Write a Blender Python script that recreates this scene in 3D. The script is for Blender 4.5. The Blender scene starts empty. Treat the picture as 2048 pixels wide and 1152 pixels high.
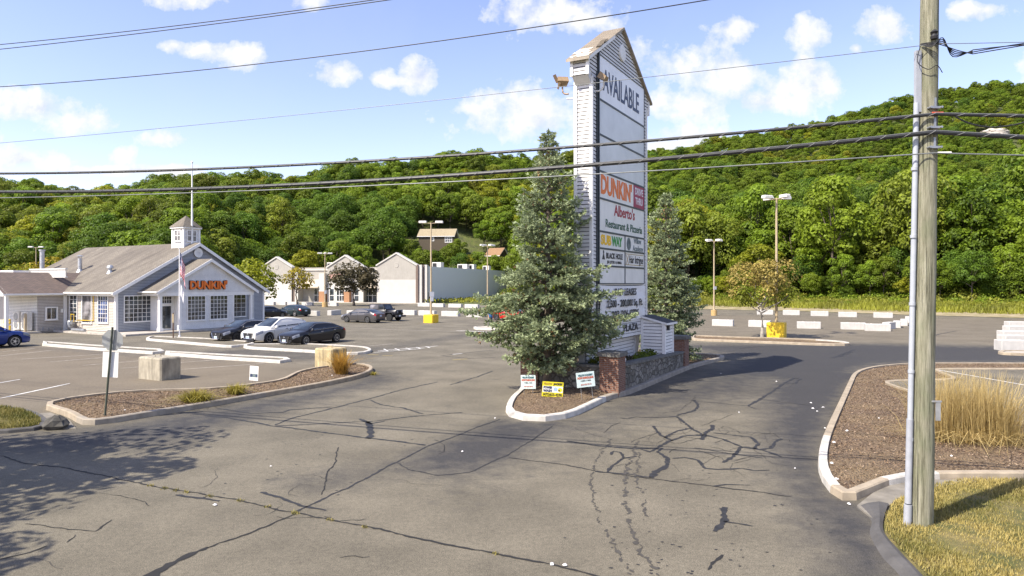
import bpy, bmesh, math, random
import numpy as np
from mathutils import Vector, Matrix
from mathutils.geometry import tessellate_polygon

random.seed(7); RNG = np.random.default_rng(7)
F, CH, HY = 1365.0, 4.0, 568.0          # focal length in photo pixels, eye height, horizon row
ROT = math.radians(60.85)               # the plaza's building grid
U = Vector((math.cos(ROT), math.sin(ROT), 0)); V = Vector((-math.sin(ROT), math.cos(ROT), 0))
scene = bpy.context.scene
COL = scene.collection

def g(px, py, z=0.0):
    """point of the level z seen at a photo pixel"""
    Y = F * (CH - z) / (py - HY)
    return Vector(((px - 1024) / F * Y, Y, z))

# ------------------------------------------------------------------ materials
MATS = {}
def nodes(name):
    m = bpy.data.materials.new(name); m.use_nodes = True
    nt = m.node_tree; b = nt.nodes['Principled BSDF']
    MATS[name] = m
    return m, nt, b
def N(nt, t, **kw):
    n = nt.nodes.new(t)
    for k, v in kw.items():
        if k.startswith('i_'): n.inputs[k[2:].replace('_', ' ')].default_value = v
        else: setattr(n, k, v)
    return n
def L(nt, a, b): nt.links.new(a, b)
def mixcol(nt, fac, a, b, mode='MIX'):
    n = nt.nodes.new('ShaderNodeMix'); n.data_type = 'RGBA'; n.blend_type = mode
    for sock, v in ((n.inputs[0], fac), (n.inputs[6], a), (n.inputs[7], b)):
        if isinstance(v, (int, float)): sock.default_value = v
        elif isinstance(v, (tuple, list)): sock.default_value = (v[0], v[1], v[2], 1)
        else: L(nt, v, sock)
    return n.outputs[2]
def math_(nt, op, a, b=None, c=None, clamp=False):
    n = nt.nodes.new('ShaderNodeMath'); n.operation = op; n.use_clamp = clamp
    for i, v in enumerate((a, b, c)):
        if v is None: continue
        if isinstance(v, (int, float)): n.inputs[i].default_value = v
        else: L(nt, v, n.inputs[i])
    return n.outputs[0]
def noise(nt, scale, detail=4, vec=None, rough=.55, kind='Object'):
    if vec is None:
        vec = nt.nodes.new('ShaderNodeTexCoord').outputs[kind]
    n = N(nt, 'ShaderNodeTexNoise'); n.inputs['Scale'].default_value = scale
    n.inputs['Detail'].default_value = detail; n.inputs['Roughness'].default_value = rough
    L(nt, vec, n.inputs['Vector'])
    return n.outputs['Fac']
def ramp(nt, fac, stops):
    n = nt.nodes.new('ShaderNodeValToRGB')
    el = n.color_ramp.elements
    while len(el) < len(stops): el.new(.5)
    for e, (p, c) in zip(el, stops):
        e.position = p; e.color = (c[0], c[1], c[2], 1) if isinstance(c, (tuple, list)) else (c, c, c, 1)
    L(nt, fac, n.inputs[0])
    return n.outputs[0]
def bump(nt, b, h, strength, dist):
    n = N(nt, 'ShaderNodeBump'); n.inputs['Strength'].default_value = strength; n.inputs['Distance'].default_value = dist
    L(nt, h, n.inputs['Height']); L(nt, n.outputs[0], b.inputs['Normal'])

def M(name, col, rough=.7, metal=0., var=.12, vs=6., bmp=0., bs=40., col2=None, lo=.35, hi=.65, spec=.5, coat=0., dirt=0., dirtcol=(.12, .1, .07)):
    if name in MATS: return MATS[name]
    m, nt, b = nodes(name)
    n = noise(nt, vs, 5)
    c2 = col2 or tuple(c * (1 - var) for c in col)
    c1 = col if col2 else tuple(min(1, c * (1 + var)) for c in col)
    c = mixcol(nt, ramp(nt, n, [(lo, 0.), (hi, 1.)]), c2, c1)
    if dirt:
        tc = nt.nodes.new('ShaderNodeTexCoord'); mp = N(nt, 'ShaderNodeMapping'); mp.inputs['Scale'].default_value = (3, 3, .6)
        L(nt, tc.outputs['Object'], mp.inputs[0])
        d = ramp(nt, noise(nt, 1.6, 6, mp.outputs[0], .65), [(.45, 0.), (.75, dirt)])
        c = mixcol(nt, d, c, dirtcol)
    L(nt, c, b.inputs['Base Color'])
    b.inputs['Roughness'].default_value = rough; b.inputs['Metallic'].default_value = metal
    b.inputs['Specular IOR Level'].default_value = spec; b.inputs['Coat Weight'].default_value = coat
    b.inputs['Coat Roughness'].default_value = .04
    if bmp: bump(nt, b, noise(nt, bs, 4), bmp, .02)
    return m

def glass(name, col=(.018, .022, .026), rough=.06):
    m, nt, b = nodes(name)
    n = ramp(nt, noise(nt, .8, 3), [(.45, 0.), (.6, 1.)])
    L(nt, mixcol(nt, n, col, tuple(c * 4 for c in col)), b.inputs['Base Color'])
    b.inputs['Roughness'].default_value = rough; b.inputs['Specular IOR Level'].default_value = .8
    return m

def wallvec(nt):
    tc = nt.nodes.new('ShaderNodeTexCoord'); s = nt.nodes.new('ShaderNodeSeparateXYZ'); L(nt, tc.outputs['Object'], s.inputs[0])
    c = nt.nodes.new('ShaderNodeCombineXYZ')
    L(nt, math_(nt, 'ADD', s.outputs[0], s.outputs[1]), c.inputs[0]); L(nt, s.outputs[2], c.inputs[1])
    return c.outputs[0]

def brick_mat(name, c1, c2, mortar, bw=.2, bh=.067, ms=.012):
    m, nt, b = nodes(name)
    t = N(nt, 'ShaderNodeTexBrick'); L(nt, wallvec(nt), t.inputs['Vector'])
    t.inputs['Scale'].default_value = 1; t.inputs['Brick Width'].default_value = bw; t.inputs['Row Height'].default_value = bh
    t.inputs['Mortar Size'].default_value = ms; t.inputs['Bias'].default_value = -.1
    for k, v in (('Color1', c1), ('Color2', c2), ('Mortar', mortar)): t.inputs[k].default_value = (*v, 1)
    c = mixcol(nt, ramp(nt, noise(nt, 5, 4), [(.35, 0.), (.7, .45)]), t.outputs[0], tuple(x * .45 for x in c1))
    L(nt, c, b.inputs['Base Color']); b.inputs['Roughness'].default_value = .9
    bump(nt, b, math_(nt, 'ADD', math_(nt, 'MULTIPLY', t.outputs['Fac'], -1.), noise(nt, 60, 3)), .6, .01)
    return m

def stone_mat(name):
    m, nt, b = nodes(name)
    mp = N(nt, 'ShaderNodeMapping'); mp.inputs['Scale'].default_value = (3.4, 5.2, 1); L(nt, wallvec(nt), mp.inputs[0])
    v1 = N(nt, 'ShaderNodeTexVoronoi', feature='DISTANCE_TO_EDGE'); v2 = N(nt, 'ShaderNodeTexVoronoi')
    for v in (v1, v2): L(nt, mp.outputs[0], v.inputs['Vector']); v.inputs['Scale'].default_value = 1
    base = ramp(nt, v2.outputs['Color'], [(.2, (.13, .115, .09)), (.5, (.22, .2, .165)), (.8, (.3, .275, .23))])
    base = mixcol(nt, ramp(nt, noise(nt, 9, 5), [(.4, 0.), (.75, .6)]), base, (.08, .08, .06))
    e = ramp(nt, v1.outputs[0], [(.0, 0.), (.09, 1.)])
    L(nt, mixcol(nt, e, (.09, .08, .065), base), b.inputs['Base Color']); b.inputs['Roughness'].default_value = .95
    bump(nt, b, math_(nt, 'ADD', e, math_(nt, 'MULTIPLY', noise(nt, 30, 4), .4)), .9, .04)
    return m

def shingle_mat(name, c1, c2, stain, row=.13, streak=.5):
    m, nt, b = nodes(name)
    uv = nt.nodes.new('ShaderNodeUVMap')
    t = N(nt, 'ShaderNodeTexBrick'); L(nt, uv.outputs[0], t.inputs['Vector'])
    t.inputs['Scale'].default_value = 1; t.inputs['Brick Width'].default_value = .3; t.inputs['Row Height'].default_value = row
    t.inputs['Mortar Size'].default_value = .012
    for k, v in (('Color1', c1), ('Color2', c2), ('Mortar', tuple(x * .45 for x in c2))): t.inputs[k].default_value = (*v, 1)
    mp = N(nt, 'ShaderNodeMapping'); mp.inputs['Scale'].default_value = (.9, .22, 1); L(nt, uv.outputs[0], mp.inputs[0])
    s = ramp(nt, noise(nt, 1.0, 6, mp.outputs[0], .6), [(.42, 0.), (.72, streak)])
    c = mixcol(nt, s, t.outputs[0], stain)
    c = mixcol(nt, ramp(nt, noise(nt, 8, 4, uv.outputs[0]), [(.4, 0.), (.7, .3)]), c, tuple(x * .6 for x in c1))
    L(nt, c, b.inputs['Base Color']); b.inputs['Roughness'].default_value = .95
    bump(nt, b, t.outputs['Fac'], -.5, .015)
    return m

def leaf_mat(name, dark, light, hue=(.3, .25, .05), huefac=.25, trans=.3, rough=.55, spec=.25):
    """foliage: face attribute 'v' runs dark to light, every tree (object random) shifts a little in hue and tone"""
    m, nt, b = nodes(name)
    at = N(nt, 'ShaderNodeAttribute', attribute_name='v')
    oi = nt.nodes.new('ShaderNodeObjectInfo')
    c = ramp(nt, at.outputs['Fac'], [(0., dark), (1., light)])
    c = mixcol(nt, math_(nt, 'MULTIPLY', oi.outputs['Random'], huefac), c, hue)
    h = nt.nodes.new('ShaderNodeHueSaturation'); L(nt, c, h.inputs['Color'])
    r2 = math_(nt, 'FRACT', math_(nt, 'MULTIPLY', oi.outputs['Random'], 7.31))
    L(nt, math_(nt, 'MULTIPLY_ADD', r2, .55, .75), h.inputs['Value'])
    L(nt, h.outputs[0], b.inputs['Base Color']); b.inputs['Roughness'].default_value = rough
    b.inputs['Specular IOR Level'].default_value = spec
    if trans:
        tr = nt.nodes.new('ShaderNodeBsdfTranslucent'); L(nt, h.outputs[0], tr.inputs[0])
        mx = nt.nodes.new('ShaderNodeMixShader'); mx.inputs[0].default_value = trans
        out = nt.nodes['Material Output']
        L(nt, b.outputs[0], mx.inputs[1]); L(nt, tr.outputs[0], mx.inputs[2]); L(nt, mx.outputs[0], out.inputs[0])
    return m

# ------------------------------------------------------------------ mesh builder
class MB:
    def __init__(s): s.v = []; s.f = []; s.m = []; s.uv = {}
    def add(s, vs, fs, mi=0):
        o = len(s.v); s.v += [tuple(v) for v in vs]
        for f in fs: s.f.append(tuple(i + o for i in f)); s.m.append(mi)
        return s
    def quad(s, a, b, c, d, mi=0, uv=None):
        if uv: s.uv[len(s.f)] = uv
        return s.add((a, b, c, d), ((0, 1, 2, 3),), mi)
    def poly(s, pts, mi=0): return s.add(pts, (tuple(range(len(pts))),), mi)
    def box(s, c, d, rz=0., mi=0, tilt=None):
        x, y, z = d[0] / 2, d[1] / 2, d[2] / 2
        R = Matrix.Rotation(rz, 3, 'Z')
        if tilt: R = R @ Matrix.Rotation(tilt[0], 3, tilt[1])
        P = [Vector(c) + R @ Vector(p) for p in ((-x, -y, -z), (x, -y, -z), (x, y, -z), (-x, y, -z), (-x, -y, z), (x, -y, z), (x, y, z), (-x, y, z))]
        return s.add(P, ((0, 3, 2, 1), (4, 5, 6, 7), (0, 1, 5, 4), (1, 2, 6, 5), (2, 3, 7, 6), (3, 0, 4, 7)), mi)
    def bbox(s, a, b, mi=0):
        return s.box([(a[i] + b[i]) / 2 for i in range(3)], [abs(b[i] - a[i]) for i in range(3)], 0, mi)
    def rbox(s, c, d, r=.03, rz=0., mi=0):
        """box with chamfered vertical and top edges"""
        x, y, z = d[0] / 2, d[1] / 2, d[2] / 2
        def ring(e, zz): 
            X, Y = x - e, y - e
            return [(-X + r, -Y, zz), (X - r, -Y, zz), (X, -Y + r, zz), (X, Y - r, zz), (X - r, Y, zz), (-X + r, Y, zz), (-X, Y - r, zz), (-X, -Y + r, zz)]
        P = ring(0, -z) + ring(0, z - r) + ring(r * .7, z)
        R = Matrix.Rotation(rz, 3, 'Z'); P = [Vector(c) + R @ Vector(p) for p in P]
        fs = [tuple(range(7, -1, -1)), tuple(range(16, 24))]
        for k in (0, 8):
            fs += [(k + i, k + (i + 1) % 8, k + 8 + (i + 1) % 8, k + 8 + i) for i in range(8)]
        return s.add(P, fs, mi)
    def cyl(s, p0, p1, r0, r1=None, n=12, mi=0, caps=True):
        p0, p1 = Vector(p0), Vector(p1); r1 = r0 if r1 is None else r1
        d = (p1 - p0); q = d.to_track_quat('Z', 'Y')
        A = [p0 + q @ Vector((r0 * math.cos(2 * math.pi * i / n), r0 * math.sin(2 * math.pi * i / n), 0)) for i in range(n)]
        B = [p1 + q @ Vector((r1 * math.cos(2 * math.pi * i / n), r1 * math.sin(2 * math.pi * i / n), 0)) for i in range(n)]
        fs = [(i, (i + 1) % n, n + (i + 1) % n, n + i) for i in range(n)]
        if caps: fs += [tuple(range(n - 1, -1, -1)), tuple(range(n, 2 * n))]
        return s.add(A + B, fs, mi)
    def tube(s, pts, r, n=8, mi=0, caps=True):
        pts = [Vector(p) for p in pts]; rr = r if isinstance(r, (list, tuple)) else [r] * len(pts)
        vs = []; up = Vector((0, 0, 1))
        for i, p in enumerate(pts):
            d = (pts[min(i + 1, len(pts) - 1)] - pts[max(i - 1, 0)]).normalized()
            u = d.cross(up)
            if u.length < 1e-3: u = d.cross(Vector((1, 0, 0)))
            u.normalize(); w = u.cross(d)
            vs += [p + (u * math.cos(2 * math.pi * k / n) + w * math.sin(2 * math.pi * k / n)) * rr[i] for k in range(n)]
        fs = []
        for i in range(len(pts) - 1):
            fs += [(i * n + k, i * n + (k + 1) % n, (i + 1) * n + (k + 1) % n, (i + 1) * n + k) for k in range(n)]
        if caps: fs += [tuple(range(n - 1, -1, -1)), tuple((len(pts) - 1) * n + k for k in range(n))]
        return s.add(vs, fs, mi)
    def prism(s, poly, z0, z1, mi=0, top=True, bottom=False, side=True):
        n = len(poly); P = [(p[0], p[1], z0) for p in poly] + [(p[0], p[1], z1) for p in poly]
        fs = [(i, (i + 1) % n, n + (i + 1) % n, n + i) for i in range(n)] if side else []
        tri = tessellate_polygon([[Vector((p[0], p[1], 0)) for p in poly]])
        if top: fs += [tuple(i + n for i in t) for t in tri]
        if bottom: fs += [t[::-1] for t in tri]
        return s.add(P, fs, mi)
    def extr(s, poly, y0, y1, mi=0):
        """polygon in (x, z) extruded along y"""
        n = len(poly); P = [(p[0], y0, p[1]) for p in poly] + [(p[0], y1, p[1]) for p in poly]
        fs = [(i, (i + 1) % n, n + (i + 1) % n, n + i) for i in range(n)]
        tri = tessellate_polygon([[Vector((p[0], p[1], 0)) for p in poly]])
        fs += [tuple(t) for t in tri] + [tuple(i + n for i in t[::-1]) for t in tri]
        return s.add(P, fs, mi)
    def lathe(s, c, prof, n=16, axis='Z', mi=0):
        vs = []
        for r, h in prof:
            for k in range(n):
                a = 2 * math.pi * k / n; p = (r * math.cos(a), r * math.sin(a), h)
                if axis == 'Y': p = (p[0], p[2], p[1])
                if axis == 'X': p = (p[2], p[0], p[1])
                vs.append(Vector(c) + Vector(p))
        fs = []
        for i in range(len(prof) - 1):
            fs += [(i * n + k, i * n + (k + 1) % n, (i + 1) * n + (k + 1) % n, (i + 1) * n + k) for k in range(n)]
        fs += [tuple(range(n - 1, -1, -1)), tuple((len(prof) - 1) * n + k for k in range(n))]
        return s.add(vs, fs, mi)
    def build(s, name, mats, parent=None, smooth=False, loc=(0, 0, 0), rz=0., fix=True, angle=40):
        me = bpy.data.meshes.new(name); me.from_pydata(s.v, [], s.f)
        mats = list(mats) if isinstance(mats, (list, tuple)) else [mats]
        if s.m and max(s.m) >= len(mats): mats.append(MATS['lap_shade'])      # shade lines between boards, painted as a dark slot colour
        for m in mats: me.materials.append(m)
        me.polygons.foreach_set('material_index', s.m)
        if s.uv:
            ul = me.uv_layers.new(name='UVMap')
            for fi, uv in s.uv.items():
                for k, li in enumerate(me.polygons[fi].loop_indices): ul.data[li].uv = uv[k]
        if fix or smooth:
            bm = bmesh.new(); bm.from_mesh(me)
            if fix: bmesh.ops.recalc_face_normals(bm, faces=bm.faces)
            if smooth:
                for f in bm.faces: f.smooth = True
                lim = math.radians(angle)
                for e in bm.edges:
                    if len(e.link_faces) == 2 and e.calc_face_angle(0) > lim: e.smooth = False
            bm.to_mesh(me); bm.free()
        me.update()
        return link(name, me, parent, loc, rz)

def link(name, me, parent=None, loc=(0, 0, 0), rz=0.):
    o = bpy.data.objects.new(name, me); COL.objects.link(o)
    o.location = loc; o.rotation_euler = (0, 0, rz)
    if parent: o.parent = parent
    return o
def tag(o, label, cat, group=None):
    o['label'] = label; o['category'] = cat
    if group: o['group'] = group
    return o
def thing(name, label, cat, loc=(0, 0, 0), rz=0., group=None):
    o = bpy.data.objects.new(name, None); COL.objects.link(o); o.empty_display_size = .3
    o.location = loc; o.rotation_euler = (0, 0, rz)
    return tag(o, label, cat, group)
def struct(o, kind='structure'): o['kind'] = kind; return o
def copy_tree(o, parent=None):
    c = o.copy(); COL.objects.link(c)
    if parent: c.parent = parent
    for ch in o.children: copy_tree(ch, c)
    return c

def text(name, s, size, mat, parent, loc, rz=0., w=None, bold=0., ext=.004, align='CENTER', spacing=1., shear=0., lean=None):
    """lettering as mesh, reading along local x, facing local -y; w squeezes it to a width"""
    cu = bpy.data.curves.new(name, 'FONT'); cu.body = s; cu.size = size; cu.align_x = align; cu.align_y = 'CENTER'
    cu.offset = bold; cu.extrude = ext; cu.space_character = spacing; cu.shear = shear; cu.resolution_u = 3
    o = bpy.data.objects.new('tmp', cu); COL.objects.link(o)
    bpy.context.view_layer.update()
    me = bpy.data.meshes.new_from_object(o.evaluated_get(bpy.context.evaluated_depsgraph_get()))
    COL.objects.unlink(o); bpy.data.objects.remove(o)
    co = np.empty(len(me.vertices) * 3); me.vertices.foreach_get('co', co); co = co.reshape(-1, 3)
    if w and len(co): co[:, 0] *= w / (co[:, 0].max() - co[:, 0].min())
    co = np.stack([co[:, 0], -co[:, 2], co[:, 1]], 1)
    me.vertices.foreach_set('co', co.ravel()); me.materials.clear(); me.materials.append(mat); me.update()
    me.name = name
    ob = link(name, me, parent, loc, rz)
    if lean: ob.rotation_euler = lean
    return ob

def leaf_mesh(name, P, Nn, size, val, mats, mi=None, aspect=.62, fold=0.):
    """many leaf-shaped faces: P centres, Nn normals, size per leaf, val the face attribute v"""
    n = len(P); Nn = Nn / (np.linalg.norm(Nn, axis=1, keepdims=True) + 1e-9)
    t = RNG.normal(size=(n, 3)); t -= (t * Nn).sum(1, keepdims=True) * Nn; t /= np.linalg.norm(t, axis=1, keepdims=True) + 1e-9
    b = np.cross(Nn, t); s = np.asarray(size).reshape(-1, 1) * np.ones((n, 1))
    vs = np.stack([P + t * s * .5, P + b * s * .5 * aspect + t * s * .08, P - t * s * .5, P - b * s * .5 * aspect + t * s * .08], 1).reshape(-1, 3)
    return quads(name, vs, val, mats, mi)
def quads(name, vs, val, mats, mi=None):
    n = len(vs) // 4
    me = bpy.data.meshes.new(name)
    me.vertices.add(n * 4); me.vertices.foreach_set('co', vs.astype(np.float32).ravel())
    me.loops.add(n * 4); me.loops.foreach_set('vertex_index', np.arange(n * 4, dtype=np.int32))
    me.polygons.add(n); me.polygons.foreach_set('loop_start', np.arange(0, n * 4, 4, dtype=np.int32))
    if hasattr(me.polygons[0], 'loop_total'):
        try: me.polygons.foreach_set('loop_total', np.full(n, 4, dtype=np.int32))
        except Exception: pass
    for m in (mats if isinstance(mats, (list, tuple)) else [mats]): me.materials.append(m)
    if mi is not None: me.polygons.foreach_set('material_index', mi.astype(np.int32))
    a = me.attributes.new('v', 'FLOAT', 'FACE'); a.data.foreach_set('value', np.clip(val, 0, 1).astype(np.float32))
    me.update(calc_edges=True)
    return me

def catmull(pts, sub=6, closed=False):
    out = []; n = len(pts)
    for i in range(n if closed else n - 1):
        p = [pts[(i + k - 1) % n] if closed else pts[max(0, min(n - 1, i + k - 1))] for k in range(4)]
        for j in range(sub):
            t = j / sub
            out.append(.5 * (2 * p[1] + (p[2] - p[0]) * t + (2 * p[0] - 5 * p[1] + 4 * p[2] - p[3]) * t * t + (3 * p[1] - p[0] - 3 * p[2] + p[3]) * t ** 3))
    if not closed: out.append(pts[-1])
    return out

# ------------------------------------------------------------------ camera, sky, sun
cam = bpy.data.cameras.new('camera'); co = bpy.data.objects.new('camera', cam); COL.objects.link(co)
co.location = (0, 0, CH); co.rotation_euler = (math.radians(90), 0, 0)
cam.sensor_width = 36; cam.lens = F / 2048 * 36; cam.shift_y = -8 / 2048; cam.clip_end = 5000; cam.clip_start = .1
scene.camera = co
AZ, EL = math.radians(35), math.radians(48.5)      # where the shadows point, and the sun's height
SUND = Vector((math.cos(AZ) * math.cos(EL), math.sin(AZ) * math.cos(EL), -math.sin(EL)))
sl = bpy.data.lights.new('sun', 'SUN'); so = bpy.data.objects.new('sun', sl); COL.objects.link(so)
sl.energy = 4.4; sl.angle = math.radians(.5); sl.color = (1, .93, .82)
so.rotation_euler = SUND.to_track_quat('-Z', 'Y').to_euler(); so.location = (-30, -20, 60)

w = bpy.data.worlds.new('World'); scene.world = w; w.use_nodes = True
nt = w.node_tree; bg = nt.nodes['Background']
sky = N(nt, 'ShaderNodeTexSky', sky_type='NISHITA', sun_disc=False, sun_elevation=EL, sun_rotation=math.atan2(-SUND.x, -SUND.y),
        air_density=1.0, dust_density=.6, ozone_density=1.6)
tc = nt.nodes.new('ShaderNodeTexCoord'); dirv = tc.outputs['Generated']
sp = nt.nodes.new('ShaderNodeSeparateXYZ'); L(nt, dirv, sp.inputs[0])
yy = math_(nt, 'MAXIMUM', sp.outputs[1], .05)
cb = nt.nodes.new('ShaderNodeCombineXYZ'); L(nt, math_(nt, 'DIVIDE', sp.outputs[0], yy), cb.inputs[0]); L(nt, math_(nt, 'DIVIDE', sp.outputs[2], yy), cb.inputs[1])
P2 = cb.outputs[0]
n1 = noise(nt, 11, 9, P2, .62); n2 = noise(nt, 34, 6, P2, .6)
CLOUDS = [(60, 215, 105, 34), (150, 245, 80, 28), (25, 195, 60, 25), (45, 318, 95, 26), (245, 312, 34, 20), (330, 278, 55, 20), (270, 340, 120, 12), 
          (400, 100, 60, 17), (470, 108, 60, 22), (345, 92, 30, 12), (675, 146, 46, 26), (838, 156, 34, 30), (765, 158, 26, 18), (800, 162, 34, 10), (370, -2, 70, 20), (620, 5, 40, 20),
          (1090, 28, 115, 40), (1180, 40, 60, 22), (1030, 30, 40, 30), (1060, 225, 125, 62), (980, 205, 60, 34), (1340, 130, 115, 55), (1440, 150, 75, 40), (1390, 215, 60, 40), (1330, 205, 60, 42), (1380, 272, 110, 26),
          (1330, 290, 120, 30), (1590, 175, 75, 44), (1650, 165, 60, 44), (1540, 205, 60, 26), (1610, 135, 30, 26), (1620, 68, 46, 36), (1475, 60, 30, 22), (1775, 58, 58, 38), (1712, 97, 18, 12), (1960, 20, 60, 20),
          (1200, 340, 90, 22), (1110, 345, 60, 16), (2150, 120, 90, 40), (-120, 260, 100, 40)]
dens = None
for (x, y, rx, ry) in CLOUDS:
    s1 = nt.nodes.new('ShaderNodeVectorMath'); s1.operation = 'SUBTRACT'; L(nt, P2, s1.inputs[0]); s1.inputs[1].default_value = ((x - 1024) / F, (HY - y) / F, 0)
    s2 = nt.nodes.new('ShaderNodeVectorMath'); s2.operation = 'MULTIPLY'; L(nt, s1.outputs[0], s2.inputs[0]); s2.inputs[1].default_value = (F / rx, F / ry, 0)
    s3 = nt.nodes.new('ShaderNodeVectorMath'); s3.operation = 'LENGTH'; L(nt, s2.outputs[0], s3.inputs[0])
    d = math_(nt, 'SUBTRACT', 1.28, s3.outputs['Value'])
    if dens is None: dens = d
    else:
        mx = nt.nodes.new('ShaderNodeMath'); mx.operation = 'SMOOTH_MAX'; mx.inputs[2].default_value = .3
        L(nt, dens, mx.inputs[0]); L(nt, d, mx.inputs[1]); dens = mx.outputs[0]
body = math_(nt, 'ADD', dens, math_(nt, 'MULTIPLY_ADD', n1, 3.8, -2.0))
body = math_(nt, 'ADD', body, math_(nt, 'MULTIPLY_ADD', n2, 1.3, -.65))
alpha = ramp(nt, math_(nt, 'MULTIPLY', body, .5), [(.03, 0.), (.14, .4), (.42, .95)])
# other clouds, all round: only soft wisps
veil = ramp(nt, noise(nt, 2.2, 6, dirv, .6), [(.5, 0.), (.85, .35)])
of = nt.nodes.new('ShaderNodeVectorMath'); of.operation = 'ADD'; L(nt, P2, of.inputs[0]); of.inputs[1].default_value = (-.012, .022, 0)
n1b = noise(nt, 11, 7, of.outputs[0], .6)
shade = ramp(nt, math_(nt, 'ADD', math_(nt, 'MULTIPLY_ADD', math_(nt, 'SUBTRACT', n1, n1b), 1.5, .5), math_(nt, 'MULTIPLY_ADD', n2, .3, -.15)), [(.2, (.68, .74, .9)), (.45, (.9, .92, .97)), (.7, (1.06, 1.04, 1.02))])
skyc = nt.nodes.new('ShaderNodeHueSaturation'); skyc.inputs['Saturation'].default_value = 1.0; L(nt, mixcol(nt, 1., sky.outputs[0], (1.17, .985, 1.07), 'MULTIPLY'), skyc.inputs['Color'])
CLOUDV = 4.15
cl = nt.nodes.new('ShaderNodeVectorMath'); cl.operation = 'SCALE'; L(nt, shade, cl.inputs[0]); cl.inputs['Scale'].default_value = CLOUDV
front = ramp(nt, sp.outputs[1], [(.05, 0.), (.2, 1.)])
skyv = mixcol(nt, math_(nt, 'MULTIPLY', veil, .5), skyc.outputs[0], (CLOUDV * .8, CLOUDV * .85, CLOUDV * .95))
skym = mixcol(nt, math_(nt, 'MULTIPLY', alpha, front), skyv, cl.outputs[0])
L(nt, skym, bg.inputs[0]); bg.inputs[1].default_value = .135
scene.view_settings.view_transform = 'Standard'; scene.view_settings.look = 'None'; scene.view_settings.gamma = 1
scene.view_settings.exposure = .95; scene.view_settings.use_curve_mapping = False
# ------------------------------------------------------------------ terrain
def tab(t):
    xs, ys = zip(*t); return lambda q: np.interp(q, xs, ys)
EDGE = tab([(-900, 604), (520, 606.5), (840, 607), (870, 608), (1000, 611), (1200, 615), (1430, 618.5), (1600, 622), (1800, 629), (2048, 636), (2900, 662)])
TREE0 = tab([(-900, 135), (300, 140), (430, 170), (520, 205), (1000, 205), (1150, 150), (1290, 130), (1430, 122), (1600, 118), (1800, 108), (2048, 97), (2900, 72)])
RIDGE = tab([(-900, 372), (0, 368), (60, 356), (130, 384), (270, 384), (330, 354), (450, 364), (520, 352), (600, 348), (680, 328), (760, 330), (850, 318), (930, 305), (1000, 312), (1100, 314),
             (1290, 308), (1400, 292), (1500, 270), (1650, 243), (1750, 214), (1850, 192), (1900, 184), (1960, 166), (2000, 164), (2048, 172), (2400, 150), (2900, 170)])
RDIST = tab([(-900, 300), (600, 300), (1000, 335), (1290, 470), (1600, 560), (2048, 620), (2900, 620)])
REXP = tab([(-900, 1.05), (900, 1.05), (1290, 1.5), (1600, 1.75), (2900, 1.75)])
def terrain(x, y):
    x = np.asarray(x, float); y = np.asarray(y, float)
    px = 1024 + F * x / np.maximum(y, 1.)
    yb = F * CH / (EDGE(px) - HY); y0 = np.maximum(TREE0(px), yb + 4); zr = RDIST(px)
    Hh = CH + (HY - RIDGE(px)) * zr / F - 11.5
    verge = 1.5 * np.clip((y - yb) / np.maximum(y0 - yb, 1) , 0, 1) * np.where(px > 1000, 1., .3)
    t = (y - y0) / (zr - y0)
    hill = Hh * np.clip(t, 0, 1) ** REXP(px) - np.clip(t - 1, 0, 9) * Hh * .25
    n = 1.2 * np.sin(x * .045 + 1.3) * np.sin(y * .05) + .8 * np.sin(x * .11 + y * .07)
    return np.where(y > yb, verge + hill + n * np.clip(t * 3, 0, 1), 0) - .02

m, nt, b = nodes('soil_mat')
c = mixcol(nt, ramp(nt, noise(nt, .25, 6), [(.4, 0.), (.62, 1.)]), (.045, .06, .016), (.085, .11, .02))
c = mixcol(nt, ramp(nt, noise(nt, 1.6, 6), [(.45, 0.), (.7, .6)]), c, (.19, .165, .06))
L(nt, c, b.inputs['Base Color']); b.inputs['Roughness'].default_value = 1
bump(nt, b, noise(nt, 3, 6), .8, .2)
gm = MB(); gm.quad((-2500, -1500, -.06), (2500, -1500, -.06), (2500, 3000, -.06), (-2500, 3000, -.06))
struct(gm.build('ground', MATS['soil_mat']))
R_ = np.linspace(-1.6, 1.6, 200); Ys = np.concatenate([np.linspace(68, 250, 92), np.linspace(255, 900, 75)])
rr, ya = np.meshgrid(R_, Ys); xa = rr * ya; za = terrain(xa, ya) - .01
me = bpy.data.meshes.new('hills'); nR, nY = len(R_), len(Ys)
me.from_pydata(np.stack([xa, ya, za], -1).reshape(-1, 3).tolist(), [], [(j * nR + i, j * nR + i + 1, (j + 1) * nR + i + 1, (j + 1) * nR + i) for j in range(nY - 1) for i in range(nR - 1)])
me.materials.append(MATS['soil_mat']); me.polygons.foreach_set('use_smooth', [True] * len(me.polygons))
struct(link('hills', me))

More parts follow.
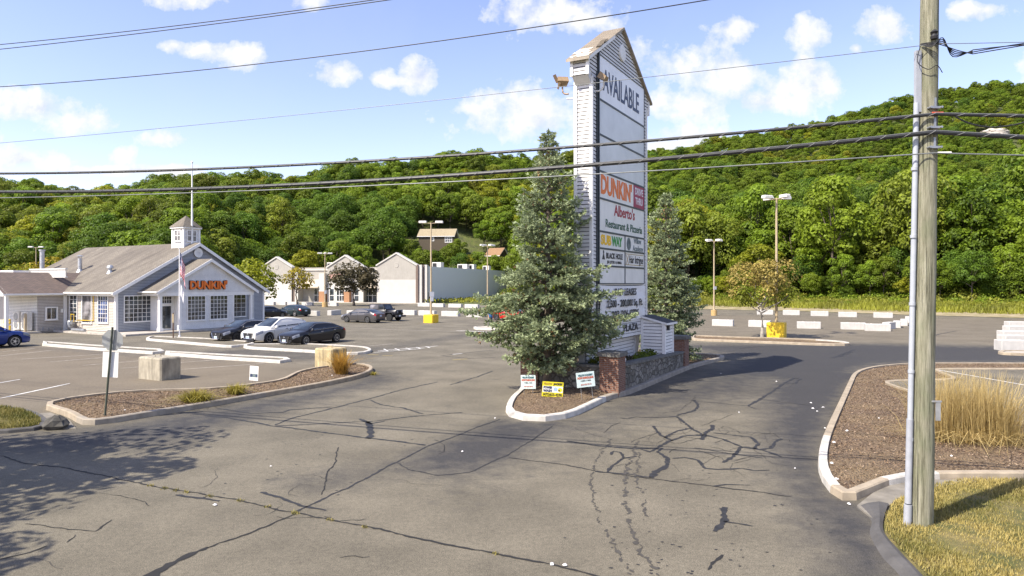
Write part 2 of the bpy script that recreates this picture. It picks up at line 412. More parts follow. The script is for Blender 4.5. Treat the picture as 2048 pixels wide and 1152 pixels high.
# ------------------------------------------------------------------ asphalt
def seg_d(x, y, pts):
    d = np.full(x.shape, 1e9)
    for a, c in zip(pts[:-1], pts[1:]):
        ax, ay, bx, by = a[0], a[1], c[0], c[1]
        L2 = (bx - ax) ** 2 + (by - ay) ** 2 + 1e-9
        t = np.clip(((x - ax) * (bx - ax) + (y - ay) * (by - ay)) / L2, 0, 1)
        d = np.minimum(d, np.hypot(x - ax - t * (bx - ax), y - ay - t * (by - ay)))
    return d
def inside(x, y, poly):
    r = np.zeros(x.shape, bool); n = len(poly)
    for i in range(n):
        x1, y1 = poly[i][:2]; x2, y2 = poly[(i + 1) % n][:2]
        c = ((y1 > y) != (y2 > y)) & (x < (x2 - x1) * (y - y1) / (y2 - y1 + 1e-12) + x1); r ^= c
    return r
def G(pts, z=0.): return [g(p[0], p[1], z) for p in pts]
def soft(x, y, pxpoly, w):
    P = G(pxpoly); d = seg_d(x, y, P + [P[0]]); ins = inside(x, y, P)
    return np.clip(.5 + np.where(ins, d, -d) / w * .5, 0, 1)

rA = np.linspace(-1.5, 1.5, 560); tA = np.linspace(0, 1, 330); yA0 = 1.0
yA = []
PXr = 1024 + F * rA
ymax = F * CH / (EDGE(PXr) - HY)
rr, tt = np.meshgrid(rA, tA)
yy_ = yA0 * (ymax / yA0)[None, :] ** (tt ** .8); yy_[yy_ < 1] = 1
xx_ = rr * (yy_ + 8 * (1 - tt) ** 2)
dark = np.zeros(xx_.shape); tan = np.zeros(xx_.shape)
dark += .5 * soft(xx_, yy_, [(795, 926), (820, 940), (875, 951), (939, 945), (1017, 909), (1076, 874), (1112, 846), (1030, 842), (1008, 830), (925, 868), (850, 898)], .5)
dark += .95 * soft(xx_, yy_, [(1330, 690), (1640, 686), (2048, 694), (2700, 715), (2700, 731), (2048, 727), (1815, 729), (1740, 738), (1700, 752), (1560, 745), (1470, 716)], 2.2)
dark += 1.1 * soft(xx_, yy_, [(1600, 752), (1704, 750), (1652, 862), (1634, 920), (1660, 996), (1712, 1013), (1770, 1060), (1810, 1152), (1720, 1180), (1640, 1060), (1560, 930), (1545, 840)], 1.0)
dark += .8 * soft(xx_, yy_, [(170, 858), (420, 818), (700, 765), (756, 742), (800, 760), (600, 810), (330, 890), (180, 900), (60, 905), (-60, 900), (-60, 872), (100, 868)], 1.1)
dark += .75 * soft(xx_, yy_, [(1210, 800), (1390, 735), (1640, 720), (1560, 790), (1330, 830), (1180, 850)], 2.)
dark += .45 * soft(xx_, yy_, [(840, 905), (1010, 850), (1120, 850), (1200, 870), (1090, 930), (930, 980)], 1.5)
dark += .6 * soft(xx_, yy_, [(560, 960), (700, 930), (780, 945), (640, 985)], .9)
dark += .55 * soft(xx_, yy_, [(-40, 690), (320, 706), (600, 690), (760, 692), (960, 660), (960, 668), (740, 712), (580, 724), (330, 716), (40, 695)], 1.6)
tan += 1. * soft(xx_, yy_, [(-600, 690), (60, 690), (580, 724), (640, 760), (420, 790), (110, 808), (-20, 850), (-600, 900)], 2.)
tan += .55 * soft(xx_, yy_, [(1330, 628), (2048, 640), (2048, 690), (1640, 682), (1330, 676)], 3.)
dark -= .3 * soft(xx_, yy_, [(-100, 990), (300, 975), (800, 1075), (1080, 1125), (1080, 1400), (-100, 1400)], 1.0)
nA = len(rA)
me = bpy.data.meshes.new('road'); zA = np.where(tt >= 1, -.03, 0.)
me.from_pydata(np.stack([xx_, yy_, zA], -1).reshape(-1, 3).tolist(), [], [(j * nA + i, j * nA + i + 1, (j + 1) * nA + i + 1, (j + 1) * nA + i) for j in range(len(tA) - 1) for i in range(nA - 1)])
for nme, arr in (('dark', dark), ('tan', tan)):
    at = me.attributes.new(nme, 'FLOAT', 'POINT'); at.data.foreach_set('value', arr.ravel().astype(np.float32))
m, nt, b = nodes('asphalt')
ad = N(nt, 'ShaderNodeAttribute', attribute_name='dark').outputs['Fac']; atn = N(nt, 'ShaderNodeAttribute', attribute_name='tan').outputs['Fac']
nb = noise(nt, .45, 6); nm = noise(nt, 2.2, 6); nf = noise(nt, 90, 2); ns = noise(nt, 34, 3)
base = mixcol(nt, ramp(nt, nb, [(.35, 0.), (.65, 1.)]), (.112, .098, .07), (.166, .145, .104))
base = mixcol(nt, math_(nt, 'MULTIPLY', atn, .55), base, (.155, .12, .078))
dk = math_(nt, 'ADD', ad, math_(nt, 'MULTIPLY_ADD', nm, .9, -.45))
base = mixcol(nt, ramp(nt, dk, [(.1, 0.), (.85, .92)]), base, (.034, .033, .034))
spk = ramp(nt, math_(nt, 'ADD', math_(nt, 'MULTIPLY', nf, .5), math_(nt, 'MULTIPLY', noise(nt, 52, 3, None, .7), .5)), [(.36, .4), (.5, 1.), (.64, 1.75)])
base = mixcol(nt, 1., base, spk, 'MULTIPLY'); base = mixcol(nt, 1., base, ramp(nt, noise(nt, 11, 7, None, .7), [(.32, .78), (.5, 1.), (.7, 1.22)]), 'MULTIPLY')
pits = ramp(nt, ns, [(.3, .55), (.42, 1.)]); base = mixcol(nt, .8, base, pits, 'MULTIPLY')
oil = ramp(nt, noise(nt, 1.1, 3), [(.66, 0.), (.78, .45)]); base = mixcol(nt, oil, base, (.05, .047, .045))
L(nt, base, b.inputs['Base Color']); b.inputs['Roughness'].default_value = .88; b.inputs['Specular IOR Level'].default_value = .35
bump(nt, b, math_(nt, 'ADD', nf, math_(nt, 'MULTIPLY', ns, .8)), .22, .008)
me.materials.append(m); me.polygons.foreach_set('use_smooth', [True] * len(me.polygons))
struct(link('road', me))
rb = MB(); rb.quad((-200, -60, -.004), (200, -60, -.004), (200, 1.05, -.004), (-200, 1.05, -.004)); struct(rb.build('road', m))

# ------------------------------------------------------------------ seams, cracks, painted lines
def ribbon(mb, pts, wd, z, jit=.25, step=.12, mi=0):
    """flat strip along ground points with a ragged edge"""
    P = []
    for a, c in zip(pts[:-1], pts[1:]):
        n = max(1, int((c - a).length / step)); P += [a.lerp(c, i / n) for i in range(n)]
    P.append(pts[-1]); n = len(P); w0, w1 = wd if isinstance(wd, tuple) else (wd, wd)
    off = 0.; vs = []
    for i, p in enumerate(P):
        d = (P[min(i + 1, n - 1)] - P[max(i - 1, 0)]).normalized(); q = Vector((-d.y, d.x, 0))
        off = off * .8 + random.gauss(0, 1) * wd_j * .3 if (wd_j := jit * .12) else 0
        ww = (w0 + (w1 - w0) * i / max(1, n - 1)) * (1 + random.uniform(-jit, jit) * 1.4)
        if i in (0, n - 1): ww *= .6
        vs += [p + q * (off + ww / 2) + Vector((0, 0, z)), p + q * (off - ww / 2) + Vector((0, 0, z))]
    mb.add(vs, [(2 * i, 2 * i + 1, 2 * i + 3, 2 * i + 2) for i in range(n - 1)], mi)
M('tar', (.02, .0195, .02), .75, var=.35, vs=8); M('crack_mat', (.016, .015, .014), .95)
tar = MB(); fine = MB(); skid = MB(); M('skid_mat', (.058, .052, .042), .9, var=.2)
for p, wd in [([(385, 828), (450, 835), (550, 852), (625, 862), (740, 877), (800, 884), (850, 891)], .11), ([(735, 843), (741, 858), (738, 878)], .34), ([(718, 838), (742, 848), (768, 842)], .2),
              ([(550, 852), (650, 847), (740, 843), (850, 831), (925, 825)], .08), ([(550, 850), (585, 837), (670, 815), (740, 797), (800, 781), (875, 764)], .1),
              ([(435, 817), (505, 827), (565, 825), (580, 820), (665, 814)], .09), ([(740, 800), (765, 810), (810, 817), (845, 828)], .09),
              ([(1134, 882), (1197, 892), (1271, 898), (1318, 896), (1341, 882), (1369, 872), (1408, 870)], .14), ([(1404, 880), (1412, 866), (1427, 858), (1424, 850)], .22),
              ([(1408, 870), (1380, 857), (1365, 843), (1353, 833), (1310, 835), (1271, 834)], .13), ([(1353, 831), (1384, 823), (1396, 812), (1390, 800)], .12),
              ([(1408, 870), (1447, 878), (1482, 894), (1466, 913), (1443, 925)], .13), ([(1482, 894), (1525, 901), (1564, 913)], .16), ([(1509, 898), (1516, 888), (1498, 874), (1462, 870), (1427, 866)], .1),
              ([(1520, 899), (1541, 897), (1549, 884), (1566, 878)], .12), ([(1314, 903), (1334, 917), (1330, 933), (1310, 944), (1302, 956)], (.12, .26)), ([(1275, 913), (1248, 917), (1212, 944)], .09), ([(1323, 896), (1314, 903)], .12),
              ([(1345, 917), (1369, 915), (1396, 921), (1412, 937), (1435, 939), (1486, 937)], .08), ([(1388, 896), (1459, 907), (1525, 917)], .05), ([(1345, 882), (1326, 873), (1314, 863), (1306, 852)], .12), ([(1330, 876), (1345, 866), (1364, 860), (1378, 857)], .12), ([(1486, 937), (1510, 941), (1538, 940)], .07), ([(1302, 956), (1270, 950), (1225, 946), (1190, 943)], .07), ([(1248, 917), (1240, 905), (1228, 903), (1225, 910)], .08), ([(1271, 834), (1255, 838), (1240, 836)], .08), ([(1427, 972), (1450, 968), (1500, 970)], .06), ([(1318, 896), (1300, 905), (1280, 898)], .09),
              ([(1453, 1015), (1448, 1035), (1433, 1064)], .2), ([(1447, 1042), (1475, 1048), (1505, 1054)], .06), ([(1588, 756), (1566, 769), (1539, 787), (1520, 799), (1496, 812)], .16), ([(1588, 756), (1600, 758), (1590, 767), (1572, 768)], .12),
              ([(1381, 801), (1440, 807), (1496, 812), (1512, 818)], .06), ([(1520, 799), (1560, 804), (1622, 811)], .06), ([(1710, 699), (1692, 706), (1665, 716)], .25), ([(1705, 704), (1680, 714)], .2),
              ([(590, 1025), (640, 1000), (700, 972), (750, 947), (800, 920), (850, 895), (925, 867), (1000, 838)], .06), ([(795, 926), (820, 940), (875, 951), (939, 945), (1017, 909), (1076, 874), (1103, 852)], .045),
              ([(350, 990), (385, 995), (440, 1002)], .09), ([(520, 985), (560, 995), (600, 1012), (650, 1022)], .08), ([(900, 770), (960, 752), (985, 742)], .09), ([(880, 712), (930, 706), (990, 700)], .16), ([(885, 712), (940, 717), (990, 715)], .12),
              ([(1480, 697), (1520, 693), (1560, 694)], .2), ([(1850, 676), (1880, 668), (1912, 662)], .25)]:
    ribbon(tar, G(p), tuple(q_ * .6 for q_ in wd) if isinstance(wd, tuple) else min(wd * .85, .05 + wd * .3), .005, .32, .09)
for p, wd, mt in [([(0, 912), (50, 927), (125, 935), (225, 955), (300, 972), (350, 980), (450, 997), (590, 1026), (665, 1040), (750, 1057), (850, 1080), (950, 1100), (1056, 1119), (1173, 1146), (1300, 1180)], .05, 0),
                  ([(590, 1028), (540, 1050), (460, 1080), (415, 1096)], .045, 0), ([(417, 1095), (385, 1108), (350, 1123), (320, 1140), (280, 1165)], (.06, .2), 0),
                  ([(1017, 916), (1134, 931), (1205, 944), (1290, 956), (1427, 972), (1583, 993)], .045, 0), ([(50, 1048), (135, 1060), (190, 1062), (225, 1040)], .03, 0), ([(0, 1118), (60, 1105), (95, 1093)], .05, 0), ([(150, 1070), (135, 1085)], .02, 0),
                  ([(675, 895), (668, 925), (655, 948), (645, 990)], .03, 0), ([(1415, 1140), (1420, 1125), (1445, 1110)], .05, 0), ([(200, 985), (270, 1000), (300, 1012)], .02, 0), ([(1205, 866), (1222, 852), (1240, 845)], .02, 0)]:
    ribbon(fine, G(p), wd * .85 if not isinstance(wd, tuple) else wd, .006, jit=.38, step=.09)
for p, wd in [([(1224, 878), (1197, 913), (1185, 944), (1185, 987), (1201, 1042), (1232, 1100), (1263, 1150)], .05), ([(1275, 882), (1253, 944), (1252, 987), (1259, 1046), (1279, 1097), (1316, 1152)], .07), ([(1279, 905), (1273, 964), (1287, 987), (1291, 1034)], .045)]:
    P = catmull(G(p), 14)
    for i in range(0, len(P) - 2, 2):
        if random.random() < .86: ribbon(skid, P[i:i + 3], wd * random.uniform(.45, 1.1), .0052 + .0003 * (i % 4), .6, .04)
# hairlines branching off the sealed cracks
for k in range(44):
    x, y = (random.gauss(1390, 85), random.gauss(890, 30)) if k < 34 else (random.uniform(20, 1000), random.uniform(880, 1140)) if k < 50 else (random.uniform(1420, 1640), random.uniform(690, 800))
    p = [(x, y)]; a_ = random.uniform(-.5, .5) + random.choice((0, math.pi))
    for j in range(random.randint(3, 7)): a_ += random.gauss(0, .5); x += math.cos(a_) * 16; y += math.sin(a_) * 7; p.append((x, max(690, y)))
    ribbon(fine if k % 3 else skid, G(p), random.uniform(.008, .02), .0058, .4, .09)
spots = MB()
for k in range(120):
    x, y = random.gauss(1400, 130), random.uniform(930, 1150)
    if random.random() < .35: x, y = random.gauss(600, 190), random.uniform(870, 1000)
    c = g(x, y, 0); r = random.uniform(.01, .032)
    spots.poly([(c.x + r * math.cos(a) * random.uniform(.7, 1.5), c.y + r * math.sin(a) * random.uniform(.6, 1.2), .0045) for a in [i * math.pi / 3.5 for i in range(7)]])
struct(tar.build('tar_seams', MATS['tar'])); struct(skid.build('skid_marks', MATS['skid_mat'])); struct(fine.build('pavement_cracks', MATS['crack_mat'])); struct(spots.build('tar_spots', MATS['tar']), 'stuff')

M('line_paint', (.62, .6, .55), .7, var=.25, vs=5); M('line_old', (.36, .32, .26), .8, var=.3, vs=4); M('yellow_paint_old', (.45, .34, .1), .8, var=.3)
lines = MB(); old = MB()
for p in [[(0, 797), (140, 767)], [(-30, 771), (40, 759)], [(1866, 744), (1940, 757), (2060, 779)]]: ribbon(lines, G(p, .0), .11, .008 if p[0][0] < 1000 else .135, .06, .4)
for p in [[(165, 731), (276, 722), (420, 710)], [(240, 737), (290, 733)], [(310, 729), (540, 712)], [(360, 739), (391, 737), (530, 727)], [(0, 712), (110, 700)], [(41, 718.5), (175, 710.5), (250, 705)], [(0, 704), (70, 697)], [(100, 724), (210, 715)],
          [(620, 694), (722, 684)], [(690, 697), (786, 687.5)], [(560, 690), (640, 682)], [(690, 655), (800, 660), (970, 665)], [(640, 650), (690, 655)]]: ribbon(old, G(p), .11, .007, .12, .4)
for p in [[(755, 702), (876, 692)], [(747, 705), (850, 697)], [(768, 698), (776, 703)], [(790, 697), (800, 701)], [(812, 696), (822, 699.5)], [(833, 694.5), (842, 698)], [(852, 693), (860, 696)],
          [(912, 661.5), (940, 662)], [(938, 662.4), (975, 664)], [(905, 709), (925, 707)]]: ribbon(lines, G(p), .13 if p[0][1] > 690 else .3, .008, .1, .3)
yl = MB()
for p in [[(735, 709), (757, 710)], [(765, 711), (785, 711.5)], [(905, 720), (935, 718)]]: ribbon(yl, G(p), .12, .0075, .2, .3)
struct(lines.build('parking_line', MATS['line_paint'])); struct(old.build('parking_line', MATS['line_old'])); struct(yl.build('parking_line', MATS['yellow_paint_old']))

# ------------------------------------------------------------------ kerbs and beds
def conc(name, c, d=.35): return M(name, c, .9, var=.16, vs=3, bmp=.3, bs=60, dirt=d, dirtcol=tuple(x * .45 for x in c))
conc('kerb_white', (.5, .47, .41), .3); conc('kerb_old', (.34, .28, .2)); conc('kerb_grey', (.3, .26, .205)); conc('concrete', (.42, .38, .32)); conc('kerb_asphalt', (.085, .08, .075))
def offset(P, d):
    """inward offset of a closed ground polygon (counter-clockwise in plan is made so first)"""
    n = len(P); out = []
    for i in range(n):
        a, b_, c = P[i - 1], P[i], P[(i + 1) % n]
        t1 = (b_ - a).normalized(); t2 = (c - b_).normalized()
        n1_ = Vector((-t1.y, t1.x, 0)); n2_ = Vector((-t2.y, t2.x, 0)); k = (n1_ + n2_)
        k = k.normalized() if k.length > 1e-4 else n1_
        out.append(b_ + k * (d / max(.45, k.dot(n1_))))
    return out
def ccw(P):
    a = sum(P[i].x * P[(i + 1) % len(P)].y - P[(i + 1) % len(P)].x * P[i].y for i in range(len(P)))
    return P if a > 0 else P[::-1]
def dense(P, step=.6):
    out = []
    for i in range(len(P)):
        a, c = P[i], P[(i + 1) % len(P)]; n = max(1, int((c - a).length / step)); out += [a.lerp(c, k / n) for k in range(n)]
    return out
def kerb(P, mats, w_=.16, h=.15, pick=None, sm=True):
    P = ccw([p.to_3d() for p in P])
    P = dense(P)
    if sm:
        for _ in range(2): P = [(P[i - 1] + P[i] * 2 + P[(i + 1) % len(P)]) / 4 for i in range(len(P))]
    mb = MB(); n = len(P); rings = [(0, -.02), (.015, h - .025), (.04, h), (w_, h), (w_, -.02)]
    Q = [offset(P, o) for o, _ in rings]
    vs = [Vector((Q[k][i].x, Q[k][i].y, rings[k][1])) for i in range(n) for k in range(5)]
    mb.v = [tuple(v) for v in vs]
    for i in range(n):
        j = (i + 1) % n; mi = pick(P[i]) if pick else 0
        for k in range(4): mb.f.append((i * 5 + k, j * 5 + k, j * 5 + k + 1, i * 5 + k + 1)); mb.m.append(mi)
    struct(mb.build('kerb', [MATS[x] for x in mats])); return offset(P, w_ - .01)
m, nt, b = nodes('mulch_mat')
mp = N(nt, 'ShaderNodeMapping'); mp.inputs['Scale'].default_value = (1, 1, 1); L(nt, nt.nodes.new('ShaderNodeTexCoord').outputs['Object'], mp.inputs[0])
vo = N(nt, 'ShaderNodeTexVoronoi'); vo.inputs['Scale'].default_value = 26; L(nt, mp.outputs[0], vo.inputs['Vector'])
c = ramp(nt, vo.outputs['Color'], [(.2, (.075, .046, .027)), (.5, (.175, .115, .065)), (.8, (.3, .21, .125))])
c = mixcol(nt, ramp(nt, noise(nt, .9, 5), [(.4, 0.), (.65, .7)]), c, (.24, .17, .09))
L(nt, c, b.inputs['Base Color']); b.inputs['Roughness'].default_value = 1; bump(nt, b, math_(nt, 'ADD', noise(nt, 22, 5), vo.outputs['Distance']), 1., .06)
def lumps(x, y): return math.sin(x * 2.3 + y * 1.1) * .5 + math.sin(x * .9 - y * 2.9 + 1) * .3 + math.sin(x * 5.1 + y * 4.3) * .2
CH_MATS = [M('chip_dark', (.065, .038, .022), 1), M('chip_mid', (.2, .13, .072), 1), M('chip_pale', (.33, .24, .16), 1)]
def scatter(P, n):
    xs = [p.x for p in P]; ys = [p.y for p in P]; out = np.empty((0, 2)); tries = 0
    while len(out) < n and tries < 60:
        q = np.stack([RNG.uniform(min(xs), max(xs), n), RNG.uniform(min(ys), max(ys), n)], 1)
        out = np.vstack([out, q[inside(q[:, 0], q[:, 1], P)]]); tries += 1
    return out[:n]
def bed(name, P, mat, h=.12, mound=.05, chips=0, size=.06, grid=.22):
    """soil of a planting bed: a fine sheet with lumps, loose chips on top"""
    xs = [p.x for p in P]; ys = [p.y for p in P]
    bm = bmesh.new(); vs = [bm.verts.new((p.x, p.y, h)) for p in P]
    for t in tessellate_polygon([[Vector((p.x, p.y, 0)) for p in P]]):
        try: bm.faces.new([vs[i] for i in t])
        except ValueError: pass
    for ax, lo, hi in ((0, min(xs), max(xs)), (1, min(ys), max(ys))):
        k = lo + grid
        while k < hi:
            nn = Vector((1, 0, 0)) if ax == 0 else Vector((0, 1, 0))
            bmesh.ops.bisect_plane(bm, geom=bm.verts[:] + bm.edges[:] + bm.faces[:], plane_co=nn * k, plane_no=nn); k += grid
    X = np.array([v.co.x for v in bm.verts]); Y_ = np.array([v.co.y for v in bm.verts]); d = np.minimum(seg_d(X, Y_, list(P) + [P[0]]), 1.2)
    for v, dd in zip(bm.verts, d): v.co.z = h - .03 + mound * min(1, dd / .8) + (.03 * lumps(v.co.x, v.co.y) + random.uniform(-.012, .012)) * min(1, dd / .2)
    me_ = bpy.data.meshes.new(name)
    bmesh.ops.recalc_face_normals(bm, faces=bm.faces)
    if sum(f.normal.z for f in bm.faces) < 0: bmesh.ops.reverse_faces(bm, faces=bm.faces)
    bm.to_mesh(me_); bm.free(); me_.materials.append(MATS[mat])
    struct(link(name, me_))
    if chips:
        q = scatter(P, chips); d = np.minimum(seg_d(q[:, 0], q[:, 1], list(P) + [P[0]]), 1.2)
        z = np.array([h - .03 + mound * min(1, dd / .8) + .03 * lumps(a, c_) * min(1, dd / .2) for (a, c_), dd in zip(q, d)]) + .006 + RNG.uniform(0, .02, len(q))
        nrm = RNG.normal(0, .55, (len(q), 3)); nrm[:, 2] = 1
        me_ = leaf_mesh('mulch_chips', np.column_stack([q, z]), nrm, RNG.uniform(.5, 1.6, len(q)) * size, RNG.random(len(q)), CH_MATS, RNG.choice(3, len(q), p=[.35, .45, .2]), aspect=.35)
        struct(link('mulch_chips', me_), 'stuff')

isl = kerb(G([(63, 816), (112, 825), (147, 838), (157, 852), (178, 856), (273, 838), (410, 816), (560, 789), (644, 774), (700, 762), (732, 754), (750, 743), (745, 736), (715, 730), (656, 737), (600, 746), (582, 754), (560, 768), (487, 777), (424, 785), (295, 786), (191, 795), (115, 804)]), ['kerb_old', 'kerb_grey'],
           .18, .17, lambda p: 1 if p.y < 24 and p.x > -13 else 0)
bed('mulch_bed', isl, 'mulch_mat', .13, .05, 9000, .055)
# the island under the tall sign
N0 = Vector((2.96, 25.44, 0))                 # corner of the sign tower, its sides along U and V
def S(a, p, z=0.): return N0 + U * a - V * p + Vector((0, 0, z))
nose = G([(1046, 781), (1020, 800), (1006, 833), (1025, 846), (1105, 849), (1140, 838), (1190, 814), (1222, 797)])
sgn = kerb(nose + [S(-.7, 1.5), S(3, 1.5), S(8.8, 1.5), S(14, 2.15), S(14.6, 1.6), S(14.4, -2.2), S(9, -2.75), S(-.6, -2.8)], ['kerb_white', 'kerb_grey'], .2, .17,
           lambda p: 1 if (p - N0).dot(U) > -2.1 and (p - N0).dot(-V) > .6 else 0)
bed('mulch_bed', sgn, 'mulch_mat', .14, .1, 5200, .055)
right = G([(1704, 753), (1720, 744), (1749, 737.5), (1815, 731.5), (1900, 730.5), (2200, 732)]) + G([(2300, 744), (1868, 743.5), (1928, 766), (1762, 768.5), (1835, 792), (1900, 815), (2010, 845), (2060, 858), (2300, 900)]) + \
    G([(2300, 962), (2048, 961.5), (1952, 960), (1865, 960), (1815, 963), (1774, 971), (1743, 986), (1712, 1013), (1685, 1010), (1655, 992), (1638, 960), (1634, 930), (1640, 894), (1653, 862)])
rb_ = kerb(right, ['kerb_old', 'kerb_white', 'kerb_grey'], .19, .16, lambda p: 1 if 13.4 < p.y < 18.7 and p.x < 8.1 else 0)
bed('mulch_bed', rb_, 'mulch_mat', .12, .05, 16000, .05)
lot = MB(); lp = G([(2300, 745.5), (1871, 745), (1932, 767.5), (1770, 770), (1840, 791), (1905, 814), (2015, 844), (2065, 857), (2300, 899)]); lot.prism(lp, .0, .127); struct(lot.build('parking_bay', MATS['asphalt']))
li = kerb(G([(1380, 673), (1460, 676.5), (1600, 680.5), (1690, 686), (1706, 689), (1700, 693), (1640, 691.5), (1500, 686), (1380, 681.5)]), ['kerb_old', 'kerb_white'], .3, .15, lambda p: 1 if p.x > 21.5 else 0)
bed('mulch_bed', li, 'mulch_mat', .1, .02, 0)
kb = kerb(G([(1993, 704.5), (2200, 707), (2200, 715), (1996, 710.5)]), ['kerb_old'], .25, .15); bed('parking_island', kb, 'concrete', .13, 0., 0, grid=2.)
for pts, mt in (([(86, 686), (200, 694.5), (322, 702), (330, 706), (305, 709), (190, 701), (84, 692)], 'kerb_white'), ([(331, 706), (450, 713), (575, 719.5), (582, 723), (560, 727), (440, 719.5), (329, 711)], 'kerb_white')):
    q = kerb(G(pts), [mt], .25, .15, sm=False); bed('parking_island', q, 'asphalt', .13, 0., 0, grid=1.5)
for pts in ([(288, 681), (300, 675), (420, 680), (505, 686.5), (515, 690), (462, 696.5)], [(486, 698), (486, 691.5), (612, 690.5), (700, 695), (733, 697), (747, 703), (738, 709), (694, 711), (627, 706)]):
    q = kerb(G(pts), ['kerb_white'], .2, .15); bed('parking_island', q, 'asphalt', .125, .01, 0, grid=1.)
wa = kerb(G([(945, 655.5), (1010, 656), (1010, 661), (950, 660)]), ['kerb_white'], .25, .15); bed('parking_island', wa, 'concrete', .13, 0, 0, grid=2.)
# verge grass: near corner right, patch left
m, nt, b = nodes('lawn_mat')
c = mixcol(nt, ramp(nt, noise(nt, 1.3, 5), [(.42, 0.), (.62, 1.)]), (.09, .1, .02), (.25, .2, .07))
c = mixcol(nt, ramp(nt, noise(nt, 40, 3), [(.4, 0.), (.65, .5)]), c, (.12, .09, .04))
L(nt, c, b.inputs['Base Color']); b.inputs['Roughness'].default_value = 1; bump(nt, b, noise(nt, 45, 4), 1., .04)
leaf_mat('grass_blade', (.065, .08, .012), (.36, .285, .09), huefac=0, trans=.25)
def blades(name, P, n, h0, h1, z, mat, width=.012, lean=.5, tone=None):
    q = scatter(P, n) if not isinstance(P, np.ndarray) else P; n = len(q)
    hh = RNG.uniform(h0, h1, n); an = RNG.uniform(0, 2 * np.pi, n); ln = RNG.uniform(.1, lean, n)
    zz = np.array([z(a, c_) for a, c_ in q]) if callable(z) else np.full(n, z)
    p0 = np.column_stack([q, zz - .01]); dr = np.column_stack([np.cos(an), np.sin(an), np.zeros(n)]); sd = np.column_stack([-np.sin(an + RNG.normal(0, .6, n)), np.cos(an), np.zeros(n)]) * width
    tip = p0 + dr * (hh * ln)[:, None] + np.array([0, 0, 1.]) * (hh * np.sqrt(1 - ln ** 2 * .5))[:, None]
    vs = np.stack([p0 - sd, p0 + sd, tip + sd * .25, tip - sd * .25], 1).reshape(-1, 3)
    v = RNG.random(n) * .5 + (np.array([tone(a, c_) for a, c_ in q]) if tone else .25)
    return quads(name, vs, v, MATS[mat])
gr = G([(1929, 964.5), (1863, 977), (1812, 993), (1780, 1015), (1767, 1049), (1768, 1073), (1798, 1110), (1845, 1160), (1950, 1300), (2700, 1500), (2700, 966)])
bed('verge', ccw(gr), 'lawn_mat', .05, .08, 0, grid=.3)
gtone = lambda a, c_: .5 + .45 * math.sin(a * 1.7 + 2 * math.sin(c_ * 1.3)) * math.sin(c_ * 1.9 + .5)
ingr = [p for p in G([(1929, 966), (1865, 979), (1815, 995), (1784, 1016), (1770, 1049), (1771, 1072), (1800, 1108), (1850, 1155), (1950, 1300), (2250, 1300), (2250, 968)])]
struct(link('grass', blades('grass', ccw(ingr), 42000, .025, .075, lambda a, c_: .09, 'grass_blade', .007, .8, gtone)), 'stuff')
bermR = MB(); bp = catmull(G([(1712, 1014), (1742, 1040), (1740, 1069), (1765, 1114), (1796, 1147), (1850, 1215)]), 6)
bo = catmull(G([(1777, 1012), (1767, 1046), (1770, 1073), (1801, 1110), (1847, 1160), (1930, 1260)]), 6)
for i in range(len(bp) - 1):
    for (t0, h0), (t1, h1) in (((0, 0), (.35, .07)), ((.35, .07), (.7, .09)), ((.7, .09), (1, .05))):
        bermR.quad(*[bp[k].lerp(bo[k], t) + Vector((0, 0, h)) for k, t, h in ((i, t0, h0), (i + 1, t0, h0), (i + 1, t1, h1), (i, t1, h1))])
struct(bermR.build('kerb', MATS['kerb_asphalt'], smooth=True))
ap = MB(); ap.prism(ccw(G([(1714, 1014), (1745, 989), (1776, 974), (1815, 965.5), (1865, 962), (1960, 962), (1960, 966), (1863, 977), (1812, 993), (1778, 1014), (1745, 1040)])), 0, .03); struct(ap.build('gutter', M('gutter_mat', (.2, .18, .145), .95, var=.2, vs=3, dirt=.4)))
gl = G([(-300, 808), (-60, 812), (40, 819), (78, 829), (98, 842), (104, 856), (84, 864), (30, 867), (-60, 871), (-300, 885)])
k2 = kerb(gl, ['kerb_asphalt'], .2, .1); bed('verge', k2, 'lawn_mat', .08, .08, 0, grid=.3)
gl2 = [p for p in ccw(k2)]
struct(link('grass', blades('grass', gl2, 26000, .04, .11, lambda a, c_: .11, 'grass_blade', .011, .7, lambda a, c_: .35 * (.5 + .5 * math.sin(a * 2.1) * math.cos(c_ * 1.7)) - .05)), 'stuff')
sc = MB(); sc.prism(ccw(G([(108, 858), (100, 842), (78, 828), (100, 826), (140, 842), (152, 858)])), 0, .02); struct(sc.build('gutter', MATS['gutter_mat']))
# weeds along the seam
wd = [g(x + random.gauss(0, 4), y + random.gauss(0, 1.5)) for x, y in [(300, 972), (330, 977), (352, 981), (372, 985), (420, 992), (480, 1002), (535, 1014), (588, 1026), (592, 1027), (662, 1041), (730, 1055), (990, 1108)] for _ in range(26)]
struct(link('weeds', blades('weeds', np.array([(p.x, p.y) for p in wd]), 0, .02, .06, 0., 'grass_blade', .012, .9, lambda a, c_: .3)), 'stuff')
# verge at the far edge of the lot: dry strip, grass
rq = np.linspace(990, 2800, 260); strips = MB(); PZ = []
for pxq in rq:
    yb = F * CH / (EDGE(pxq) - HY); PZ.append([Vector(((pxq - 1024) / F * y, y, float(terrain((pxq - 1024) / F * y, y)) + .05)) for y in (yb - .5, yb + 4.2 + math.sin(pxq * .05) * 1., yb + 11)])
for a, c_ in zip(PZ[:-1], PZ[1:]): strips.quad(a[0], c_[0], c_[1], a[1], 0); strips.quad(a[1], c_[1], c_[2], a[2], 1)
M('dry_verge', (.33, .27, .17), 1, col2=(.2, .17, .07), vs=.8, bmp=.5); M('green_verge', (.2, .21, .04), 1, col2=(.3, .26, .08), vs=.6, bmp=.5)
struct(strips.build('verge', [MATS['dry_verge'], MATS['green_verge']]))
